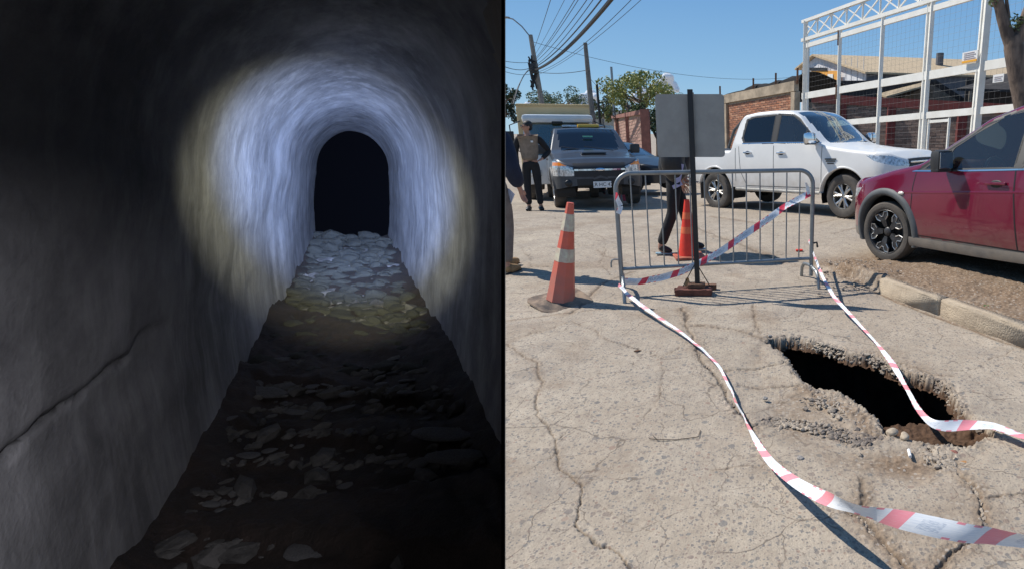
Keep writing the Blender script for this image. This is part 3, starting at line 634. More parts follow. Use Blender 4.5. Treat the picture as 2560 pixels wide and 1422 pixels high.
    while z < ZE*.99:
        r = .0115*(.8+.5*(z-.6)/1.1); u = -.86+rr.uniform(0, .1)
        while u < .86:
            s_ = rr.uniform(.75, 1.5); put(z+rr.uniform(-.02, .02), u, r*s_, rr.uniform(.9, 1.5), rr.uniform(1.1, 2.3), dz=.002+.022*(z-.6)/1.1*rr.random()); u += r*s_*rr.uniform(2.2, 3.2)/HW
        z += r*2.3
    for X, Y, r, sx, sz in [(640, 990, .012, 3.0, .4), (870, 995, .0072, 1.2, .9), (955, 970, .0065, 1, .9), (1018, 960, .007, 1.3, .6), (1015, 990, .006, 1.5, .5), (780, 975, .006, 1.4, .5), (815, 970, .005, 1.2, .6), (680, 1050, .005, 1, .8),
          (675, 1138, .006, 1, .7), (620, 1150, .007, 1.3, .6), (748, 1128, .0045, 1, .8), (1110, 1095, .0155, 1.9, .45), (1130, 1155, .0155, 1.5, .55), (1050, 1170, .0075, 1.2, .6), (1005, 1150, .004, 1, .8), (985, 1168, .005, 1.4, .6),
          (865, 1228, .005, 1.2, .7), (935, 1285, .0045, 1, .7), (550, 1290, .0035, 1, .8), (780, 1400, .009, 1.7, .6), (1010, 1240, .006, 1, .7), (1085, 1238, .005, 1.2, .6), (600, 1370, .004, 1.2, .7), (1060, 1220, .004, 1, .7), (530, 1275, .004, 1.4, .7), (1010, 1280, .005, 1.3, .6), (890, 1330, .005, 1.3, .6), (700, 1330, .006, 1.3, .6), (1180, 1300, .006, 1.3, .6), (1100, 1350, .007, 1.3, .6), (560, 1060, .006, 2, .5), (740, 1040, .006, 2, .5), (860, 1030, .006, 2, .5)]:
        r_ = ray(X, Y); # meets the floor plane of the tunnel
        d0 = ray(880, 432); k = -FLR/ (d0@CU-r_@CU); u = (k*(r_@CR)-k*(d0@CR))/HW; put(k, u, r*.9, sx, sz, .004, rr.uniform(-.15, .15), sml)
    # fine rubble and grit over the whole floor, in uneven rows
    M['tgrit'] = rock_mat('tunnel grit', (.03, .028, .027), (.15, .145, .14), (1, 1, 1), 60, .6); bs = [(np.array([v.co[:] for v in me.vertices]), np.array([p.vertices[:] for p in me.polygons])) for me in SV[3:]]; VV = []; FF = []; kk = 0
    for i in range(1500):
        zc = .24+1.3*rr.random()**1.6; row = round(zc/.045)*.045 if rr.random() < .6 else zc; zc = row+rr.uniform(-.006, .006); u = rr.uniform(-.9, .95); r = rr.uniform(.0012, .0045)*(1+1.2*(rr.random() < .12))*(.7+zc)
        o0 = CC+zc*ray(880, 432)+(u*HW)*CR+(FLR+.002)*CU; 
        if (o0-CC)@CR > SLA*((o0-CC)@CF)-.01: continue
        bv, bf = bs[i % len(bs)]; a = rr.uniform(0, 6.28); ca, sa2 = math.cos(a), math.sin(a); v = bv*np.array([r*rr.uniform(1, 1.8), r, r*rr.uniform(.5, 1.1)]); v = np.stack([v[:, 0]*ca-v[:, 1]*sa2, v[:, 0]*sa2+v[:, 1]*ca, v[:, 2]], -1)+o0; VV.append(v); FF.append(bf+kk); kk += len(bv)
    o = link('rubble', npmesh('rubble', np.vstack(VV), np.vstack(FF), [M['tgrit']]), fl); o['kind'] = 'stuff'
    # the torch: blue-white core, warm rim; then two added fills
    def spot(nm, X, Y, deg, en, col, blend, sx):
        l = bpy.data.lights.new(nm, 'SPOT'); l.energy = en; l.color = col; l.spot_size = R(deg); l.spot_blend = blend; l.shadow_soft_size = .002
        o = bpy.data.objects.new(nm, l); COL.objects.link(o); o.location = Vector(CC-.004*CR+.002*CU-.003*CF); o.scale = (sx, 1, 1)
        d = Vector(ray(X, Y)).normalized(); o.rotation_euler = d.to_track_quat('-Z', 'Y').to_euler()
    spot('torch_beam', 884, 475, 20.5, TORCH_FILL[0], (.33, .50, 1.0), .8, .80)
    spot('torch_rim', 884, 525, 24.4, TORCH_FILL[1], (1.0, .97, .70), .55, .80)
    spot('wall_fill', 20, 1300, 46, TORCH_FILL[3], (.95, .93, 1.0), 1.0, 1.0)  # added fill aimed at the lower left wall, not part of the torch
    l = bpy.data.lights.new('low_fill', 'POINT'); l.energy = TORCH_FILL[2]; l.color = (.93, .93, 1); l.shadow_soft_size = .01  # added weak fill, low beside the left wall
    o = bpy.data.objects.new('low_fill', l); COL.objects.link(o); o.location = Vector(CC-.055*CR-.135*CU+.05*CF)
TORCH_FILL = (430, 70, .11, 2.3)  # energies of the torch core and rim, then of the added fills
tunnel()
# ================================================================== FENCES, WALLS, BUILDINGS
def W2(X, Y, y): return Vector(D(X, Y, y))
def z0(x, y): return float(streetz(np.array([x]), np.array([y]))[0])
# --- tall white gate fence, running away to the left; it steps down with the street
FD = np.array([-.600, 1.0]); FD /= np.hypot(*FD); F0 = D(2003, 300, 20.0)[:2]; FSL = -.040
def fz(z, t): return z+FSL*t                         # t: metres from the left post, negative towards the lens
def fpt(t, z, off=0.0): q = F0+FD*t+np.array([FD[1], -FD[0]])*off*-1; return Vector((q[0], q[1], fz(z, t)))
def f_t(X):                                           # where the line of sight at column X crosses the fence
    a = (X-PX)/FP*(cp+sp*(PY-300)/FP)                  # x/y of that column near the horizon
    return (a*F0[1]-F0[0])/(FD[0]-a*FD[1])
def zfit(X, Y):
    t = f_t(X); q = F0+FD*t; return D(X, Y, q[1])[2]-FSL*t
gate = thing('gate_fence', 'tall white steel gate fence with wire mesh and truss top beside the white pickup', 'fence', (F0[0], F0[1], 0))
ZL = zfit(2008, 98); ZT = zfit(2003, 53); ZM = zfit(2007, 240); ZB = zfit(2300, 288)
tn = f_t(2680)
M['wire'] = P('mesh wire', (.10, .10, .10), .6)
def fb(name, segs, w, h, mat='white'):
    b = MB()
    for p, q in segs: b.beam(p, q, w, h)
    return b.build(name, M[mat], gate, world=True)
TX = [2003, 2080, 2174, 2281, 2403, 2545, 2640]
tt = [f_t(x) for x in TX]
for i, t in enumerate(tt):
    wd = .145 if i in (0, 4) else .10
    top = ZT if i == 0 else ZL-.05
    fb('post', [(fpt(t, -.6), fpt(t, top))], wd, .12)
    if i == 0: fb('post', [(fpt(t-.17, -.6), fpt(t-.17, ZL-.03))], .07, .08)
    if i in (3, 4): fb('post', [(fpt(t+.14, -.6), fpt(t+.14, ZL-.05))], .06, .08)
fb('rail', [(fpt(0, ZL), fpt(tn, ZL))], .12, .10); fb('rail', [(fpt(-.1, ZL-.20), fpt(tn, ZL-.20))], .08, .13); fb('rail', [(fpt(0, ZT), fpt(tn, ZT))], .11, .09)
fb('rail', [(fpt(-.05, ZM), fpt(tn, ZM))], .07, .2); fb('rail', [(fpt(-.05, ZB), fpt(tn, ZB))], .07, .16)
b = MB(); step = .72; k = 0; t = -.1
while t > tn+step:
    b.beam(fpt(t-step, ZL+.05), fpt(t-step, ZT-.05), .05); b.beam(fpt(t, ZL+.05), fpt(t-step, ZT-.05), .035); b.beam(fpt(t, ZT-.05), fpt(t-step, ZL+.05), .035, .03); t -= step
o = b.build('truss', M['white'], gate, world=True)
td0, td1 = f_t(2286), f_t(2338)
fb('door_frame', [(fpt(td0-.08, -.5), fpt(td0-.08, ZB-.1)), (fpt(td1, -.5), fpt(td1, ZB-.1)), (fpt(td0-.08, ZB-.16), fpt(td1, ZB-.16))], .05, .07)
b = MB()
for i in range(len(tt)-1):
    a, c = tt[i]-.09, tt[i+1]+.09
    for za, zb_ in ((ZM+.1, ZL-.28), (ZB+.08, ZM-.1), (-.3, ZB-.08)):
        n = int((zb_-za)/.15); m_ = int((a-c)/.15)
        for j in range(1, n): b.tube([fpt(a, za+(zb_-za)*j/n), fpt(c, za+(zb_-za)*j/n)], .0024, 3, False)
        for j in range(1, m_): b.tube([fpt(a+(c-a)*j/m_, za), fpt(a+(c-a)*j/m_, zb_)], .002, 3, False)
o = b.build('wire_mesh', M['wire'], gate, world=True); o['kind'] = 'stuff'
b = MB(); 
for X, Y, c in ((2080, 95, 0), (2079, 230, 0)):
    b = MB(); t = f_t(X); z = zfit(X, Y); b.beam(fpt(t, z-.22, .068), fpt(t, z+.2, .068), .06, .01); b.build('rust_patch', M['rust'], gate, world=True)
def fence_board(X0, X1, Y0, Y1, lb, orange):
    t0, t1 = f_t(X0), f_t(X1); za, zb_ = zfit((X0+X1)/2, Y1), zfit((X0+X1)/2, Y0); c = fpt((t0+t1)/2, (za+zb_)/2, .10)
    th = thing('notice_board', lb, 'sign', c); b = MB()
    P4 = [fpt(t0, za, .1), fpt(t1, za, .1), fpt(t1, zb_, .1), fpt(t0, zb_, .1)]; P5 = [fpt(t0, za, .115), fpt(t1, za, .115), fpt(t1, zb_, .115), fpt(t0, zb_, .115)]
    b.add(P4+P5, [(0, 1, 2, 3), (7, 6, 5, 4), (0, 4, 5, 1), (1, 5, 6, 2), (2, 6, 7, 3), (3, 7, 4, 0)]); b.build('panel', P('sign white', (.75, .74, .72), .5), th, world=True)
    b = MB(); h = zb_-za
    for j in range(4 if orange else 3):
        zz = za+h*(.36+.17*j) if orange else za+h*(.25+.22*j)
        b.beam(fpt(t0+(t1-t0)*.12, zz, .12), fpt(t0+(t1-t0)*(.88-.1*(j % 2)), zz, .12), .012, h*.045)
    b.build('lettering', P('faded print', (.42, .36, .38), .6), th, world=True)['kind'] = 'stuff'
    if orange:
        b = MB(); b.beam(fpt(t0+(t1-t0)*.02, za+h*.12, .12), fpt(t0+(t1-t0)*.98, za+h*.12, .12), .012, h*.2); b.build('orange_band', P('sign orange', (.8, .38, .03), .5), th, world=True)
fence_board(2363, 2397, 130, 158, 'white notice board with an orange lower band, upper one on the gate mesh', True)
fence_board(2437, 2461, 187, 207, 'small pale pink notice board lower on the gate mesh near the tree', False)
# --- brick walls: bricks as pieces
BR = [P('clay brick', c, .9, 0, .18, 9, bump=.3) for c in ((.40, .17, .095), (.33, .145, .085), (.46, .235, .145), (.28, .13, .085))]
DBR = [P('dark brick', c, .9, 0, .2, 9) for c in ((.19, .135, .11), (.14, .10, .085), (.23, .165, .135))]
M['mortar'] = P('mortar', (.36, .29, .22), .95, 0, .2, 8); M['dmortar'] = P('dark mortar', (.17, .14, .125), .95, 0, .2, 8)
def brick_wall(root, p0, p1, zb0, zb1, zt0, zt1, mats, mortar, bl=.32, bh=.085, gap=.018, th=.16, limit=300, name='brick', stuffname='brickwork'):
    p0 = Vector((*p0, 0)); p1 = Vector((*p1, 0)); L = (p1-p0).length; u = (p1-p0)/L; nrm = Vector((u.y, -u.x, 0))
    if nrm.y > 0: nrm = -nrm
    b = MB(); P8 = []
    for q, zb, zt in ((p0, zb0, zt0), (p1, zb1, zt1)):
        for s in (0, -th):
            for z in (zb, zt): P8.append(Vector((q.x+nrm.x*s, q.y+nrm.y*s, z)))
    b.add(P8, [(0, 1, 5, 4), (2, 6, 7, 3), (1, 3, 7, 5), (0, 4, 6, 2), (0, 2, 3, 1), (4, 5, 7, 6)]); b.build('mortar_core', mortar, root, world=True)
    mes = []
    for m in mats:
        bb = MB(); bb.bbox((0, 0, 0), (bl-gap, .03, bh-gap), .006); mes.append(bb.mesh(name, m))
    st = MB(); st_n = 0; cnt = 0; rr = random.Random(3); a = math.atan2(u.y, u.x); rows = int((max(zt0, zt1)-min(zb0, zb1))/bh)+1
    cand = []
    for r in range(rows):
        off = bl/2*(r % 2); k = int(L/bl)+2
        for i in range(k):
            s = i*bl-off+bl/2
            if s < bl*.3 or s > L-bl*.3: continue
            f = s/L; z = zb0+(zb1-zb0)*f+bh*(r+.5)
            if z+bh*.5 > zt0+(zt1-zt0)*f: continue
            cand.append((s, z))
    cam_ = Vector((0, 0, CH)); cand.sort(key=lambda c: (p0+u*c[0]+Vector((0, 0, c[1]))-cam_).length if c[1] > 1.0 else 1e3+c[0])
    core = []
    for i, (s, z) in enumerate(cand):
        c = p0+u*s+nrm*(.004+rr.uniform(-.004, .006))+Vector((0, 0, z))
        if i < limit:
            o = link(name, rr.choice(mes), root); o.location = c-root.location; o.rotation_euler = (0, rr.uniform(-.012, .012), a)
        else:
            st.cur = rr.randrange(len(mats)); d = (bl-gap, .03, bh-gap); st.box(c, d, Matrix.Rotation(a, 3, 'Z'))
    if st.v:
        o = st.build(stuffname, mats, root, world=True); o['kind'] = 'stuff'
# near clay wall left of the gate: runs with the street
def wall_line(Xa, Xb, ya, vpd=FD):                   # from column Xa at distance ya, along the street, to column Xb
    a = D(Xa, 300, ya)[:2]; k = (Xb-PX)/FP*(cp+sp*(PY-300)/FP); t = (k*a[1]-a[0])/(vpd[0]-k*vpd[1]); return a, a+vpd*t
wa, wb = wall_line(1990, 1762, 21.0)
zt_a = D(1990, 203, wa[1])[2]; zt_b = D(1812, 241, wall_line(1990, 1812, 21.0)[1][1])[2]
sl_ = (zt_b-zt_a)/np.hypot(*(wall_line(1990, 1812, 21.0)[1]-wa)); Lw = np.hypot(*(wb-wa)); zt_b = zt_a+sl_*Lw
br = thing('brick_wall', 'clay brick wall with concrete cap beam and black shade cloth behind the white pickup', 'wall', (wa[0], wa[1], z0(*wa)))
bt = .34
brick_wall(br, wa, wb, z0(*wa)-.2, z0(*wb)-.2, zt_a-bt, zt_b-bt, BR, M['mortar'])
def wbeam(p, q, z0_, z1_, w, nm, mat, root, h):
    b = MB(); b.beam((p[0], p[1], z0_), (q[0], q[1], z1_), w, h); return b.build(nm, mat, root, world=True)
M['beam'] = P('weathered beam', (.36, .29, .21), .95, 0, .3, 2.5)
wbeam(wa, wb, zt_a-bt/2, zt_b-bt/2, .2, 'cap_beam', M['beam'], br, bt)
uw = (wb-wa)/Lw
for s in (.06, 5.3, 10.6):
    q = wa+uw*s; z_ = zt_a+sl_*s; b = MB(); b.box((q[0], q[1], (z_-bt)/2-.2), (.24, .24, z_-bt+.4-.05), Matrix.Rotation(math.atan2(uw[1], uw[0]), 3, 'Z')); b.build('pier', M['beam'], br, world=True)
# shade cloth hung on posts over the wall
sc_ = thing('shade_cloth', 'ragged black shade cloth stretched on posts along the top of the brick wall', 'shade cloth', (wa[0], wa[1], zt_a)); V = []; n = 60; CB = np.array([uw[1], -uw[0]]); CB = CB if CB[1] > 0 else -CB
for i in range(n+1):
    s = -.12+(Lw*1.02+.12)*i/n; q = wa+uw*s; zb_ = zt_a+sl_*s-.02; f = max(0, 1-s/(Lw*1.0)); hgt = (.50*f+.10)*(.85+.5*fbm(np.array([s*.9]), np.array([3.]), 3)[0]) if s > 0 else .5
    for j, (o_, h_) in enumerate(((.05, 0), (.1, .4), (.3, .62), (.9, .60), (2.6, -.35+.1*math.sin(s*3)))): V.append((*(q+CB*o_), zb_+hgt*h_*(1+.12*math.sin(s*7+j))))
b = MB(); b.add(V, [(i*5+j, i*5+5+j, i*5+6+j, i*5+1+j) for i in range(n) for j in range(4)]); b.build('cloth', P('black shade net', (.008, .008, .009), .95), sc_, True, True)
for X in (1986, 1937, 1886, 1810, 1748):
    q = wall_line(1990, X, 21.0)[1]; s = np.hypot(*(q-wa)); z_ = zt_a+sl_*s; b = MB(); b.beam((q[0], q[1], z_-.1), (q[0], q[1], z_+.42), .07); b.build('post', M['rust'], sc_, world=True)
dr = thing('dark_roof', 'black sagging sheet roof just inside the gate beside the end of the brick wall', 'roof', tuple(D(2030, 300, 25.)))
pts = [Vector(D(2006, 226, 24.)), Vector(D(2112, 226, 25.5)), Vector(D(2104, 214, 26.5)), Vector(D(2045, 196, 26.)), Vector(D(2006, 188, 25.5))]
b = MB(); b.add(pts+[p+Vector((0, .3, .12)) for p in pts], [(4, 3, 2, 1, 0), (5, 6, 7, 8, 9)]+[(i, (i+1) % 5, 5+(i+1) % 5, 5+i) for i in range(5)]); b.build('sheet', P('black sheet', (.012, .011, .011), .95), dr, world=True)
for X in (2012, 2100): p = D(X, 222, 25.); b = MB(); b.beam((p[0], p[1], -1.), (p[0], p[1], p[2]), .12); b.build('post', M['rust'], dr, world=True)
# dark brick yard wall behind the gate
ya_, yb_ = D(2030, 300, 33.)[:2], D(2600, 300, 27.)[:2]
yw = thing('yard_wall', 'long dark brick wall with maroon columns and cap seen through the gate mesh', 'wall', (ya_[0], ya_[1], 0))
zt1, zt2 = D(2030, 236, ya_[1])[2], D(2600, 266, yb_[1])[2]
brick_wall(yw, ya_, yb_, -1.2, -1.0, zt1-.45, zt2-.45, DBR, M['dmortar'], bl=.42, bh=.14, limit=300)
M['maroon'] = P('maroon paint', (.12, .022, .02), .8, 0, .25, 3)
wbeam(ya_, yb_, zt1-.22, zt2-.22, .24, 'cap_beam', M['maroon'], yw, .46)
for X in (2090, 2203, 2366, 2520):
    k = (X-2030)/570; q = ya_+(yb_-ya_)*0; a = (X-PX)/FP*(cp+sp*(PY-300)/FP); d_ = yb_-ya_; t = (a*ya_[1]-ya_[0])/(d_[0]-a*d_[1]); q = ya_+d_*t
    b = MB(); b.box((q[0], q[1]-.04, (zt1+(zt2-zt1)*t-.45)/2-.6), (.42, .30, zt1+(zt2-zt1)*t-.45+1.2)); b.build('column', M['maroon'], yw, world=True)
# red panel wall far left of the sign
pa, pb = D(1612, 300, 27.)[:2], D(1534, 300, 41.)[:2]
rw = thing('panel_wall', 'red brick panel wall with end pillar below the leafy tree, left of the blank sign', 'wall', (pa[0], pa[1], 0)); zt1, zt2 = D(1612, 275, pa[1])[2], D(1534, 291, pb[1])[2]
M['redframe'] = P('red frame', (.24, .105, .08), .9, 0, .2, 3)
brick_wall(rw, pa, pb, -1.6, -2.0, zt1-.2, zt2-.2, [P('pink brick', c, .9, 0, .15, 5) for c in ((.38, .22, .17), (.33, .19, .15), (.42, .26, .20))], M['mortar'], bl=.5, bh=.17, gap=.03, limit=260)
wbeam(pa, pb, zt1-.1, zt2-.1, .3, 'cap_beam', M['redframe'], rw, .2)
for t, w_ in ((-.008, .36), (.42, .3), (.80, .3)):
    q = pa+(pb-pa)*t; b = MB(); b.box((q[0], q[1], (zt1+(zt2-zt1)*t)/2-.9), (w_, w_, zt1+(zt2-zt1)*t+1.8+.04)); b.build('pillar', M['redframe'], rw, world=True)
# corrugated metal fence left of it
mf = thing('metal_fence', 'dark grey corrugated metal fence between the dark pole and the red panel wall', 'fence', tuple(D(1500, 330, 40.))); pA, pB = D(1478, 300, 46.)[:2], D(1536, 300, 42.)[:2]; V = []; n = 40
ztm = D(1515, 297, 43.)[2]
for i in range(n+1):
    q = pA+(pB-pA)*i/n+np.array([0, .05*(i % 2)]); V += [(*q, -2.), (*q, ztm), (q[0], q[1]+.06, -2.), (q[0], q[1]+.06, ztm)]
b = MB(); b.add(V, [(i*4, i*4+4, i*4+5, i*4+1) for i in range(n)]+[(i*4+1, i*4+5, i*4+7, i*4+3) for i in range(n)]+[(i*4+2, i*4+3, i*4+7, i*4+6) for i in range(n)]); b.build('sheet', P('fence sheet', (.12, .13, .13), .6), mf, world=True)
for i in (0, n): q = pA+(pB-pA)*i/n; b = MB(); b.beam((q[0], q[1]-.1, -2), (q[0], q[1]-.1, ztm+.1), .12); b.build('post', M['galv'], mf, world=True)
# --- houses
def house(name, label, cat, Xl, Xr, y, zb_, eaveY, apX, apY, depth, wallm, roofm, sk=(0, 0), windows=(), dy=0):
    """front gable seen between columns Xl and Xr; the roof runs back by depth towards sk"""
    a = D(Xl, eaveY[0], y+dy); c = D(Xr, eaveY[1], y-dy); p = D(apX, apY, y+dy*(1-2*(apX-Xl)/(Xr-Xl))); root = thing(name, label, cat, (a[0], a[1], zb_)); bk = Vector((sk[0], sk[1], 0))
    A = Vector(a); C_ = Vector(c); Pk = Vector(p); A0 = Vector((A.x, A.y, zb_)); C0 = Vector((C_.x, C_.y, zb_))
    b = MB(); b.add([A0, C0, C_, Pk, A, A0+bk, C0+bk, C_+bk, Pk+bk, A+bk], [(0, 1, 2, 3, 4), (5, 9, 8, 7, 6), (0, 4, 9, 5), (1, 6, 7, 2)]); b.build('wall', wallm, root, world=True)
    u = (C_-A).normalized(); f = -bk.normalized()*.35; t = Vector((0, 0, .12))
    for nm, e, s in (('roof', C_, 1), ('roof', A, -1)):
        e2 = e+(e-Pk).normalized()*.4; b = MB(); q = [Pk+f+t*.3, e2+f+t*.3, e2+bk-f+t*.3, Pk+bk-f+t*.3]
        b.add(q+[v+t for v in q], [(0, 1, 2, 3), (7, 6, 5, 4), (0, 4, 5, 1), (1, 5, 6, 2), (2, 6, 7, 3), (3, 7, 4, 0)]); b.build(nm, roofm, root, world=True)
    return root, A, C_, Pk
M['beige'] = P('beige roof sheet', (.50, .38, .24), .8, 0, .12, 2, stretch=(6, .4, 1)); M['whitewall'] = P('white board siding', (.66, .66, .68), .8, 0, .08, 1.5)
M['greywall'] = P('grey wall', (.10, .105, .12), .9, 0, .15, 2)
# the hall: white gable, long beige roof to the right
ya = 44.0
hall, A, C_, Pk = house('white_hall', 'white gabled hall with long beige sheet roof and orange wall sign beyond the gate', 'building', 2004, 2166, ya, -1.5, (172, 184), 2041, 142, 0, M['whitewall'], M['beige'], (17.5, 4.5), (), 3.5)
wr = D(2600, 206, ya+1.6*1.0)
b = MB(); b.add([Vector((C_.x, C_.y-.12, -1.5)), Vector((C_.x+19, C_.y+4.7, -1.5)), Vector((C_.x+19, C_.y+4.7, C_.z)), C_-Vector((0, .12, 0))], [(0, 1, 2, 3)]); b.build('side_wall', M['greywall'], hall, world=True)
for i in range(12):
    b = MB(); q_ = A.lerp(C_, (i+.5)/12); b.beam((q_.x, q_.y-.02, 1.2), (q_.x, q_.y-.02, A.z+.1), .03, .03); b.build('cladding_strip', M['whitewall'], hall, world=True)
def quad_at(y, X0, X1, Y0, Y1, t=.06):
    p = [D(X0, Y1, y), D(X1, Y1, y), D(X1, Y0, y), D(X0, Y0, y)]; b = MB(); b.add([Vector(q) for q in p]+[Vector(q)+Vector((0, t, 0)) for q in p], [(0, 1, 2, 3), (7, 6, 5, 4), (0, 4, 5, 1), (1, 5, 6, 2), (2, 6, 7, 3), (3, 7, 4, 0)]); return b
def quad_at_g(off, X0, X1, Y0, Y1):                     # on the gable wall itself
    b = MB(); gn = Vector((C_.y-A.y, A.x-C_.x, 0)).normalized(); gn = gn if gn.y < 0 else -gn; o_ = A+gn*off; P_ = []
    for X, Y in ((X0, Y1), (X1, Y1), (X1, Y0), (X0, Y0)): r_ = Vector(ray(X, Y)); c0 = Vector(CC); P_.append(c0+r_*((o_-c0).dot(gn)/r_.dot(gn)))
    b.add(P_+[p+gn*-.05 for p in P_], [(0, 1, 2, 3), (7, 6, 5, 4), (0, 4, 5, 1), (1, 5, 6, 2), (2, 6, 7, 3), (3, 7, 4, 0)]); return b
quad_at_g(.25, 2028, 2098, 178, 208).build('orange_sign', P('orange sign', (.78, .36, .06), .6), hall, world=True)
quad_at_g(.30, 2069, 2082, 186, 206).build('sign_emblem', P('sign white', (.8, .78, .72), .6), hall, world=True)
quad_at_g(.30, 2018, 2068, 170, 178).build('awning', M['black'], hall, world=True)
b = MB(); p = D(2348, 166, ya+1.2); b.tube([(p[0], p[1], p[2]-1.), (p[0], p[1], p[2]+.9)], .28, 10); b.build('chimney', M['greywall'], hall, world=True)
M['tin'] = P('weathered tin', (.33, .26, .17), .85, 0, .3, 2); M['darktin'] = P('dark tin', (.035, .03, .028), .9, 0, .3, 3); M['planks'] = P('grey boards', (.16, .13, .10), .9, 0, .3, 3)
house('shed', 'small brown gabled shed roof just behind the maroon yard wall', 'shed', 2235, 2400, 36., -1.2, (250, 256), 2325, 208, 0, M['planks'], M['darktin'], (-5.5, .4))
q = D(2196, 243, 35.4); q2 = D(2330, 208, 35.4); b = MB(); b.add([Vector(q), Vector(D(2260, 243, 35.0)), Vector(D(2326, 213, 35.4)), Vector(q2)], [(0, 1, 2, 3)])
r_ = MB(); a_, c_, d_ = D(2192, 240, 36.), D(2326, 206, 36.), D(2300, 236, 34.5)
sh = thing('lean_to', 'buff lean-to roof sloping left from the small brown shed', 'shed', (a_[0], a_[1], -1)); e_ = D(2216, 246, 34.5)
for nm, pts in (('roof', [a_, e_, D(2320, 216, 34.5), c_]),):
    b = MB(); pts = [Vector(p) for p in pts]; b.add(pts+[p+Vector((0, 0, .1)) for p in pts], [(3, 2, 1, 0), (4, 5, 6, 7), (0, 1, 5, 4), (1, 2, 6, 5), (2, 3, 7, 6), (3, 0, 4, 7)]); b.build(nm, M['tin'], sh, world=True)
for p in (e_, D(2316, 216, 34.5)): b = MB(); b.beam((p[0], p[1]+.1, -1.5), (p[0], p[1]+.1, p[2]), .12); b.build('post', M['planks'], sh, world=True)
aw = thing('dark_shelter', 'dark open shelter with low slanting roof at the right behind the gate', 'shelter', tuple(D(2480, 300, 31.))); 
pts = [Vector(D(2392, 228, 31.)), Vector(D(2560, 232, 30.)), Vector(D(2640, 175, 34.)), Vector(D(2530, 186, 34.5)), ]
b = MB(); b.add(pts+[p+Vector((0, 0, .12)) for p in pts], [(3, 2, 1, 0), (4, 5, 6, 7), (0, 1, 5, 4), (1, 2, 6, 5), (2, 3, 7, 6), (3, 0, 4, 7)]); b.build('roof', M['darktin'], aw, world=True)
b = MB(); p, q = D(2410, 262, 34.), D(2660, 262, 34.); b.beam((p[0], p[1], 2.2), (q[0], q[1], 2.2), .1, 4.4); b.build('back_wall', M['darktin'], aw, world=True)
for X in (2425, 2545): p = D(X, 240, 30.8); b = MB(); b.beam((p[0], p[1], -1.2), (p[0], p[1], D(X, 229, 30.8)[2]), .14); b.build('post', M['planks'], aw, world=True)
house('cottage', 'small pale house with peaked roof far down the street behind the dark pole', 'house', 1496, 1548, 85., -2., (300, 300), 1524, 277, 0, P('cottage wall', (.45, .40, .34), .9), P('cottage roof', (.42, .32, .22), .85), (1, 8))
house('far_house', 'brown house with chimney far beyond the box truck at the left', 'house', 1296, 1362, 95., -2., (285, 285), 1330, 268, 0, P('brown wall', (.25, .18, .13), .9), P('brown roof', (.2, .13, .09), .85), (1, 8))
# ================================================================== POLES AND WIRES
def pole(name, label, X, Yt, y, r0, r1, mat, lean=0.0, Yb=None, cat='utility pole', group=None):
    tp = D(X, Yt, y); x0 = tp[0]+lean; zb_ = z0(x0, y)-.2; o = thing(name, label, cat, (x0, y, zb_), group=group)
    b = MB(); n = 6; b.tube([(x0-lean*i/n, y, zb_+(tp[2]-zb_)*i/n) for i in range(n+1)], [r0+(r1-r0)*i/n for i in range(n+1)], 8); b.build('post', mat, o, True, True); return o, Vector(tp)
p1, T1 = pole('utility_pole', 'concrete utility pole with tangled cables and a curved street lamp, left end of the street', 1326, 88, 46., .26, .16, M['concrete'], .75)
b = MB(); b.tube([T1+Vector((0, -.2, -.1)), T1+Vector((-.5, -.2, .55)), T1+Vector((-1.1, -.2, 1.05)), T1+Vector((-1.55, -.2, 1.15))], .05, 6); la = b.build('lamp_arm', M['galv'], p1, True, True)
b = MB(); b.ball(T1+Vector((-1.85, -.2, 1.17)), (.55, .16, .09), 10, 6); b.build('lamp_head', M['galv'], p1, True, True)
bx = MB(); rr = random.Random(8)
for i in range(16): bx.tube([T1+Vector((rr.uniform(-.3, .3)+.02*i, -.25, -1.2-rr.uniform(0, 2.4))), T1+Vector((rr.uniform(-.3, .4), -.3, -1.4-rr.uniform(0, 2.6)))], .06, 5)
bx.build('cable_tangle', M['cable'], p1, True, True)
b = MB(); b.bbox(T1+Vector((.15, -.3, -2.4)), (.5, .4, .7), .04); b.build('junction_box', M['plastic'], p1, world=True)
p2, T2 = pole('utility_pole', 'tall grey concrete utility pole standing right behind the grey pickup', 1463, 108, 40., .27, .13, P('grey concrete', (.17, .165, .15), .9, 0, .2, 3), .18)
p3, T3 = pole('utility_pole', 'thin dark pole just right of the tall concrete pole', 1492, 212, 44., .1, .09, M['black'], .1)
p4, T4 = pole('lattice_mast', 'slim lattice radio mast rising beside the leafy tree', 1528, 168, 60., .12, .12, M['galv'], .1, cat='mast')
for n_, (X, Y) in enumerate(((1440, 254), (1441, 272))):
    lp, TL = pole('street_lamp', ['distant street lamp left of the tall concrete pole, the upper', 'distant street lamp left of the tall concrete pole, the lower'][n_], X, Y, 75.+20*n_, .1, .07, M['galv'], 0, cat='street lamp', group='distant street lamps')
    b = MB(); b.ball(TL, (.45, .3, .12), 8, 5); b.build('lamp_head', M['plastic'], lp, True, True)
lp, TL = pole('street_lamp', 'distant street lamp on an arm right of the thin dark pole', 1530, 226, 58., .08, .06, M['galv'], 0, cat='street lamp', group='distant street lamps')
b = MB(); b.tube([TL, TL+Vector((-.6, 0, .02))], .04, 5); b.ball(TL+Vector((-.75, 0, 0)), (.35, .2, .1), 8, 5); b.build('lamp_head', M['plastic'], lp, True, True)
def wire(a, c, sag, r, lb, group='overhead wires'):
    a = Vector(a); c = Vector(c); b = MB(); n = 28; pts = []
    for i in range(n+1):
        t = i/n; p = a.lerp(c, t); p.z -= sag*4*t*(1-t); pts.append(p)
    b.tube(pts, r, 5); o = b.build('overhead_wire', M['cable'], None, True); tag(o, lb, 'cable', group)
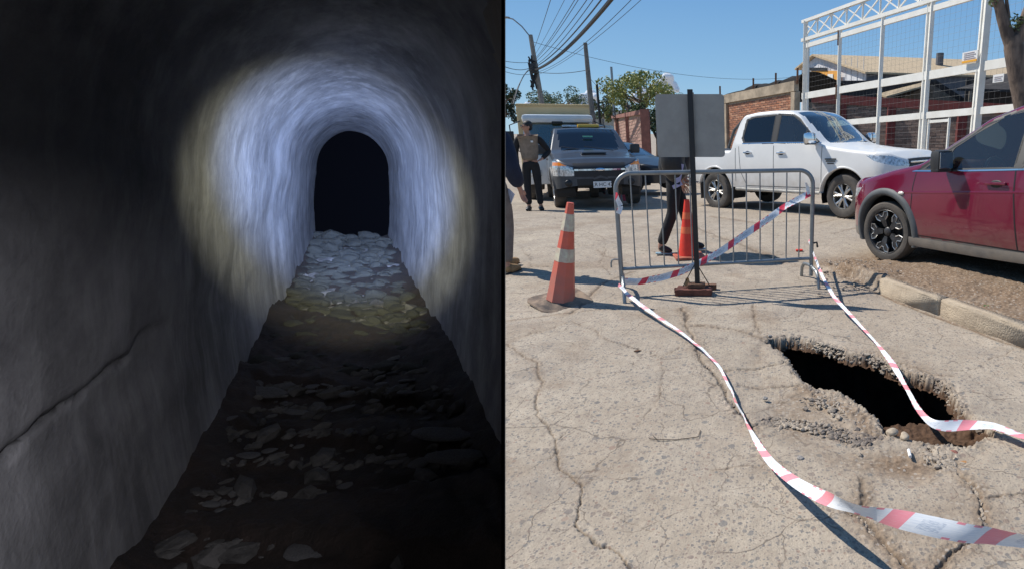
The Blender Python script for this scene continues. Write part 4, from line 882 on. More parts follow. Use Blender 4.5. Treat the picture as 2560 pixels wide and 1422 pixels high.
WB = T1+Vector((.35, -.2, -2.3))
near = [  # (attach drop, pixel where it leaves the top of the picture, distance there, sag, radius)
 (-2.5, 1514, -10, 24., .55, .085), (-2.3, 1494, -10, 24., .45, .03), (-2.2, 1476, -10, 24., .4, .016), (-2.0, 1464, -10, 24., .3, .016), (-1.9, 1446, -10, 24, .2, .014), (-1.8, 1437, -10, 24., .2, .014), (-1.6, 1414, -10, 24., .1, .010), (-2.7, 1560, -10, 24., .6, .013), (-2.9, 1588, -10, 24, .5, .011), (-1.2, 1378, -10, 24, .1, .014)]
lbs = ['thick bundled overhead cable, the heaviest of those fanning up from the left pole', 'second thick cable hugging the upper side of the heaviest one', 'overhead wire just left of the thick cables', 'overhead wire second left of the thick cables', 'overhead wire third left of the thick cables', 'overhead wire fourth left of the thick cables', 'faint overhead wire near the left side of the fan', 'overhead wire just right of the thick cables', 'rightmost thin wire of the fan from the left pole', 'leftmost and steepest wire of the fan']
for (dz, X, Y, y, sg, r), lb in zip(near, lbs):
    a = T1+Vector((.15, -.2, dz)); m_ = Vector(D(X, Y, y)); c = a+(m_-a)*1.25; wire(a, c, sg, r, lb, 'wires fanning from the left pole')
wire(T1+Vector((0, 0, -2.6)), D(1463, 177, 39.8), .15, .02, 'level wire between the two big poles', None)
wire(T2+Vector((0, 0, -2.0)), D(1530, 222, 58.), .5, .014, 'wire dipping from the tall concrete pole to the distant lamp', None)
wire(T1+Vector((0, 0, -1.9)), D(1240, 150, 30.), .1, .016, 'wire leaving the left pole towards the left, upper', 'wires leaving the left pole towards the left'); wire(T1+Vector((0, 0, -2.2)), D(1240, 158, 30.), .3, .02, 'wire leaving the left pole towards the left, lower', 'wires leaving the left pole towards the left')
wire(T1+Vector((0, 0, -2.7)), D(1240, 172, 30.), .2, .014, 'third wire leaving the left pole towards the left', 'wires leaving the left pole towards the left')
wire(T1+Vector((-.1, 0, -2.5)), D(1283, 262, 30.), -.5, .03, 'thick service cable dropping from the left pole to behind the truck', None); wire(T1+Vector((-.2, 0, -2.3)), D(1278, 262, 32.), -.3, .012, 'thin service wire dropping beside the thick one', None)
wire(D(1330, 105, 46.), D(1999, 192, 70.), 1.2, .016, 'faint long wire crossing the sky behind the tall pole to the right', None)
# ================================================================== TREES, CLOUDS
def leafmat(name, c1, c2):
    m = P(name, c1, .6, 0, 0, .9, col2=c2); return m
def leaves(name, blobs, n, size, mat, parent, seed=0):
    r = np.random.default_rng(seed); B = np.array([b[:4] for b in blobs]); wgt = B[:, 3]**2; wgt /= wgt.sum(); k = r.choice(len(B), n, p=wgt)
    d = r.normal(size=(n, 3)); d /= np.linalg.norm(d, axis=1)[:, None]; rad = B[k, 3]*r.uniform(.35, 1.08, n)**.6; c = B[k, :3]+d*rad[:, None]*np.array([1, 1, .85])
    a = r.normal(size=(n, 3)); a /= np.linalg.norm(a, axis=1)[:, None]; b_ = np.cross(a, r.normal(size=(n, 3))); b_ /= np.linalg.norm(b_, axis=1)[:, None]
    s = size*r.uniform(.5, 1.3, n)[:, None]; V = np.stack([c-a*s, c+b_*s*.45, c+a*s, c-b_*s*.45], 1).reshape(-1, 3)
    if parent is not None: V = V-np.array(parent.location)
    return link(name, npmesh(name, V, np.arange(4*n).reshape(n, 4), [mat]), parent)
M['bark'] = P('bark', (.15, .11, .085), .95, 0, .4, 5, bump=.8, bscale=18, stretch=(1, 1, .3)); M['paletrunk'] = P('pale twig bark', (.30, .25, .19), .9, 0, .2, 5)
def tree(name, label, X, y, Yc, r, nb, n, size, mat, seed, spread=1., squash=.8, zb_=None):
    c = Vector(D(X, Yc, y)); rr = random.Random(seed); zb_ = -2.3 if zb_ is None else zb_; o = thing(name, label, 'tree', (c.x, c.y, zb_)); blobs = []
    for i in range(nb):
        a = rr.uniform(0, 6.28); q = rr.uniform(.2, 1)**.6; blobs.append((c.x+math.cos(a)*r*q*spread, c.y+math.sin(a)*r*q, c.z+rr.uniform(-.9, .75)*r*squash*(1.1-q*.4), r*rr.uniform(.14, .36)))
    leaves('crown', blobs, n, size, mat, o, seed); b = MB(); b.tube([(c.x, c.y, zb_), (c.x+.1, c.y, c.z-r*.7), (c.x, c.y, c.z+r*.2)], [.22, .15, .05], 7)
    for bl in blobs[::2]: b.tube([(c.x+.05, c.y, c.z-r*rr.uniform(.2, .9)), tuple(Vector(bl[:3])*.5+Vector((c.x, c.y, c.z-r*.2))*.5), bl[:3]], [.07, .045, .015], 4)
    b.build('trunk', M['bark'], o, True, True); return o
tree('leafy_tree', 'loose yellow green leafy tree above the red panel wall', 1600, 46., 230, 2.4, 40, 5200, .12, leafmat('yellow green leaves', (.40, .39, .10), (.15, .19, .05)), 3, 1.15, .8)
tree('leafy_tree', 'lower darker part of the greenery behind the blank sign, a separate bush-like tree', 1640, 40., 300, 1.6, 18, 3200, .12, leafmat('mid green leaves', (.07, .10, .03), (.03, .05, .018)), 4)
tree('leafy_tree', 'small dark green tree just left of the lattice mast', 1508, 60., 268, 1.4, 14, 2200, .12, leafmat('dull leaves', (.10, .13, .05), (.04, .06, .025)), 5)
tree('feathery_tree', 'pale feathery green tree behind the beige box truck', 1392, 65., 258, 2.6, 26, 3800, .13, leafmat('pale leaves', (.17, .22, .13), (.08, .12, .06)), 6, 1.2, .6)
tree('dark_tree', 'dark green tree at the extreme left of the street', 1246, 38., 255, 1.5, 18, 5200, .09, leafmat('dark leaves', (.045, .075, .025), (.018, .03, .012)), 7, .8, 1.1)
for i, (X, Yc, yy, rr_) in enumerate(((1548, 285, 38., .9), (1568, 262, 40., .7))): tree('climbing_shrub', ['yellowish creeper hanging over the left end of the red panel wall', 'thin upright sprig of leaves above the red panel wall'][i], X, yy, Yc, rr_, 9, 700, .09, leafmat('creeper leaves', (.21, .22, .06), (.09, .12, .035)), 11+i)
# bare forked trunk at the right
rt = thing('street_tree', 'bare brown forked tree trunk with a few sprouts behind the red car', 'tree', tuple(D(2560, 332, 12.5))); c = lambda X, Y, y=12.5: Vector(D(X, Y, y))
b = MB(); b.tube([c(2600, 560), c(2585, 400), c(2562, 270), c(2545, 190), c(2535, 120), c(2530, 92)], [.30, .25, .21, .195, .20, .16], 12)
b.tube([c(2538, 130), c(2518, 85), c(2505, 45), c(2495, 0), c(2482, -40), c(2476, -90)], [.17, .13, .11, .10, .09, .06], 10)
b.tube([c(2536, 125), c(2548, 85), c(2562, 50), c(2580, 0), c(2590, -50)], [.16, .13, .11, .10, .08], 10); b.tube([c(2515, 80), c(2521, 40), c(2516, 0), c(2510, -30)], [.05, .04, .035, .03], 6); b.tube([c(2500, 30), c(2484, 5), c(2470, -30)], [.07, .045, .03], 6)
o = b.build('trunk', P('tree bark', (.20, .145, .11), .95, 0, 0, 7, bump=.9, bscale=14, stretch=(1, 1, .4), col2=(.075, .055, .045)), rt, True, True)
sp_ = [tuple(c(2536, 62))+(.22,), tuple(c(2546, 60))+(.16,), tuple(c(2486, 8))+(.12,)]; leaves('crown', sp_, 190, .05, leafmat('sprout leaves', (.13, .17, .05), (.06, .08, .03)), rt, 9)
def cloud(label, X, Y, y, parts, seed):
    c = Vector(D(X, Y, y)); b = MB(); rr = random.Random(seed)
    for px_, py_, r in parts:
        q = Vector(D(px_, py_, y)); k = r*y/FP
        b.ball((q.x, q.y+rr.uniform(-1, 1)*k*.3, q.z), (k, k, k*.8), 20, 14)
    o = b.build('cloud', M['cloud'], None, True); tag(o, label, 'cloud')
    rm = o.modifiers.new('remesh', 'REMESH'); rm.mode = 'VOXEL'; rm.voxel_size = 3.2*y/FP; rm.use_smooth_shade = True
    tx = bpy.data.textures.new('puff', 'CLOUDS'); tx.noise_scale = 18*y/FP; tx.noise_depth = 3; dm = o.modifiers.new('puff', 'DISPLACE'); dm.texture = tx; dm.strength = 14*y/FP; dm.texture_coords = 'GLOBAL'
    return o
mc = bpy.data.materials.new('cloud vapour'); mc.use_nodes = True; n = mc.node_tree; bs = n.nodes['Principled BSDF']; bs.inputs['Base Color'].default_value = (.93, .93, .95, 1); bs.inputs['Roughness'].default_value = 1; bs.inputs['Specular IOR Level'].default_value = 0
bs.inputs['Subsurface Weight'].default_value = 0; lw = n.nodes.new('ShaderNodeLayerWeight'); lw.inputs[0].default_value = .35; tr = n.nodes.new('ShaderNodeBsdfTransparent'); mx = n.nodes.new('ShaderNodeMixShader')
n.links.new(ramp(n, lw.outputs['Facing'], .15, .95, .0, 1.), mx.inputs[0]); n.links.new(bs.outputs[0], mx.inputs[1]); n.links.new(tr.outputs[0], mx.inputs[2]); n.links.new(mx.outputs[0], n.nodes['Material Output'].inputs[0]); M['cloud'] = mc
cloud('small white puff of cloud above the leafy tree', 1665, 210, 900., [(1668, 196, 15), (1655, 208, 14), (1678, 212, 12), (1640, 222, 15), (1668, 226, 14), (1610, 232, 14), (1690, 224, 9), (1590, 245, 14)], 1)
cloud('low white cloud bank behind the tall concrete pole', 1465, 250, 900., [(1476, 238, 13), (1462, 246, 14), (1445, 252, 12), (1490, 244, 10), (1430, 262, 10), (1455, 268, 14), (1480, 264, 16), (1320, 262, 10), (1440, 280, 12)], 2)
# ================================================================== BARRIER, SIGN, CONES, TAPES
bl_, brt = G(1557, 738)[:2], G(2027, 706)[:2]; BD = brt-bl_; BL = np.hypot(*BD); BD = BD/BL; BN = np.array([-BD[1], BD[0]])
bar = thing('crowd_barrier', 'grey steel crowd barrier with upright bars behind the sinkhole', 'barrier', (bl_[0], bl_[1], 0), math.atan2(BD[1], BD[0]))
r = .021; rc = .14; H = 1.12
b = MB(); pts = [(0, 0, .07), (0, 0, H-rc)]+[(rc-rc*math.cos(a), 0, H-rc+rc*math.sin(a)) for a in np.linspace(.2, math.pi/2, 7)]+[(BL-rc+rc*math.sin(a), 0, H-rc+rc*math.cos(a)) for a in np.linspace(0, math.pi/2-.2, 7)]+[(BL, 0, H-rc), (BL, 0, .07)]
b.tube(pts, r, 10); b.build('frame', M['galv'], bar, True); b = MB(); b.tube([(r, 0, .25), (BL-r, 0, .25)], .017, 8); b.build('bottom_rail', M['galv'], bar, True)
for i in range(13):
    b = MB(); x = BL*(i+1)/14; b.tube([(x, 0, .26), (x, 0, H-r)], .0065, 6); b.build('bar', M['galv'], bar, True)
for x in (.012, BL-.012):
    b = MB(); b.tube([(x, -.27, .0), (x, -.25, .10), (x, -.19, .155), (x, -.05, .175), (x, .05, .175), (x, .19, .155), (x, .25, .10), (x, .27, .0)], .017, 8); b.build('foot', M['galv'], bar, True)
b = MB(); b.tube([(-.0, 0, .34), (-.05, 0, .345), (-.075, 0, .34), (-.085, 0, .31), (-.085, 0, .27)], .008, 6); b.build('hook', M['galv'], bar, True)
b = MB(); b.tube([(BL, 0, .40), (BL+.05, -.01, .41), (BL+.06, -.01, .36)], .011, 6); b.build('hook', M['plastic'], bar, True)
# sign stand seen from behind
sg = G(1742, 734); sgn = thing('sign_stand', 'blank grey back of a road sign on a black post weighted with timber blocks', 'sign', (sg[0], sg[1], 0), -.03)
b = MB(); pw, ph = .605, .535; poly = []
for cx_, cy_, a0 in ((pw/2-.03, ph/2-.03, 0), (-pw/2+.03, ph/2-.03, 90), (-pw/2+.03, -ph/2+.03, 180), (pw/2-.03, -ph/2+.03, 270)):
    for k in range(4): a = R(a0+30*k); poly.append((cx_+.03*math.cos(a), cy_+.03*math.sin(a)))
pz = 1.525; lean = .036
Mx = Matrix.Translation((-.015, .035, pz)) @ Matrix.Rotation(R(90), 4, 'X'); b.prism(poly, .004, Mx); b.build('panel', P('bare aluminium back', (.31, .295, .265), .7, 0, .10, 6, bump=.05), sgn)
b = MB(); b.beam((.01, 0, .06), (-.005, .012, 1.83), .044, .03, up=(0, 1, 0)); b.build('post', M['black'], sgn)
for s in (-1, 1):
    b = MB(); b.tube([(.0, .0, .30), (s*.13, .0, .07)], .005, 5); b.build('brace', M['black'], sgn)
M['woodred'] = P('red brown timber', (.13, .045, .03), .85, 0, .35, 12, bump=.4)
for c_, d_, rz in (((-.02, -.06, .035), (.34, .08, .06), .04), ((-.03, .05, .03), (.32, .07, .055), -.05), ((.0, -.005, .085), (.16, .1, .04), .1), ((.02, .14, .03), (.30, .06, .055), .03), ((-.03, -.005, .035), (.36, .03, .05), 0)):
    b = MB(); b.bbox(c_, d_, .006, Matrix.Rotation(rz, 3, 'Z')); b.build('timber_block', M['woodred' if d_[0] > .31 else 'wood'], sgn)
b = MB(); b.box((-.09, .02, .11), (.05, .06, .07), None, .5); b.build('wedge', P('raw pine', (.42, .24, .1), .8, 0, .2, 8), sgn)
# cones
def octa(rb, rt, z0_, z1_, n=8, k=1.0):
    b = MB(); V = []
    for z, r_ in ((z0_, rb), (z1_, rt)):
        for i in range(n): a = 2*math.pi*(i+.5)/n; V.append((r_*math.cos(a), r_*math.sin(a), z))
    b.add(V, [(i, (i+1) % n, n+(i+1) % n, n+i) for i in range(n)]+[tuple(range(n, 2*n))]); return b
M['orange'] = P('faded cone orange', (.72, .13, .07), .55, 0, 0, 6, col2=(.55, .12, .08), dust=(0, .45, (.34, .25, .19), .5)); M['orange2'] = P('fresh cone red', (.75, .045, .02), .45, 0, .1, 6)
M['sleeve'] = P('worn reflective sleeve', (.62, .56, .40), .6, 0, 0, 22, col2=(.50, .36, .28)); M['conebase'] = P('dusty rubber base', (.30, .22, .155), .9, 0, 0, 8, col2=(.06, .05, .045))
cn = G(1401, 757); cone = thing('traffic_cone', 'tall faded orange traffic cone with two worn pale bands, leaning on the left', 'traffic cone', (cn[0], cn[1], 0), .12, ry=R(3.2)); Hc = .90
cone.rotation_euler = (R(-2), R(10.0), R(6)); cone.location.z = .0
def cr(z): return .128-.098*(z/Hc)
for nm, a, c, mt in (('body', .03, .385, 'orange'), ('reflective_band', .385, .50, 'sleeve'), ('body', .50, .655, 'orange'), ('reflective_band', .655, .805, 'sleeve'), ('body', .805, Hc, 'orange')):
    e = .0025 if mt == 'sleeve' else 0; ob = octa(cr(a)+e, cr(c)+e, a, c).build(nm, M[mt], cone)
b = MB(); n = 24; V = []
for j, (rr_, zz) in enumerate(((.115, .045), (.15, .03), (.235, .022), (.238, .008), (.0, .004))):
    for i in range(n):
        a = 2*math.pi*i/n; q = rr_*(1 if rr_ < .16 else min(1.22, 1/max(abs(math.cos(a)), abs(math.sin(a))))); wv = .028*(math.cos(a-.3)**2 if rr_ > .2 else 0)*(1 if math.cos(a) > 0 else .35); V.append((q*math.cos(a), q*math.sin(a), zz+wv))
b.add(V, [(j*n+i, j*n+(i+1) % n, (j+1)*n+(i+1) % n, (j+1)*n+i) for j in range(4) for i in range(n)]); bo = b.build('base', M['conebase'], cone, True); bo.rotation_euler = (R(2), R(-9.5), R(40))
cn = G(1722, 643); cone2 = thing('traffic_cone', 'bright red orange traffic cone seen through the barrier bars behind the sign post', 'traffic cone', (cn[0], cn[1], 0), .3); Hc = .70
b = MB(); b.lathe([(.125, .03), (.03, Hc), (.0, Hc+.004)], 22); b.build('body', M['orange2'], cone2, True)
for a in (.30, .47): b = MB(); b.lathe([(.125-.095*(a-.03)/.67+.002, a), (.125-.095*(a+.08-.03)/.67+.002, a+.08)], 22); b.build('reflective_band', P('orange sleeve', (.80, .16, .06), .5), cone2, True)
b = MB(); b.bbox((0, 0, .016), (.36, .36, .03), .01); b.build('base', P('dusty orange base', (.42, .12, .07), .8, 0, .3, 9), cone2)
q = G(1998, 628); b = MB(); b.bbox((0, 0, .012), (.09, .06, .02), .008); o = b.build('orange_scrap', M['orange2']); o.location = (q[0], q[1], 0); tag(o, 'small orange scrap lying behind the right end of the barrier', 'litter')
# tapes
def tape_mat(name, red, hearts):
    m = bpy.data.materials.new(name); m.use_nodes = True; n = m.node_tree; b = n.nodes['Principled BSDF']; uv = n.nodes.new('ShaderNodeUVMap'); s = n.nodes.new('ShaderNodeSeparateXYZ'); n.links.new(uv.outputs[0], s.inputs[0])
    # slanted red blocks on white, every 0.30 m; u in metres, v 0..1
    u = mth(n, 'ADD', s.outputs[0], mth(n, 'MULTIPLY', s.outputs[1], .05)); fr = mth(n, 'FRACT', mth(n, 'MULTIPLY', u, 1/.30)); blk = mth(n, 'LESS_THAN', fr, .23)
    v = s.outputs[1]; edge = mth(n, 'GREATER_THAN', mth(n, 'ABSOLUTE', mth(n, 'SUBTRACT', v, .5)), .39); dash = mth(n, 'MULTIPLY', edge, mth(n, 'LESS_THAN', mth(n, 'FRACT', mth(n, 'MULTIPLY', u, 1/.05)), .5))
    dash = mth(n, 'MULTIPLY', dash, mth(n, 'GREATER_THAN', fr, .62))
    f = mth(n, 'MAXIMUM', blk, dash); nz = noise(n, uv.outputs[0], 24, 4, .6)
    c = mixc(n, mth(n, 'MULTIPLY', f, ramp(n, nz, .25, .5, .72, 1.)), mixc(n, ramp(n, nz, .4, .7), (.78, .79, .80), (.62, .65, .70)), red); bl2 = mth(n, 'MULTIPLY', mth(n, 'GREATER_THAN', fr, .36), mth(n, 'LESS_THAN', fr, .60)); sm_ = mth(n, 'MULTIPLY', bl2, mth(n, 'LESS_THAN', mth(n, 'ABSOLUTE', mth(n, 'SUBTRACT', v, .5)), .27)); nz2 = noise(n, uv.outputs[0], 55, 2, .5); c = mixc(n, mth(n, 'MULTIPLY', sm_, ramp(n, nz2, .48, .56, 0, .75)), c, (.30, .36, .46)); n.links.new(c, b.inputs['Base Color']); b.inputs['Roughness'].default_value = .38
    b.inputs['Transmission Weight'].default_value = 0; return m
TM1 = tape_mat('red and white tape', (.80, .27, .31), False); TM2 = tape_mat('fresh red tape', (.72, .03, .07), True); M['tapeink'] = P('tape lettering', (.33, .38, .46), .6)
def ribbon(label, pts, width, mat, text=None, tsp=.30, res=240, toff=.145, tmin=0.):
    """pts: list of (Vector point, roll angle in degrees: 0 lies flat, 90 stands upright)"""
    P0 = [Vector(p[0]) for p in pts]; A0 = [p[1] for p in pts]; K0_ = [(p[2] if len(p) > 2 else 1.) for p in pts]; seg = [0]
    for i in range(1, len(P0)): seg.append(seg[-1]+(P0[i]-P0[i-1]).length)
    L = seg[-1]; q = np.linspace(0, L, res)
    def sm(v):
        y = np.interp(q, seg, v); k = np.hanning(15); k /= k.sum(); yp = np.pad(y, 7, mode='edge'); s_ = np.convolve(yp, k, 'valid'); s_[0], s_[-1] = y[0], y[-1]; return s_
    C = np.stack([sm([p[i] for p in P0]) for i in range(3)], -1); A = sm(A0); KW = sm(K0_)[:, None]; T = np.gradient(C, axis=0); T /= np.linalg.norm(T, axis=1)[:, None]
    H_ = np.cross(T, [0, 0, 1.]); H_ /= np.linalg.norm(H_, axis=1)[:, None]; Uv = np.cross(H_, T); a = np.radians(A)[:, None]; Wd = H_*np.cos(a)+Uv*np.sin(a); N = np.cross(T, Wd)
    wv = .009*fbm(q*7, q*0+len(pts), 4)[:, None]; A = A+22*fbm(q*3.1, q*0+2, 3)*min(1, L/2); nj = 5; vv = np.linspace(-.5, .5, nj); V = []; UV = []
    for j in range(nj):
        cup = (1-4*vv[j]**2)*.006*np.sin(q*9)[:, None]; V.append(C+Wd*width*KW*vv[j]+N*(cup*KW+wv)); UV.append(np.stack([q, np.full(res, vv[j]+.5)], -1))
    V = np.stack(V, 1).reshape(-1, 3); UV = np.stack(UV, 1).reshape(-1, 2); F = np.array([(i*nj+j, i*nj+nj+j, i*nj+nj+j+1, i*nj+j+1) for i in range(res-1) for j in range(nj-1)])
    V2 = V+np.repeat(N, nj, 0)*-.0006; o_ = len(V); Fa = np.vstack([F, F[:, ::-1]+o_]); me = npmesh('warning_tape', np.vstack([V, V2]), Fa, [mat], True); ul = me.uv_layers.new(name='UVMap'); UV2 = np.vstack([UV, UV]); li = np.zeros(len(me.loops), np.int32); me.loops.foreach_get('vertex_index', li); ul.data.foreach_set('uv', UV2[li].astype(np.float32).ravel())
    o = link('warning_tape', me); tag(o, label, 'warning tape')
    if text:
        cu = bpy.data.curves.new('t', 'FONT'); cu.body = text; cu.size = width*.62; cu.align_x = 'CENTER'; cu.align_y = 'CENTER'; to = bpy.data.objects.new('t', cu); COL.objects.link(to); dg = bpy.context.evaluated_depsgraph_get(); tm = bpy.data.meshes.new_from_object(to.evaluated_get(dg)); bpy.data.objects.remove(to)
        tv = np.array([v.co[:] for v in tm.vertices]); tf = [tuple(p.vertices) for p in tm.polygons]; b = MB(); k = max(toff+.05, tmin)
        sx = min(1, (tsp*.60)/(tv[:, 0].max()-tv[:, 0].min()))
        while k < L-.12:
            for side in (1, -1):
                u = k+tv[:, 0]*sx*side; vv_ = tv[:, 1]; ci = np.stack([np.interp(u, q, C[:, i]) for i in range(3)], -1); wi = np.stack([np.interp(u, q, Wd[:, i]) for i in range(3)], -1); kw = np.interp(u, q, KW[:, 0])[:, None]; ni = np.stack([np.interp(u, q, N[:, i]) for i in range(3)], -1)
                wj = np.interp(u, q, wv[:, 0])[:, None]; cupj = ((1-4*(vv_/width)**2)*.006*np.sin(u*9))[:, None]; b.add(ci+wi*vv_[:, None]*kw+ni*(cupj*kw+wj+(.0012 if side > 0 else -.0018)), tf if side > 0 else [f[::-1] for f in tf])
            k += tsp
        lt = b.build('lettering', M['tapeink'], o); lt['kind'] = 'stuff'
    return o
def gp(X, Y, z): return Vector(G(X, Y, z))
ribbon("long warning tape from the barrier's left foot past the sinkhole to the lower right", [(gp(1548, 712, .14), -70, .5), (gp(1572, 738, .12), -40, .5), (gp(1600, 760, .09), -20, .55), (gp(1640, 788, .07), -60, .4), (gp(1700, 828, .05), -30, .3), (gp(1760, 875, .04), -10, .27), (gp(1797, 912, .035), -20, .27), (gp(1822, 960, .035), -60, .30), (gp(1848, 1020, .035), -90, .28), (gp(1870, 1062, .03), -80, .28), (gp(1892, 1105, .04), -40, .5), (gp(1930, 1160, .06), -30, .6), (gp(1985, 1203, .12), -35, .7), (gp(2050, 1240, .19), -55, .8), (gp(2110, 1262, .24), -100, .8), (gp(2150, 1275, .25), -140, .7), (gp(2200, 1287, .26), -80, .95), (gp(2290, 1305, .27), -48), (gp(2370, 1325, .27), -65), (gp(2460, 1340, .27), -90), (gp(2560, 1352, .26), -110), (gp(2700, 1370, .25), -120), (gp(3500, 1430, .22), -110)], .062, TM1, None)
ribbon("warning tape sagging from the barrier's right post across the sinkhole", [(gp(2022, 600, .36), -60, .5), (gp(2036, 640, .30), -75, .5), (gp(2055, 690, .22), -30, .45), (gp(2085, 742, .14), -20, .55), (gp(2130, 790, .08), -50, .42), (gp(2190, 855, .05), -60, .28), (gp(2232, 908, .045), -10, .7), (gp(2262, 962, .04), -60, .42), (gp(2292, 1018, .03), -45, .5), (gp(2326, 1060, .02), -60, .6), (gp(2345, 1066, .02), -60), (gp(2395, 1063, .02), -40), (gp(2440, 1059, .03), -20), (gp(2490, 1062, .05), -10), (gp(2530, 1080, .06), 0), (gp(2640, 1110, .06), 10), (gp(3100, 1190, .06), 10)], .058, TM1)
def bp(X, Y, off=-.04):       # on the barrier's own plane
    n = np.array([-BD[1], BD[0], 0]); o = np.array([*bl_, 0])+n*off; r_ = ray(X, Y); t = ((o-CC)@n)/(r_@n); return Vector(CC+r_*t)
ribbon('red and white warning tape strung diagonally down across the barrier bars', [(bp(2024, 484), 60), (bp(2000, 496), 55), (bp(1962, 516), 40), (bp(1925, 545), 75), (bp(1880, 575), 70), (bp(1835, 606), 75), (bp(1795, 633), 75), (bp(1752, 656), 65), (bp(1735, 664, -.05), 80), (bp(1700, 681), 90), (bp(1650, 695), 85), (bp(1600, 704), 100), (bp(1562, 703), 90)], .062, TM2, 'PELIGRO')
o = ribbon('torn end of red and white tape knotted round the barrier\'s left post', [(bp(1541, 482), 20), (bp(1543, 500), 60), (bp(1552, 515), 100), (bp(1546, 535), 70)], .045, TM2, None, res=40)
o = ribbon('white knotted tape end hanging on the barrier\'s upper right corner', [(bp(2014, 458), 10), (bp(2019, 470), 50), (bp(2022, 488), 90)], .035, tape_mat('plain tape', (.7, .72, .75), False), None, res=30)
# ================================================================== VEHICLES  (own axes: +x ahead, +y left, z up; origin under the front axle)
def curve(pts, sig=.03):
    xs = np.array([p[0] for p in pts]); ys = np.array([p[1] for p in pts]); g = np.linspace(-.3, 7, 1461); v = np.interp(g, xs, ys); k = int(sig/.005)*3
    if k > 0: w_ = np.exp(-.5*(np.arange(-k, k+1)*.005/sig)**2); w_ /= w_.sum(); v = np.convolve(np.pad(v, k, mode='edge'), w_, 'valid')
    return lambda s: np.interp(s, g, v)
def inpoly(x, y, poly): return inside(np.asarray(x), np.asarray(y), np.array(poly, float))
class Car:
    def __init__(s, L, W, fo, wb, zt, zs, zbelt, r=.09, Lf=.6, Lr=.45, pf=2.6, pr=3.2, tumble=.42, cplan=.10, crown=.02, flare=.03, wr=.34, zmid=.62, ds=.012, wfac=((0, 1), (7, 1)), carch=.42, bulge=.06):
        s.L, s.W, s.fo, s.wb, s.wr, s.carch = L, W, fo, wb, wr, carch; s.ztf = curve(zt, .035); s.zsf = curve(zs, .05); s.zbf = curve(zbelt, .08); s.r = r; s.Lf, s.Lr, s.pf, s.pr = Lf, Lr, pf, pr
        s.tum, s.cpl, s.crown, s.flare, s.zmid, s.bulge = tumble, cplan, crown, flare, zmid, bulge; s.wf = curve(wfac, .2)
        st = [0.]
        while st[-1] < L:
            x = st[-1]; d = min(x, L-x); st.append(x+max(.0008, min(ds, .0015+d*.10)))
        st[-1] = L; s.st = np.array(st)
    def taper(s, S_):
        a = np.clip(1-S_/s.Lf, 0, 1); b = np.clip(1-(s.L-S_)/s.Lr, 0, 1)
        return (1-a**s.pf)**(1/s.pf)*(1-b**s.pr)**(1/s.pr)
    def hw(s, S_, z):
        W = s.W*s.wf(S_); zb = s.zbf(S_); zs = s.zsf(S_); zm = s.zmid; lo = np.clip((zm-z)/(zm-.15), 0, 1); mid = np.clip((z-zm)/(zb-zm+1e-6), 0, 1); up = np.maximum(z-zb, 0)
        w_ = W-s.bulge*lo**2-.028*mid**2.2-s.tum*up
        for ax in (s.fo, s.fo+s.wb): w_ = w_+s.flare*np.exp(-((S_-ax)**2+(z-s.wr-.1)**2)/(.36**2))
        return np.maximum(w_, .02)*s.taper(S_)
    def zt(s, S_, y):
        f = np.clip((s.L*.62-S_)/.8, 0, 1); return s.ztf(S_-s.cpl*y*y*f*(S_ > .5)+0*y)-s.crown*(y/s.W)**2*1.6
    def grid(s):
        S_ = s.st; n1, n2, n3 = 100, 7, 18; rows = []
        zs = s.zsf(S_); ya = s.hw(S_, s.ztf(S_)-.08)
        for _ in range(3):
            r = np.minimum(s.r, ya*.6); ze = s.zt(S_, np.maximum(ya-r, 0)); zr = np.maximum(ze-r, zs+.01); ya = s.hw(S_, zr)
        r = np.minimum(s.r, ya*.6); ze = s.zt(S_, np.maximum(ya-r, 0)); zr = np.maximum(ze-r, zs+.01); rz = np.maximum(ze-zr, .001)
        Y = []; Z = []; Rg = []
        for k in range(n1+1):
            z = zs+(zr-zs)*k/n1; Y.append(s.hw(S_, z)); Z.append(z); Rg.append(0)
        for k in range(1, n2): a = math.pi/2*k/n2; Y.append(ya-r+r*math.cos(a)); Z.append(zr+rz*math.sin(a)); Rg.append(0 if k < n2*.5 else 1)
        for k in range(n3+1): y = (ya-r)*(1-k/n3); Y.append(y); Z.append(s.zt(S_, y)); Rg.append(1)
        Y = np.array(Y).T; Z = np.array(Z).T; Y = np.concatenate([Y, -Y[:, -2::-1]], 1); Z = np.concatenate([Z, Z[:, -2::-1]], 1); Rg = np.array(Rg+Rg[-2::-1]); X = np.repeat((s.fo-S_)[:, None], Y.shape[1], 1)
        s.X, s.Y, s.Z, s.Rg = X, Y, Z, Rg; ns, nv = X.shape; idx = np.arange(ns*nv).reshape(ns, nv); s.F = np.stack([idx[:-1, :-1], idx[1:, :-1], idx[1:, 1:], idx[:-1, 1:]], -1).reshape(-1, 4)
        s.V = np.stack([X, Y, Z], -1).reshape(-1, 3); C_ = s.V[s.F].mean(1); s.cS = s.fo-C_[:, 0]; s.cY = C_[:, 1]; s.cZ = C_[:, 2]; rg = np.repeat(Rg[None, :-1], ns-1, 0).reshape(-1); s.side = rg == 0; s.top = ~s.side
        s.lab = np.array(['body']*len(s.F), dtype=object)
        for ax in (s.fo, s.fo+s.wb): s.lab[(np.hypot(s.cS-ax, s.cZ-s.wr) < s.carch) & (s.cZ < s.wr+s.carch) & (np.abs(s.cY) > s.W*.6)] = 'cut'
    def paint(s, name, mask): s.lab[mask & (s.lab != 'cut')] = name
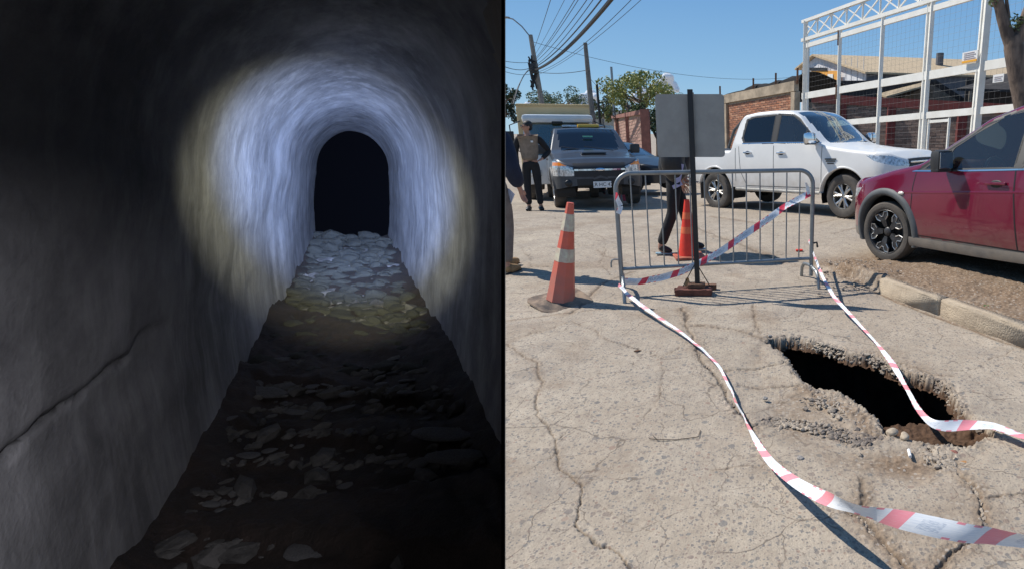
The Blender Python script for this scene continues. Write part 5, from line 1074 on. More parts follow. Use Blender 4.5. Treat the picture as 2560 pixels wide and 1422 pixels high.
    def build(s, root, mats, names):
        for nm in dict.fromkeys(s.lab):
            if nm == 'cut': continue
            f = s.F[s.lab == nm]; kind = names.get(nm, nm)
            # left and right halves are separate parts when asked for
            sides = ((1, s.cY[s.lab == nm] > 0), (-1, s.cY[s.lab == nm] <= 0)) if nm.endswith('*') else ((0, np.ones(len(f), bool)),)
            for sg_, m in sides:
                ff = f[m]
                if not len(ff): continue
                used = np.zeros(len(s.V), bool); used[ff.ravel()] = True; mp = np.cumsum(used)-1; me = npmesh(kind, s.V[used], mp[ff], [mats[nm]], True); o = link(kind, me, root)
                if nm in mats.get('_thick', ()): sd = o.modifiers.new('t', 'SOLIDIFY'); sd.thickness = .012; sd.offset = -1
    def strip(s, root, name, pts, w_, mat, off=.004, sides=(1, -1), t=.0):
        """a narrow band lying on the flank along (s, z) points"""
        P_ = []; 
        for (a0, z0_), (a1, z1_) in zip(pts[:-1], pts[1:]):
            n = max(2, int(math.hypot(a1-a0, z1_-z0_)/.04)); P_ += [(a0+(a1-a0)*k/n, z0_+(z1_-z0_)*k/n) for k in range(n)]
        P_.append(pts[-1]); P_ = np.array(P_); T = np.gradient(P_, axis=0); T /= np.linalg.norm(T, axis=1)[:, None]+1e-9; N = np.stack([-T[:, 1], T[:, 0]], -1)
        for sg_ in sides:
            V = []
            for c in (-.5, 0, .5): q = P_+N*w_*c; V.append(np.stack([s.fo-q[:, 0], sg_*(s.hw(q[:, 0], q[:, 1])+off+(.5-abs(c))*t), q[:, 1]], -1))
            V = np.stack(V, 1).reshape(-1, 3); n = len(P_); F = [(i*3+j, i*3+3+j, i*3+4+j, i*3+1+j)[::sg_] for i in range(n-1) for j in range(2)]; link(name, npmesh(name, V, F, [mat], True), root)
    def arches(s, root, mat, w_=.075, off=.022, name='wheel_arch'):
        for ax in (s.fo, s.fo+s.wb):
            for sg_ in (1, -1):
                V = []; a = np.linspace(-.35, math.pi+.35, 40); prof = ((s.carch-.008, -.10), (s.carch-.008, off*.5), (s.carch+w_*.25, off), (s.carch+w_*.75, off*.95), (s.carch+w_, .0))
                for rr_, o_ in prof:
                    S_ = ax-np.cos(a)*rr_; z = s.wr+np.sin(a)*rr_; zc = np.maximum(z, s.zsf(S_)-.03); V.append(np.stack([s.fo-S_, sg_*(s.hw(S_, zc)+o_), zc], -1))
                V = np.stack(V, 1).reshape(-1, 3); m = len(prof); F = [(i*m+j, i*m+m+j, i*m+m+j+1, i*m+j+1)[::sg_] for i in range(39) for j in range(m-1)]; link(name, npmesh(name, V, F, [mat], True), root)
                b = MB(); a = np.linspace(-.3, math.pi+.3, 20); y1 = sg_*(s.W-.05); y0 = sg_*(s.W-.42); vv = []
                for g in a: vv += [(s.fo-ax+math.cos(g)*s.carch, y1, s.wr+math.sin(g)*s.carch), (s.fo-ax+math.cos(g)*s.carch, y0, s.wr+math.sin(g)*s.carch)]
                b.add(vv, [(2*i, 2*i+1, 2*i+3, 2*i+2) for i in range(19)]); b.add([v for v in vv[1::2]], [tuple(range(20))]); b.build('wheel_well', M['black'], root)
def wheel(root, x, y, r, w_, side, style, rimr, steer=0.0, tyremat=None):
    o = bpy.data.objects.new('wheel', None); COL.objects.link(o); o.parent = root; o.location = (x, y, r); o.rotation_euler = (0, .35, steer if side > 0 else steer)
    Mt = Matrix.Rotation(R(-90*side), 3, 'X'); b = MB(); h = w_/2                       # lathe axis ends up pointing outwards
    b.lathe([(rimr, -h), (r*.93, -h), (r*.985, -h*.75), (r, -h*.45), (r*1.0, h*.45), (r*.985, h*.78), (r*.93, h), (r*.84, h*1.04), (rimr+.012, h*.98), (rimr, h*.9)], 48, Mt); b.build('tyre', tyremat or M['rubber'], o, True)
    if style != 'strek':
        pass
    b = MB(); b.lathe([(rimr, h*.92), (rimr*.985, h*.95), (rimr*.95, h*.86), (rimr*.93, h*.3), (rimr*.90, -h*.8)], 40, Mt); b.build('rim', M['alloy'] if style != 'strek' else M['alloydark'], o, True)
    b = MB(); b.lathe([(rimr*.95, -h*.3), (.0, -h*.3)], 24, Mt); b.build('brake_disc', P('brake dust', (.03, .028, .026), .8) if 'brk' not in M else M['brk'], o)
    def at(rad, ang, dz): return Vector((rad*math.cos(ang), side*(dz), rad*math.sin(ang)))
    hub = MB(); hub.lathe([(.0, h*.72), (rimr*.15, h*.72), (rimr*.2, h*.62), (rimr*.2, h*.2)], 16, Mt); hub.build('hub_cap', M['alloydark'] if style == 'strek' else M['alloy'], o, True)
    if style == 'strek':                                   # five broad dark spokes edged with bright metal
        for k in range(5):
            g = 2*math.pi*k/5+.30; poly = [(.10, .26), (.16, .55), (.36, .74), (.40, .955), (-.40, .955), (-.36, .74), (-.16, .55), (-.10, .26)]
            sp_ = MB(); pts = []
            for lev in (h*.45, h*.78):
                for (t, q) in poly:
                    rad = math.hypot(q, t*q if q > .9 else t*.9)*rimr; rad = q*rimr; pts.append(at(rad, g+math.atan2(t*.95, q)*(1.0), lev-(.012 if q < .5 else 0)))
            # notch in the spoke's outer end
            n = len(poly); sp_.add(pts, [tuple(range(n)), tuple(range(2*n-1, n-1, -1))]+[(i, (i+1) % n, n+(i+1) % n, n+i) for i in range(n)]); sp_.build('spoke', M['alloydark'], o)
            ed = MB(); lev = h*.80
            for sgn_ in (1, -1):
                pl = [at(q*rimr, g+math.atan2(sgn_*t*.95, q), lev) for t, q in ((.17, .56), (.37, .74), (.41, .94))]; ed.tube(pl, .0065, 5)
            ed.tube([at(.93*rimr, g+math.atan2(sg2*.40, .95), lev) for sg2 in (1,)]+[at(.90*rimr, g+.18, lev), at(.72*rimr, g+.07, lev), at(.72*rimr, g-.07, lev), at(.90*rimr, g-.18, lev), at(.93*rimr, g-math.atan2(.40, .95), lev)], .0065, 5); ed.build('spoke_edge', M['alloy'], o)
    else:
        ns = 6
        for k in range(ns):
            g = 2*math.pi*k/ns+.2
            for d in (-.13, .13):
                b = MB(); b.tube([at(rimr*.18, g, h*.62), at(rimr*.55, g+d*.7, h*.74), at(rimr*.93, g+d*1.35, h*.80)], [.030*rimr/.22, .022*rimr/.22, .019*rimr/.22], 6); b.build('spoke', M['alloy'], o)
    return o
M['brk'] = P('brake dust', (.03, .028, .026), .8)
def mirror(root, x, y, z, side, shell, w_=.24, h=.17):
    o = bpy.data.objects.new('mirror', None); COL.objects.link(o); o.parent = root; o.location = (x, y, z)
    b = MB(); b.bbox((0, side*.15, .03), (.12, w_, h), .045); b.build('housing', shell, o, True); b = MB(); b.beam((0, 0, -.03), (0, side*.10, -.01), .06, .05); b.bbox((0, side*.15, -.055), (.10, w_*.92, .05), .02); b.build('arm', M['plastic'], o, True)
    b = MB(); b.bbox((-.062, side*.15, .03), (.006, w_*.84, h*.76), .002); b.build('mirror_glass', M['chrome'], o)
def seats(root, xs, z, w_=.50, mat=None, ys=(.38, -.38)):
    for x in xs:
        for y in ys:
            b = MB(); b.bbox((x, y, z), (.50, w_, .16), .05); b.bbox((x-.30, y, z+.36), (.16, w_, .62), .06); b.bbox((x-.33, y, z+.74), (.10, .26, .17), .04); o = b.build('seat', mat or M['seat'], root, True)
def steer_wheel(root, x, y, z):
    b = MB(); c = Vector((x, y, z)); u = Vector((.35, 0, .94)).normalized(); v = Vector((0, 1, 0)); b.tube([c+(u*math.cos(a)+v*math.sin(a))*.185 for a in np.linspace(0, 2*math.pi, 25)], .015, 6, False); b.tube([c-v*.18, c+Vector((.02, 0, -.02)), c+v*.18], .014, 5); b.tube([c, c+Vector((.3, 0, -.12))], .03, 6); b.build('steering_wheel', M['black'], root, True)
def handle(car, root, s_, z, mat, sides=(1, -1), l=.19):
    for sg_ in sides:
        y = float(car.hw(np.array([s_]), np.array([z]))[0]); b = MB(); b.bbox((car.fo-s_, sg_*(y+.022), z), (l, .022, .028), .009); b.box((car.fo-s_+l*.4, sg_*(y+.006), z), (.03, .03, .022)); b.box((car.fo-s_-l*.4, sg_*(y+.006), z), (.03, .03, .022)); b.build('door_handle', mat, root, True)
        b = MB(); b.ball((car.fo-s_, sg_*(y+.001), z-.005), (.07, .006, .036), 12, 6); b.build('handle_recess', M['black'], root, True)
def plate_text(root, txt, c, M4, w_, h, mat=None):
    b = MB(); b.bbox((0, 0, 0), (w_, .012, h), .004); me = b.mesh('number_plate', M['plate']); o = link('number_plate', me, root); o.matrix_local = M4
    cu = bpy.data.curves.new('t', 'FONT'); cu.body = txt; cu.size = h*.78; cu.align_x = 'CENTER'; cu.align_y = 'CENTER'; to = bpy.data.objects.new('t', cu); COL.objects.link(to); dg = bpy.context.evaluated_depsgraph_get(); tm = bpy.data.meshes.new_from_object(to.evaluated_get(dg)); bpy.data.objects.remove(to)
    tm.transform(Matrix.Translation((0, -.0075, 0)) @ Matrix.Rotation(R(90), 4, 'X')); tm.materials.clear(); tm.materials.append(M['ink']); q = link('lettering', tm, o); q['kind'] = 'stuff'
# ---- red crossover -------------------------------------------------
DUSTC = (.20, .155, .115)
M['redpaint'] = P('dusty crimson paint', (.155, .004, .026), .2, .1, .08, 3, coat=1, dust=(.25, .62, DUSTC, .45))
M['cladding'] = P('dusty grey cladding', (.10, .10, .10), .75, 0, .25, 8, dust=(.1, .75, (.27, .225, .175), .8))
def place(root, px_, py_, zg, head, pitch=0.0):
    p = G(px_, py_, zg); root.location = (p[0], p[1], zg); root.rotation_euler = (0, pitch, head); return p
sb = thing('parked_car', 'dusty crimson crossover car with black wheel arches parked on the dirt verge at the right', 'car')
hd = math.radians(90+32.5)
c = Car(4.45, .885, .95, 2.63,
        zt=[(0, .52), (.02, .66), (.12, .83), (.35, .93), (.9, 1.06), (1.30, 1.13), (1.55, 1.26), (2.05, 1.54), (2.4, 1.64), (2.9, 1.67), (3.5, 1.62), (4.0, 1.52), (4.28, 1.10), (4.42, .95), (4.45, .8)],
        zs=[(0, .30), (.5, .24), (.9, .24), (3.9, .26), (4.45, .42)], zbelt=[(0, .80), (1.0, 1.0), (1.8, 1.04), (3.0, 1.08), (4.45, 1.12)], r=.075, Lf=.75, pf=2.3, Lr=.5, tumble=.40, cplan=.16, wr=.345, zmid=.60, ds=.012, carch=.425, flare=.035)
c.grid(); S_, Y_, Z_ = c.cS, c.cY, c.cZ
c.paint('screen', c.top & (S_ > 1.22) & (Z_ > 1.07) & (S_ < 2.16) & (np.abs(Y_) < .60)); c.paint('rearscreen', c.top & (S_ > 3.98) & (Z_ > 1.12) & (np.abs(Y_) < .55))
wind = [(1.46, 1.045), (1.58, 1.135), (2.02, 1.405), (2.28, 1.535), (2.52, 1.58), (2.52, 1.07), (1.6, 1.045)]; wind2 = [(2.60, 1.075), (2.60, 1.585), (3.3, 1.565), (3.52, 1.48), (3.52, 1.12)]; wind3 = [(3.60, 1.14), (3.60, 1.42), (3.80, 1.37), (3.98, 1.22), (3.9, 1.16)]
trim = [(1.36, 1.025), (1.54, 1.155), (1.99, 1.425), (2.26, 1.56), (2.7, 1.61), (3.35, 1.59), (3.85, 1.43), (4.06, 1.21), (3.95, 1.135), (2.6, 1.055), (1.6, 1.025)]
ts = .0+Y_*0
c.paint('trim', c.side & inpoly(S_, Z_, trim)); 
for wq in (wind, wind2, wind3): c.paint('glass*', c.side & inpoly(S_, Z_, wq))
c.paint('door*', c.side & (c.lab == 'body') & inpoly(S_, Z_, [(1.42, .36), (1.34, .62), (1.36, 1.03), (2.54, 1.06), (2.58, .36)])); c.paint('rear_door*', c.side & (c.lab == 'body') & inpoly(S_, Z_, [(2.58, .36), (2.55, 1.06), (3.62, 1.14), (3.45, .62), (3.2, .36)]))
c.paint('cladding', (c.side & (c.lab != 'cut') & (Z_ < .34) & (S_ > 1.2) & (S_ < 3.3)) | (c.side & (S_ < .5) & (Z_ < .36)))
c.paint('head*', c.side & inpoly(S_, Z_, [(-.1, .66), (.10, .62), (.44, .74), (.52, .83), (.2, .80), (-.1, .76)]) & (np.abs(Y_) > .42)); c.paint('hood', c.top & (S_ < 1.20) & (np.abs(Y_) < .68)); c.paint('grille', (S_ < .06) & (np.abs(Y_) < .4) & (Z_ < .72) & (Z_ > .42))
c.build(sb, {'body': M['redpaint'], 'screen': M['windscreen'], 'rearscreen': M['darkglass'], 'trim': M['black'], 'glass*': M['windscreen'], 'door*': M['redpaint'], 'rear_door*': M['redpaint'], 'cladding': M['cladding'], 'head*': M['lens'], 'hood': M['redpaint'], 'grille': M['black']},
        {'screen': 'windscreen', 'rearscreen': 'rear_window', 'trim': 'window_frame', 'glass*': 'side_window', 'door*': 'front_door', 'rear_door*': 'rear_door', 'head*': 'headlight', 'cladding': 'sill_cladding'})
M['archclad'] = P('grey arch plastic', (.08, .087, .092), .6, 0, .15, 8); c.arches(sb, M['archclad'], .07, .022)
[c.strip(sb, 'window_seal', list(q_)+[q_[0]], .018, M['black'], .003) for q_ in (wind, wind2, wind3)]; c.strip(sb, 'sill_skirt', [(1.33, .285), (2.2, .275), (3.15, .285)], .10, M['cladding'], .02, t=.02)
c.strip(sb, 'door_gap', [(1.36, .36), (1.345, .62), (1.35, .86), (1.38, 1.025)], .009, M['black'], .002); c.strip(sb, 'door_gap', [(2.62, .34), (2.58, .60), (2.545, .86), (2.54, 1.05)], .013, M['black'], .002); c.strip(sb, 'door_gap', [(1.36, .36), (2.70, .34)], .009, M['black'], .002)
c.strip(sb, 'window_trim', [(1.32, 1.032), (1.8, 1.036), (2.62, 1.06), (3.6, 1.12)], .014, M['chrome'], .004)
for a in ([(2.555, 1.06), (2.56, 1.58)],): c.strip(sb, 'door_pillar', a, .085, M['black'], .003)
c.strip(sb, 'door_pillar', [(1.66, 1.04), (1.79, 1.26)], .016, M['black'], .003)
c.strip(sb, 'crease_line', [(1.0, .80), (1.6, .815), (2.6, .86), (3.4, .90)], .03, M['redpaint'], .0, t=.010)
handle(c, sb, 2.36, .93, M['redpaint'], l=.22); handle(c, sb, 3.5, .93, M['redpaint'])
for sg_ in (1, -1):
    b = MB(); y = float(c.hw(np.array([1.07]), np.array([.79]))[0]); b.ball((c.fo-1.20, sg_*(y+.004), .795), (.042, .012, .02), 12, 6); b.build('side_repeater', P('clear lens', (.85, .8, .7), .2, coat=1) if sg_ > 0 else M['amber'], sb, True)
    mirror(sb, c.fo-1.80, sg_*.82, 1.11, sg_, M['plastic'], .22, .20)
    wheel(sb, 0, sg_*.775, .345, .215, sg_, 'strek', .252, .10); wheel(sb, -2.63, sg_*.775, .345, .215, sg_, 'strek', .252)
b = MB(); b.bbox((-1.55, 0, .62), (2.7, 1.42, .30), .05); b.build('cabin_floor', M['black'], sb); b = MB(); b.bbox((c.fo-1.62, 0, .90), (.48, 1.42, .18), .06); b.build('dashboard', M['seat'], sb, True)
seats(sb, (c.fo-2.45,), .72); seats(sb, (c.fo-3.35,), .74, .62); steer_wheel(sb, c.fo-2.02, .38, .98)
b = MB(); b.tube([(.55, 0, .22), (-3.2, 0, .24)], .5, 8); 
b = MB(); b.bbox((-1.3, 0, .30), (3.9, 1.25, .14), .03); b.build('underbody', M['black'], sb)
place(sb, 2222, 650, .03, hd, R(2.4))
p = ray(2226, 652); p = CC+p*((.03-CH)/p[2]); sb.location = (p[0]+.775*math.sin(hd)*1.0, p[1]-.775*math.cos(hd), .03)
# ---- white pickup ---------------------------------------------------
M['whitepaint'] = P('white paint dusty', (.80, .785, .75), .35, 0, .03, 2, coat=.35, dust=(.35, .95, (.42, .345, .26), .6))
wp = thing('white_pickup', 'white double cab pickup truck with alloy wheels standing side-on behind the barrier', 'pickup truck')
def pickup(root, paint, glassm, k=1.0, arch=None, scoop=False, L=5.56, fo=1.10, wb=3.22, W=.93, roof=1.96, style='six', rimr=.225, wr=.385, hoodz=1.22, tall=1.0, belt=1.32, carch=.50, bedz=1.24, door2=True, sclad=None, nose=1.04):
    c = Car(L, W, fo, wb, zt=[(0, nose-.22), (.015, nose-.08), (.10, nose), (.30, hoodz-.06), (.9, hoodz), (1.36, hoodz+.065), (1.55, hoodz+.13), (2.10, roof-.135), (2.32, roof-.035), (2.75, roof), (3.25, roof-.01), (3.60, roof-.05), (3.70, roof-.20), (3.80, bedz+.05), (3.86, bedz), (L-.11, bedz+.02), (L-.02, bedz-.06), (L, bedz-.2)],
            zs=[(0, .50), (.25, .42), (.5, .42), (1.4, .46), (3.6, .47), (4.9, .58), (5.56, .62)], zbelt=[(0, .9), (.5, hoodz-.10), (1.3, belt-.04), (2, belt), (3.8, belt+.01), (5.36, belt-.08)], r=.07, Lf=.62, pf=2.7, Lr=.22, tumble=.33, cplan=.13, wr=wr, zmid=.80, ds=.014, carch=carch, flare=.035, bulge=.05)
    c.grid(); S_, Y_, Z_ = c.cS, c.cY, c.cZ; b_ = belt
    c.paint('screen', c.top & (S_ > 1.46) & (Z_ > hoodz+.095) & (S_ < 2.30) & (np.abs(Y_) < .64)); c.paint('rear', c.top & (S_ > 3.62) & (S_ < 3.83) & (Z_ > bedz+.1) & (np.abs(Y_) < .55))
    q1 = [(1.62, b_+.01), (1.78, b_+.12), (2.12, roof-.25), (2.32, roof-.135), (2.63, roof-.105), (2.63, b_+.03)]; q2 = [(2.76, b_+.03), (2.76, roof-.105), (3.30, roof-.12), (3.47, roof-.16), (3.52, b_+.14), (3.45, b_+.04)]
    tr = [(1.54, b_-.005), (1.74, b_+.14), (2.08, roof-.22), (2.30, roof-.11), (2.70, roof-.085), (3.34, roof-.10), (3.52, roof-.15), (3.56, b_+.12), (3.48, b_+.015)]
    c.paint('trim', c.side & inpoly(S_, Z_, tr)); c.paint('glass*', c.side & inpoly(S_, Z_, q1)); c.paint('rglass*', c.side & inpoly(S_, Z_, q2))
    c.paint('door*', c.side & (c.lab == 'body') & inpoly(S_, Z_, [(1.58, .52), (1.56, b_), (2.68, b_+.02), (2.68, .52)])); c.paint('rdoor*', c.side & (c.lab == 'body') & inpoly(S_, Z_, [(2.70, .52), (2.70, b_+.02), (3.60, b_+.02), (3.58, .85), (3.40, .52)]))
    c.paint('hood', c.top & (S_ < 1.42) & (S_ > .12) & (np.abs(Y_) < .74)); c.paint('bed', c.top & (S_ > 3.88) & (S_ < 5.26) & (np.abs(Y_) < W-.10))
    c.V = c.V.copy(); 
    s_q = (q1, q2)
    names = {'screen': 'windscreen', 'rear': 'rear_window', 'trim': 'window_frame', 'glass*': 'side_window', 'rglass*': 'rear_side_window', 'door*': 'front_door', 'rdoor*': 'rear_door', 'head*': 'headlight', 'amber*': 'indicator', 'bed': 'bed_cover'}
    mats = {'body': paint, 'screen': glassm, 'rear': M['darkglass'], 'trim': M['black'], 'glass*': glassm, 'rglass*': M['darkglass'], 'door*': paint, 'rdoor*': paint, 'hood': paint, 'bed': M['plastic'], 'head*': M['lens'], 'amber*': M['amber'], 'grille': M['black'], 'bumper': sclad or paint, 'intake': M['black']}
    c.seals = s_q
    return c, mats, names
c, mats, names = pickup(wp, M['whitepaint'], M['windscreen'])
S_, Y_, Z_ = c.cS, c.cY, c.cZ
c.paint('head*', c.side & inpoly(S_, Z_, [(-.05, .92), (.16, .91), (.50, 1.0), (.66, 1.095), (.30, 1.08), (-.05, 1.05)]) & (np.abs(Y_) > .50)); c.paint('grille', (S_ < .10) & (np.abs(Y_) < .52) & (Z_ > .74) & (Z_ < 1.03)); c.paint('intake', (S_ < .12) & (np.abs(Y_) < .60) & (Z_ > .46) & (Z_ < .62))
[c.strip(wp, 'window_seal', list(q_)+[q_[0]], .022, M['black'], .003) for q_ in c.seals]; c.build(wp, mats, names); c.arches(wp, M['whitepaint'], .025, .006)
for a in ([(1.57, .52), (1.56, 1.27)], [(2.69, .52), (2.69, 1.29)], [(3.40, .52), (3.56, .80), (3.61, 1.29)], [(1.57, .52), (3.40, .52)], [(3.70, .60), (3.70, 1.26)]): c.strip(wp, 'door_gap', a, .010, M['plastic'], .002)
c.strip(wp, 'door_pillar', [(2.695, 1.35), (2.695, 1.85)], .13, M['black'], .003); c.strip(wp, 'window_trim', [(1.58, 1.325), (2.6, 1.345), (3.52, 1.345)], .016, M['chrome'], .004)
c.strip(wp, 'door_pillar', [(1.95, 1.34), (1.95, 1.60)], .02, M['black'], .003)
c.strip(wp, 'side_step', [(1.60, .43), (3.70, .45)], .06, P('step alloy', (.42, .40, .36), .6, .2, .2, 9), .02, t=.05)
for sg_ in (1, -1):
    y = float(c.hw(np.array([1.35]), np.array([.98]))[0]); b = MB()
    for dz, l in ((.035, .24), (0, .2), (-.04, .14)): b.bbox((c.fo-1.36, sg_*(y+.008), 1.0+dz), (l, .012, .022), .005)
    b.build('wing_vent', M['plastic'], wp); handle(c, wp, 2.50, 1.15, M['chrome'], (sg_,), .2); handle(c, wp, 3.36, 1.17, M['chrome'], (sg_,), .2)
    mirror(wp, c.fo-1.72, sg_*.90, 1.37, sg_, M['chrome'], .25, .20); wheel(wp, 0, sg_*.80, .388, .25, sg_, 'six', .225, -.10); wheel(wp, -3.22, sg_*.80, .388, .25, sg_, 'six', .225)
    b = MB(); b.tube([(c.fo-3.74, sg_*.62, 1.80), (c.fo-3.95, sg_*.66, 1.62), (c.fo-4.10, sg_*.70, 1.26)], .032, 8); b.build('sports_bar', M['greyplastic'], wp, True)
b = MB(); b.tube([(c.fo-3.74, -.62, 1.80), (c.fo-3.74, .62, 1.80)], .032, 8); b.tube([(c.fo-3.9, -.7, 1.52), (c.fo-3.9, .7, 1.52)], .02, 6); b.build('rear_bar', M['galv'], wp, True)
b = MB()
for z in (.80, .88, .97): b.bbox((c.fo-.02, 0, z), (.03, 1.02, .03), .008)
b.build('grille_bar', M['chrome'], wp)
b = MB(); b.bbox((-1.75, 0, .75), (2.7, 1.5, .45), .05); b.build('cabin_floor', M['black'], wp); b = MB(); b.bbox((c.fo-1.78, 0, 1.17), (.46, 1.5, .17), .06); b.build('dashboard', M['seat'], wp, True); seats(wp, (c.fo-2.55,), 1.05); seats(wp, (c.fo-3.35,), 1.05, .62); steer_wheel(wp, c.fo-2.12, .40, 1.28)
b = MB(); b.tube([(c.fo-2.45, .0, 1.95), (c.fo-2.53, .0, 2.03)], .006, 5); b.bbox((c.fo-2.45, 0, 1.965), (.1, .05, .03), .01); b.build('antenna', M['black'], wp)
b = MB(); b.bbox((-1.7, 0, .50), (4.6, .9, .16), .04); b.build('underbody', M['black'], wp)
for sg_ in (1, -1): b = MB(); b.bbox((-3.66, sg_*.80, .38), (.02, .28, .34), .005); b.build('mud_flap', M['rubber'], wp)
b = MB(); b.bbox((c.fo-1.62, -.1, 1.35), (.12, .26, .012), .004, Matrix.Rotation(.3, 3, 'Y')); b.build('dashboard_paper', M['plate'], wp)
gf = G(2112, 546, -.01); gr_ = G(1800, 523, -.115); hv = (gf-gr_)[:2]; hw_ = math.atan2(hv[1], hv[0]); rt_ = np.array([math.sin(hw_), -math.cos(hw_)])   # its right flank faces the lens
o_ = gf[:2]-rt_*.86; wp.location = (o_[0], o_[1], float(gf[2])-.0); wp.rotation_euler = (0, -math.asin(.105/3.22)*1.0, hw_)
print('WB', np.hypot(*hv))
# ---- grey pickup facing the lens ------------------------------------
M['greypaint'] = P('grey metallic paint', (.066, .069, .077), .33, .4, .08, 3, coat=.6, dust=(.4, 1.0, (.2, .17, .14), .35)); M['silverpaint'] = P('silver door paint', (.25, .26, .27), .35, .5, .08, 3, coat=.6)
gk = thing('grey_pickup', 'dark grey pickup truck with bonnet scoop and orange indicators facing the camera at the left', 'pickup truck')
c, mats, names = pickup(gk, M['greypaint'], M['darkglass'], W=.90, L=5.0, wb=3.05, fo=.88, roof=1.74, bedz=1.13, hoodz=1.10, belt=1.16, wr=.37, carch=.44, sclad=M['greyplastic'], nose=.92)
S_, Y_, Z_ = c.cS, c.cY, c.cZ; aY = np.abs(Y_)
c.paint('bumper', (S_ < .62) & (Z_ < .70) & c.side); c.paint('head*', c.side & (S_ < .50) & (aY > .50) & (Z_ > .72-.04) & (Z_ < .98) & (Z_ < .70+.9*(aY-.2))); c.paint('amber*', c.side & (S_ < .50) & (aY > .60) & (Z_ > .885) & (Z_ < .955) & (Z_ < .74+.9*(aY-.2)))
c.paint('grille', (S_ < .25) & (aY < .52) & (Z_ > .66) & (Z_ < .935)); c.paint('intake', (S_ < .2) & (aY < .46) & (Z_ > .48) & (Z_ < .62) & c.side)
mats['door*'] = mats['rdoor*'] = M['silverpaint']; [c.strip(gk, 'window_seal', list(q_)+[q_[0]], .022, M['black'], .003) for q_ in c.seals]; c.build(gk, mats, names); c.arches(gk, M['greyplastic'], .06, .03)
for a in ([(1.57, .52), (1.56, 1.16)], [(2.69, .52), (2.69, 1.18)], [(1.57, .52), (3.40, .52)]): c.strip(gk, 'door_gap', a, .012, M['black'], .002)
c.strip(gk, 'door_pillar', [(2.695, 1.19), (2.695, 1.62)], .13, M['black'], .003)
def nose_x(y, z):                                   # how far forward the nose reaches there
    s = np.linspace(0, .7, 300); h = c.hw(s, np.full(300, z)); i = np.argmax(h > abs(y)); return c.fo-s[i]
b = MB()
for y0_ in np.linspace(-.50, .42, 12): b.beam((nose_x(y0_, .80)+.012, y0_, .80), (nose_x(y0_+.08, .80)+.012, y0_+.08, .80), .02, .035)
b.ball((nose_x(0, .80)+.02, 0, .80), (.02, .10, .035), 12, 6); b.build('grille_bar', M['chrome'], gk, True)
for sg_ in (1, -1):
    b = MB(); b.ball((nose_x(.62, .54)+.01, sg_*.62, .54), (.03, .085, .07), 14, 8); b.build('fog_lamp', M['black'], gk, True)
    mirror(gk, c.fo-1.70, sg_*.88, 1.20, sg_, M['plastic'], .23, .20); wheel(gk, 0, sg_*.77, .37, .25, sg_, 'six', .20, 0); wheel(gk, -3.05, sg_*.77, .37, .25, sg_, 'six', .20)
    handle(c, gk, 2.5, 1.0, M['greypaint'], (sg_,))
b = MB(); b.bbox((c.fo-1.02, 0, 1.125), (.30, .52, .055), .02); b.build('bonnet_scoop', M['greypaint'], gk, True); b = MB(); b.bbox((c.fo-.868, 0, 1.122), (.02, .46, .034), .008); b.build('scoop_mouth', M['black'], gk)
b = MB(); b.bbox((c.fo-2.75, .12, 1.775), (.22, .50, .075), .025); b.build('light_bar', P('amber roof light', (.75, .45, .05), .4, coat=.5), gk, True); b = MB(); b.bbox((c.fo-2.75, -.32, 1.765), (.2, .34, .05), .02); b.build('roof_lamp', M['lens'], gk, True)
plate_text(gk, 'LR HC 42', None, Matrix.Translation((nose_x(.05, .52)+.03, .02, .50)) @ Matrix.Rotation(R(90), 4, 'Z'), .36, .13)
for y_, z_, w2, h2 in ((.0, 1.50, .22, .03), (.05, 1.20, .5, .02)):
    x_ = c.fo-1.5-(z_-1.2)*1.05; b = MB(); b.bbox((x_-.05, y_, z_), (.02, w2, h2), .004); b.build('dashboard_paper', M['plate'] if z_ < 1.3 else P('green sticker', (.15, .45, .3), .6), gk)
b = MB(); b.tube([(c.fo-1.47, .50, 1.185), (c.fo-1.62, -.12, 1.275)], .008, 5); b.tube([(c.fo-1.47, -.05, 1.185), (c.fo-1.62, -.62, 1.275)], .008, 5); b.build('wiper', M['black'], gk)
b = MB(); b.bbox((-1.75, 0, .75), (2.7, 1.5, .45), .05); b.build('cabin_floor', M['black'], gk); b = MB(); b.bbox((c.fo-1.80, 0, 1.06), (.46, 1.4, .15), .06); b.build('dashboard', M['seat'], gk, True); seats(gk, (c.fo-2.5,), .92); steer_wheel(gk, c.fo-2.12, .4, 1.12)
b = MB(); b.bbox((-1.6, 0, .50), (4.4, .9, .16), .04); b.build('underbody', M['black'], gk)
ga = G(1493, 521, -.07); hg = math.atan2(-.955, .40); gk.location = (ga[0]-.16, ga[1]+.62, -.09); gk.rotation_euler = (0, R(-1.8), hg)
# ---- dark car behind -----------------------------------------------
dk = thing('dark_car', 'dark blue grey car half hidden behind the grey pickup, left of the blank sign', 'car')
c = Car(4.4, .87, .9, 2.6, zt=[(0, .55), (.03, .68), (.15, .78), (.9, .95), (1.3, 1.0), (2.0, 1.36), (2.6, 1.44), (3.2, 1.40), (3.9, 1.05), (4.35, .98), (4.4, .8)], zs=[(0, .28), (4.4, .35)], zbelt=[(0, .75), (1, .9), (4.4, .98)], r=.08, Lf=.7, tumble=.45, wr=.31, ds=.04, carch=.36)
c.grid(); S_, Y_, Z_ = c.cS, c.cY, c.cZ; c.paint('glass*', c.side & inpoly(S_, Z_, [(1.5, .96), (2.05, 1.28), (2.5, 1.36), (3.1, 1.33), (3.7, 1.02)])); c.paint('screen', c.top & (S_ > 1.35) & (S_ < 2.0) & (np.abs(Y_) < .6)); c.paint('rear', c.top & (S_ > 3.3) & (S_ < 3.85) & (np.abs(Y_) < .55)); c.paint('tail*', c.side & (S_ > 4.0) & (Z_ > .78) & (Z_ < .92))
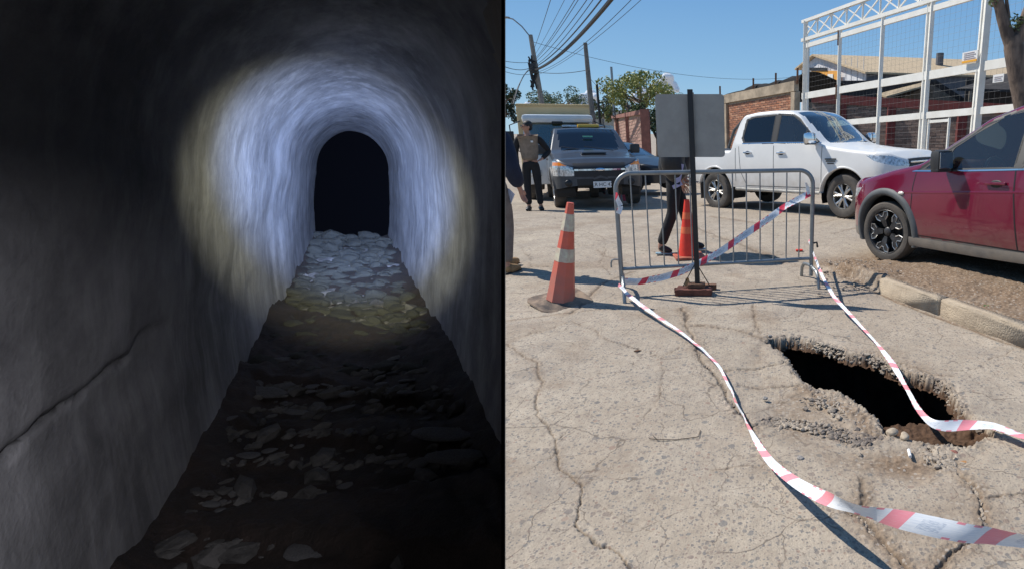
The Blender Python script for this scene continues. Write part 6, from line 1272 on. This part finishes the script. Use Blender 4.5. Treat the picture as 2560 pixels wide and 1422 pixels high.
pd = P('dark car paint', (.028, .030, .036), .35, .2, .05, 3, coat=.3); c.build(dk, {'body': pd, 'glass*': M['windscreen'], 'screen': M['windscreen'], 'rear': M['windscreen'], 'tail*': M['redlens']}, {'glass*': 'side_window', 'screen': 'windscreen', 'rear': 'rear_window', 'tail*': 'tail_light'}); c.arches(dk, pd, .03, .01)
for sg_ in (1, -1): wheel(dk, 0, sg_*.76, .31, .2, sg_, 'six', .19); wheel(dk, -2.6, sg_*.76, .31, .2, sg_, 'six', .19)
q = D(1590, 400, 16.0); dk.location = (q[0]+.15, q[1]+1.2, z0(q[0], 16)+.05); dk.rotation_euler = (0, 0, R(-28))
# ---- second dark estate behind the walker and a small hatch -----------
# ---- beige box truck with white cab ----------------------------------
bt_ = thing('box_truck', 'small white cab truck with tall beige box body behind the grey pickup', 'truck')
cabp = P('cab white paint', (.62, .63, .62), .35, 0, .06, 3, coat=.5); beige = P('beige box panel', (.52, .40, .22), .7, 0, .08, 1.5)
zz = z0(-5, 15)
q = D(1397, 332, 14.6); hb = math.atan2(-.93, .30); bt_.location = (q[0], q[1], zz); bt_.rotation_euler = (0, 0, hb)
def slab(nm, pts, t, mat, par=bt_):      # quad thickened inward (along -x)
    b = MB(); pts = [Vector(p) for p in pts]; b.add(pts+[p+Vector((-t, 0, 0)) for p in pts], [(0, 1, 2, 3), (7, 6, 5, 4), (0, 4, 5, 1), (1, 5, 6, 2), (2, 6, 7, 3), (3, 7, 4, 0)]); return b.build(nm, mat, par)
hw2 = .86; RT = 2.07
b = MB(); b.bbox((-.02, 0, .78), (.12, hw2*2, .72), .05); b.build('front_panel', cabp, bt_, True); b = MB(); b.bbox((-.72, 0, RT-.06), (1.40, hw2*1.94, .20), .09); b.build('roof', cabp, bt_, True)
for sg_ in (1, -1):
    b = MB(); b.beam((.02, sg_*(hw2-.05), 1.12), (-.20, sg_*(hw2-.10), RT-.04), .07, .08); b.build('pillar', cabp, bt_); b = MB(); b.bbox((-.75, sg_*(hw2-.02), .75), (1.35, .05, .80), .02); b.build('door', cabp, bt_, True)
    b = MB(); b.beam((-1.38, sg_*(hw2-.04), 1.12), (-1.38, sg_*(hw2-.08), RT-.04), .08); b.build('pillar', cabp, bt_); b = MB(); b.bbox((-.75, sg_*(hw2-.06), 1.55), (1.1, .01, .8), .002); b.build('side_window', M['glass'], bt_)
    mr = MB(); mr.tube([(.05, sg_*hw2, 1.2), (.15, sg_*(hw2+.22), 1.3), (.15, sg_*(hw2+.24), 1.85), (.0, sg_*hw2, 1.95)], .014, 6); mr.bbox((.16, sg_*(hw2+.25), 1.55), (.05, .18, .32), .02); mr.build('mirror', M['black'], bt_, True)
    wheel(bt_, -.1-.45, sg_*.74, .36, .22, sg_, 'six', .2); wheel(bt_, -3.2, sg_*.74, .36, .22, sg_, 'six', .2)
    b = MB(); b.bbox((.05, sg_*.62, .70), (.04, .26, .16), .02); b.build('headlight', M['lens'], bt_, True)
slab('windscreen', [(.05, -hw2+.1, 1.14), (.05, hw2-.1, 1.14), (-.17, hw2-.14, RT-.09), (-.17, -hw2+.14, RT-.09)], .008, M['windscreen'])
b = MB(); b.bbox((-.25, 0, 1.08), (.4, 1.5, .12), .05); b.build('dashboard', M['seat'], bt_, True); seats(bt_, (-.85,), 1.0, .46, P('blue seat cloth', (.03, .05, .12), .9)); steer_wheel(bt_, -.42, .40, 1.28)
b = MB(); b.bbox((-.05, -.02, 1.93), (.03, .26, .08), .015); b.build('rear_view_mirror', M['black'], bt_)
b = MB(); b.bbox((-2.95, -.12, 1.46), (3.0, 1.86, 1.92), .03); b.build('box_body', beige, bt_); b = MB(); b.bbox((-1.44, -.12, 1.0), (.02, 1.8, .05), .005); b.bbox((-1.44, -.12, 2.38), (.03, 1.86, .06), .005); b.build('box_frame', P('box trim', (.42, .30, .14), .7), bt_)
b = MB(); b.bbox((-2.2, 0, .5), (4.2, .8, .14), .03); b.build('chassis', M['black'], bt_)
# the part-hidden kombi roof to the right of the truck
dt = thing('dark_van', 'black van roof corner between the truck cab and the red panel wall', 'van', tuple(D(1478, 332, 19.))); zz2 = z0(-5.6, 19)
b = MB(); pD = D(1475, 332, 19.); b.bbox((pD[0], 19.0, zz2+1.22), (1.0, 2.4, 1.75), .12); b.build('body', pd, dt, True, True)
for i, (x_, y_) in enumerate(((-.45, -.8), (.45, -.8), (-.45, .8), (.45, .8))): b = MB(); b.lathe([(0, -.1), (.32, -.1), (.32, .1), (0, .1)], 16, Matrix.Rotation(R(90), 3, 'Y'), (pD[0]+x_, 19+y_, zz2+.32)); b.build('wheel', M['rubber'], dt, world=True)
b = MB(); b.bbox((pD[0], 17.79, zz2+1.65), (.8, .03, .5), .01); b.build('windscreen', M['darkglass'], dt, world=True)
# ================================================================== PEOPLE
def skin(name, verts, edges, root=0, sub=2):
    """verts: name -> (x, y, z, rx[, ry])"""
    ks = list(verts); me = bpy.data.meshes.new(name); me.from_pydata([verts[k][:3] for k in ks], [(ks.index(a), ks.index(b)) for a, b in edges], []); o = bpy.data.objects.new(name, me); COL.objects.link(o)
    md = o.modifiers.new('s', 'SKIN'); md.use_smooth_shade = True; md.branch_smoothing = .6; sv = me.skin_vertices[0].data
    for i, k in enumerate(ks): v = verts[k]; sv[i].radius = (v[3], v[4] if len(v) > 4 else v[3]); sv[i].use_root = (i == root)
    sb_ = o.modifiers.new('d', 'SUBSURF'); sb_.levels = sub; sb_.render_levels = sub; dg = bpy.context.evaluated_depsgraph_get(); dg.update(); r = bpy.data.meshes.new_from_object(o.evaluated_get(dg)); bpy.data.objects.remove(o); r.name = name; return r
def add_skin(name, verts, chains, mat, parent, sub=2, root=0):
    edges = [];
    for ch in chains: edges += list(zip(ch[:-1], ch[1:]))
    used = []; [used.append(k) for ch in chains for k in ch if k not in used]
    me = skin(name, {k: verts[k] for k in used}, edges, 0, sub); me.materials.clear(); me.materials.append(mat); me.polygons.foreach_set('use_smooth', [True]*len(me.polygons)); return link(name, me, parent)
def person(label, loc, rz, J, top, bottom, shoes, skinm=None, coat=.0, sleeves=True, tuck=0, vest=None, hairm=None, glasses=False, longcoat=False, cap=None, curl=.28):
    """J: joints in the person's own axes (faces +y, right hand on -x ... given explicitly); J keys: pelvis chest neck head hipL kneeL ankL toeL ... shL elL wrL"""
    o = thing('person', label, 'person', loc, rz); skinm = skinm or M['skin']; V = {k: Vector(v) for k, v in J.items()}; up = (V['head']-V['neck']).normalized(); f = Vector(J.get('face', (0, 1, 0))).normalized(); f = (f-up*f.dot(up)).normalized(); s = up.cross(f)
    B = {}
    def put(k, p, r, r2=None): B[k] = (*p, r, r2 or r)
    put('pelvis', V['pelvis'], .125, .105); put('waist', V['pelvis'].lerp(V['chest'], .5), .115, .095); put('chest', V['chest'], .14, .105); put('neck0', V['neck']-up*.04, .062); put('neck', V['neck']+up*.03, .052)
    put('jaw', V['neck']+up*.10+f*.028, .062, .06); put('skull', V['head']+up*.01, .085, .092); put('crown', V['head']+up*.065, .06); 
    for S in 'LR':
        put('hip'+S, V['hip'+S], .09); put('knee'+S, V['knee'+S], .056); put('calf'+S, V['knee'+S].lerp(V['ank'+S], .3)+Vector((0, -.012, 0)), .054); put('ank'+S, V['ank'+S], .038); put('heel'+S, V['ank'+S]+Vector((0, 0, -.045)), .036); put('toe'+S, V['toe'+S], .03)
        put('sh'+S, V['sh'+S], .062); put('el'+S, V['el'+S], .042); put('fore'+S, V['el'+S].lerp(V['wr'+S], .35), .040); put('wr'+S, V['wr'+S], .027)
        d = (V['wr'+S]-V['el'+S]).normalized(); hd_ = V.get('hand'+S); hd_ = (hd_-V['wr'+S]).normalized() if hd_ else d; side = V.get('palm'+S, Vector((0, 1, 0))); sd = (side-hd_*side.dot(hd_)).normalized(); nn = hd_.cross(sd)
        put('palm'+S, V['wr'+S]+hd_*.05, .034, .018)
        for i, (off, ln) in enumerate(((.030, .068), (.011, .078), (-.010, .072), (-.029, .056))):
            b0 = V['wr'+S]+hd_*.085+sd*off; b1 = b0+(hd_*(1-.3*curl)+nn*curl*.5)*ln*.55; b2 = b1+(hd_*(1-curl)+nn*curl).normalized()*ln*.5; put(f'f{i}a'+S, b0, .0098); put(f'f{i}b'+S, b1, .0088); put(f'f{i}c'+S, b2, .0075)
        t0 = V['wr'+S]+hd_*.03+sd*.034; put('ta'+S, t0, .012); put('tb'+S, t0+(hd_*.7+sd*.6).normalized()*.035, .0105); put('tc'+S, t0+(hd_*.9+sd*.3).normalized()*.062, .0085)
    ch = [['pelvis', 'waist', 'chest', 'neck0', 'neck', 'jaw', 'skull', 'crown']]
    for S in 'LR':
        ch += [['pelvis', 'hip'+S, 'knee'+S, 'calf'+S, 'ank'+S, 'heel'+S, 'toe'+S], ['chest', 'sh'+S, 'el'+S, 'fore'+S, 'wr'+S, 'palm'+S], ['palm'+S, 'ta'+S, 'tb'+S, 'tc'+S]]+[['palm'+S, f'f{i}a'+S, f'f{i}b'+S, f'f{i}c'+S] for i in range(4)]
    body = add_skin('body', B, ch, skinm, o)
    # face: nose, ears, eyes, mouth
    hc = V['head']; b = MB(); Mf = Matrix((s, f, up)).transposed(); b.ball(hc+f*.100-up*.015, (.013, .016, .024), 8, 6, Mf)
    for q in (1, -1): b.ball(hc+s*q*.083-up*.01-f*.005, (.010, .02, .03), 8, 6, Mf)
    b.build('nose_and_ears', skinm, body, True)
    b = MB(); 
    for q in (1, -1): b.ball(hc+f*.088+s*q*.032+up*.012, (.013, .008, .007), 8, 5, Mf)
    b.ball(hc+f*.088-up*.052, (.024, .007, .006), 8, 5, Mf); b.build('eyes_and_mouth', P('face dark', (.07, .03, .025), .5), body, True)
    hm = hairm or M['hair']
    b = MB(); b.ball(hc+up*.034-f*.022, (.084, .094, .080), 16, 10, Mf); b.ball(hc-f*.045-up*.012, (.074, .062, .072), 14, 9, Mf); b.build('cap' if cap else 'hair', cap or hm, o, True)
    if glasses: b = MB(); [b.bbox(hc+f*.100+s*q*.034+up*.014, (.052, .012, .036), .006, Mf) for q in (1, -1)]; b.beam(hc+f*.095+s*.06+up*.018, hc+s*.088+up*.015, .006, .008); b.beam(hc+f*.095-s*.06+up*.018, hc-s*.088+up*.015, .006, .008); b.build('sunglasses', M['black'], o)
    # trousers
    T = {'w': (*V['pelvis'].lerp(V['chest'], .22), .15, .118), 'p': (*V['pelvis'], .155, .128)}
    for S in 'LR':
        k, a = V['knee'+S], V['ank'+S]; T['h'+S] = (*V['hip'+S].lerp(k, .12), .108); T['m'+S] = (*V['hip'+S].lerp(k, .55), .09); T['k'+S] = (*k, .074); T['c'+S] = (*k.lerp(a, .5), .07); T['a'+S] = (*a.lerp(k, .04), .066)
    add_skin('trousers', T, [['p', 'w']]+[['p', 'h'+S, 'm'+S, 'k'+S, 'c'+S, 'a'+S] for S in 'LR'], bottom, o)
    # jacket or shirt
    lo = V['pelvis'].lerp(V['chest'], -.12 if not longcoat else -.35); t = coat
    Jk = {'c': (*V['chest'], .168+t, .135+t), 'w': (*V['pelvis'].lerp(V['chest'], .45), .155+t, .128+t), 'p': (*lo, .165+t, .14+t), 'n': (*(V['neck']-up*.03), .078+t*.5, .078+t*.5)}
    def slv(nm, mat, x=.0):
        J2 = {}; chs = []
        for S in 'LR':
            J2['s'+S] = (*V['sh'+S], .078+t+x); J2['u'+S] = (*V['sh'+S].lerp(V['el'+S], .5), .066+t+x); J2['e'+S] = (*V['el'+S], .058+t+x); J2['f'+S] = (*V['el'+S].lerp(V['wr'+S], .5), .052+t+x); J2['r'+S] = (*V['el'+S].lerp(V['wr'+S], .95), .044+t*.6+x)
        return J2
    J2 = slv('x', top); Jall = {**Jk, **J2}
    add_skin('jacket' if coat > .004 else 'shirt', Jall, [['c', 'w', 'p'], ['c', 'n']]+[['c', 's'+S, 'u'+S, 'e'+S, 'f'+S, 'r'+S] for S in 'LR'], top, o)
    if vest is not None:
        Vs = {'u': (*(V['chest']+up*.09), .185, .145), 'c': (*V['chest'], .190+t, .155+t), 'w': (*V['pelvis'].lerp(V['chest'], .45), .168+t, .142+t), 'p': (*V['pelvis'].lerp(V['chest'], -.02), .178+t, .152+t), 'n': (*(V['neck']-up*.05), .10, .095)}
        add_skin('vest', Vs, [['c', 'w', 'p'], ['c', 'u', 'n']], vest, o)
    for S in 'LR':
        a, e = V['ank'+S], V['toe'+S]; h = Vector((a.x, a.y-.0, a.z-.045)); bk = a+(a-e).normalized()*.04; 
        Sh = {'a': (*(a+Vector((0, 0, .0))), .062), 'h': (*(Vector((bk.x, bk.y, a.z-.045))), .060, .052), 'm': (*h.lerp(e, .5), .060, .052), 't': (*(e+(e-h).normalized()*.03), .056, .042)}
        ob = add_skin('shoe', Sh, [['a', 'm'], ['h', 'm', 't']], shoes[0], o)
        if len(shoes) > 1:
            b = MB(); q = Vector((e.x-bk.x, e.y-bk.y, 0)).normalized(); n_ = Vector((-q.y, q.x, 0)); m_ = (bk+e)/2; L_ = (e-bk).length+.06; zb_ = min(a.z-.10, e.z-.035)+.012; Mr = Matrix((q, n_, Vector((0, 0, 1)))).transposed(); b.bbox(Vector((m_.x, m_.y, max(.014, (a.z-.088+e.z-.03)/2))), (L_-.03, .08, .014), .005, Mr @ Matrix.Rotation(math.atan2((a.z-.09)-(e.z-.03), L_*.7), 3, 'Y')); b.build('sole', shoes[1], ob, True)
    return o
def stand(h=1.75, dx=.10, arms='down'):
    k = h/1.75; J = {'pelvis': (0, 0, .96), 'chest': (0, .0, 1.30), 'neck': (0, .0, 1.49), 'head': (0, .015, 1.635), 'hipL': (-.09, 0, .90), 'hipR': (.09, 0, .90), 'kneeL': (-dx, .01, .50), 'kneeR': (dx, .01, .50), 'ankL': (-dx-.01, 0, .095), 'ankR': (dx+.01, 0, .095), 'toeL': (-dx-.03, .15, .035), 'toeR': (dx+.03, .15, .035),
                    'shL': (-.185, 0, 1.42), 'shR': (.185, 0, 1.42), 'elL': (-.25, -.01, 1.13), 'elR': (.25, -.01, 1.13), 'wrL': (-.26, .06, .88), 'wrR': (.26, .06, .88)}
    return {a: (v[0]*k, v[1]*k, v[2]*k) for a, v in J.items()}
cloth = lambda n_, c_, r_=.85: P(n_, c_, r_, 0, .18, 12, bump=.25, bscale=22)
blk = cloth('black cloth', (.010, .010, .012)); navy = cloth('navy cloth', (.008, .014, .035)); beigec = cloth('beige vest cloth', (.21, .165, .125)); khaki = cloth('khaki cloth', (.17, .14, .12)); shoeb = P('black shoe', (.01, .01, .011), .45)
# man in vest, hands near the waist, looking left
J = stand(1.76); J.update(wrL=(-.22, .10, 1.02), elL=(-.37, -.06, 1.16), wrR=(.24, .09, .90), elR=(.26, -.03, 1.14), face=(.9, .35, -.05), handL=(-.14, .13, .98), handR=(.24, .12, .81))
q = G(1331, 524, -.04); pv = person('man in sunglasses, black clothes and beige vest standing beside the grey pickup', (q[0]+.06, q[1], -.06), R(180+20), J, blk, blk, (shoeb,), vest=beigec, glasses=True)
b = MB(); b.bbox((-.07, .165, 1.36), (.045, .012, .035), .004); b.build('badge', M['plate'], pv)
# man at the left edge: navy jacket, khaki trousers, paper in hand, walking away to the right of frame edge
J = stand(1.78); J.update(wrR=(.25, .10, .90), elR=(.255, -.03, 1.15), handR=(.26, .12, .81), kneeR=(.08, .05, .50), ankR=(.07, -.02, .095), toeR=(.09, .13, .035), kneeL=(-.1, .2, .54), ankL=(-.1, .22, .1), toeL=(-.1, .38, .05))
q = G(1277, 682); boot = P('tan suede boot', (.34, .20, .085), .8, 0, .15, 20); pn = person('man in navy jacket and khaki trousers at the left edge holding folded paper', (q[0]-.08, q[1]-.01, 0), R(-12), J, navy, khaki, (boot, P('dark sole', (.03, .025, .02), .8)), coat=.035)
pp = thing('paper_sheet', 'folded white paper held in the hand of the man at the left edge', 'paper', (q[0]+.02, q[1]+.02, .80)); b = MB(); m_ = Matrix.Rotation(R(18), 3, 'Y') @ Matrix.Rotation(R(-30), 3, 'Z')
for k in range(3): b.box((.015*k, .003*k, -.01*k), (.115, .003, .22), m_ @ Matrix.Rotation(R(7*k), 3, 'Y'))
b.build('sheet', P('white sheet', (.62, .62, .70), .8), pp); 
# walker behind the sign
J = {'pelvis': (0, 0, .95), 'chest': (.0, .05, 1.29), 'neck': (0, .08, 1.47), 'head': (0, .11, 1.61), 'hipL': (-.08, 0, .90), 'hipR': (.08, 0, .90), 'kneeL': (-.08, .12, .50), 'ankL': (-.07, .40, .13), 'toeL': (-.07, .54, .09), 'kneeR': (.08, -.03, .50), 'ankR': (.08, -.30, .14), 'toeR': (.08, -.18, .035),
     'shL': (-.18, .04, 1.40), 'shR': (.18, .04, 1.40), 'elL': (-.25, .02, 1.12), 'elR': (.24, -.02, 1.12), 'wrL': (-.14, .24, 1.06), 'wrR': (.2, .16, .96), 'face': (0, 1, 0)}
q = G(1686, 634); puffer = cloth('black quilted cloth', (.012, .012, .014), .5); trn = P('black trainer', (.015, .015, .018), .6); sole = P('pale blue sole', (.25, .36, .42), .5)
J['ankR'] = (.08, -.20, .10); J['toeR'] = (.08, -.06, .03); J['kneeR'] = (.08, -.03, .52); J['ankL'] = (-.07, .22, .10); J['toeL'] = (-.07, .36, .05); J['kneeL'] = (-.08, .12, .51); J['elL'] = (-.24, -.03, 1.13); J['wrL'] = (-.20, .13, .93); J['elR'] = (.23, -.03, 1.13); J['wrR'] = (.20, .08, .90)
pw_ = person('person in black puffer jacket and trousers walking behind the blank sign and barrier', (q[0]+.02, q[1]+.05, -.0), R(-78), J, puffer, blk, (trn, sole), coat=.10)
for k in range(7):
    b = MB(); z = 1.02+.055*k; a0 = np.linspace(math.pi*.75, math.pi*1.30, 8); b.tube([(.185*math.cos(a)*1.05-.0, .155*math.sin(a)+.03*k/7, z) for a in a0], .006, 5); b.build('jacket_seam', P('grey piping', (.25, .26, .26), .5) if k == 0 else bpy.data.materials['grey piping'], pw_, True)
pp = thing('paper_sheet', 'pale lilac paper carried by the walker, showing just below the blank sign', 'paper', (q[0]+.20, q[1]-.26, .97)); b = MB(); b.box((-.06, 0, .03), (.06, .006, .24), Matrix.Rotation(R(14), 3, 'Y')); b.box((-.09, 0, -.10), (.12, .006, .045), Matrix.Rotation(R(-25), 3, 'Y')); b.build('sheet', P('lilac sheet', (.36, .33, .48), .8), pp)
# head above the grey pickup's far side, and a figure in pink beside it
J = stand(1.72); q = D(1486, 305, 16.8); person('person with a reddish face standing behind the grey pickup, only the head showing above it', (q[0], q[1], z0(q[0], q[1])), R(200), J, blk, blk, (shoeb,), skinm=P('ruddy skin', (.50, .13, .09), .6))
J = stand(1.66); q = D(1580, 340, 14.2); pk = cloth('pink cloth', (.62, .10, .16)); person('person in pink half hidden behind the right mirror of the grey pickup', (q[0]-.35, q[1], z0(q[0], q[1])-.2), R(170), {**J, 'face': (0, 1, 0)}, pk, pk, (shoeb,))
# driver seated in the white pickup
pd_ = wp.matrix_basis if False else None
hwv = wp.rotation_euler[2]
Jd = {'pelvis': (0, 0, .10), 'chest': (0, -.08, .42), 'neck': (0, -.07, .60), 'head': (0, -.04, .74), 'hipL': (-.09, .04, .08), 'hipR': (.09, .04, .08), 'kneeL': (-.10, .46, .14), 'kneeR': (.10, .46, .14), 'ankL': (-.10, .58, -.22), 'ankR': (.10, .58, -.22), 'toeL': (-.10, .70, -.27), 'toeR': (.10, .70, -.27), 'shL': (-.18, -.07, .53), 'shR': (.18, -.07, .53), 'elL': (-.24, .12, .30), 'elR': (.24, .12, .30), 'wrL': (-.15, .33, .38), 'wrR': (.15, .33, .38), 'face': (0, 1, 0)}
ca, sa_ = math.cos(hwv), math.sin(hwv); lx, ly = -1.62, .38; dl = person('driver seen through the windscreen of the white pickup', (wp.location.x+ca*lx-sa_*ly, wp.location.y+sa_*lx+ca*ly, wp.location.z+.93), hwv-math.pi/2, Jd, navy, blk, (shoeb,))
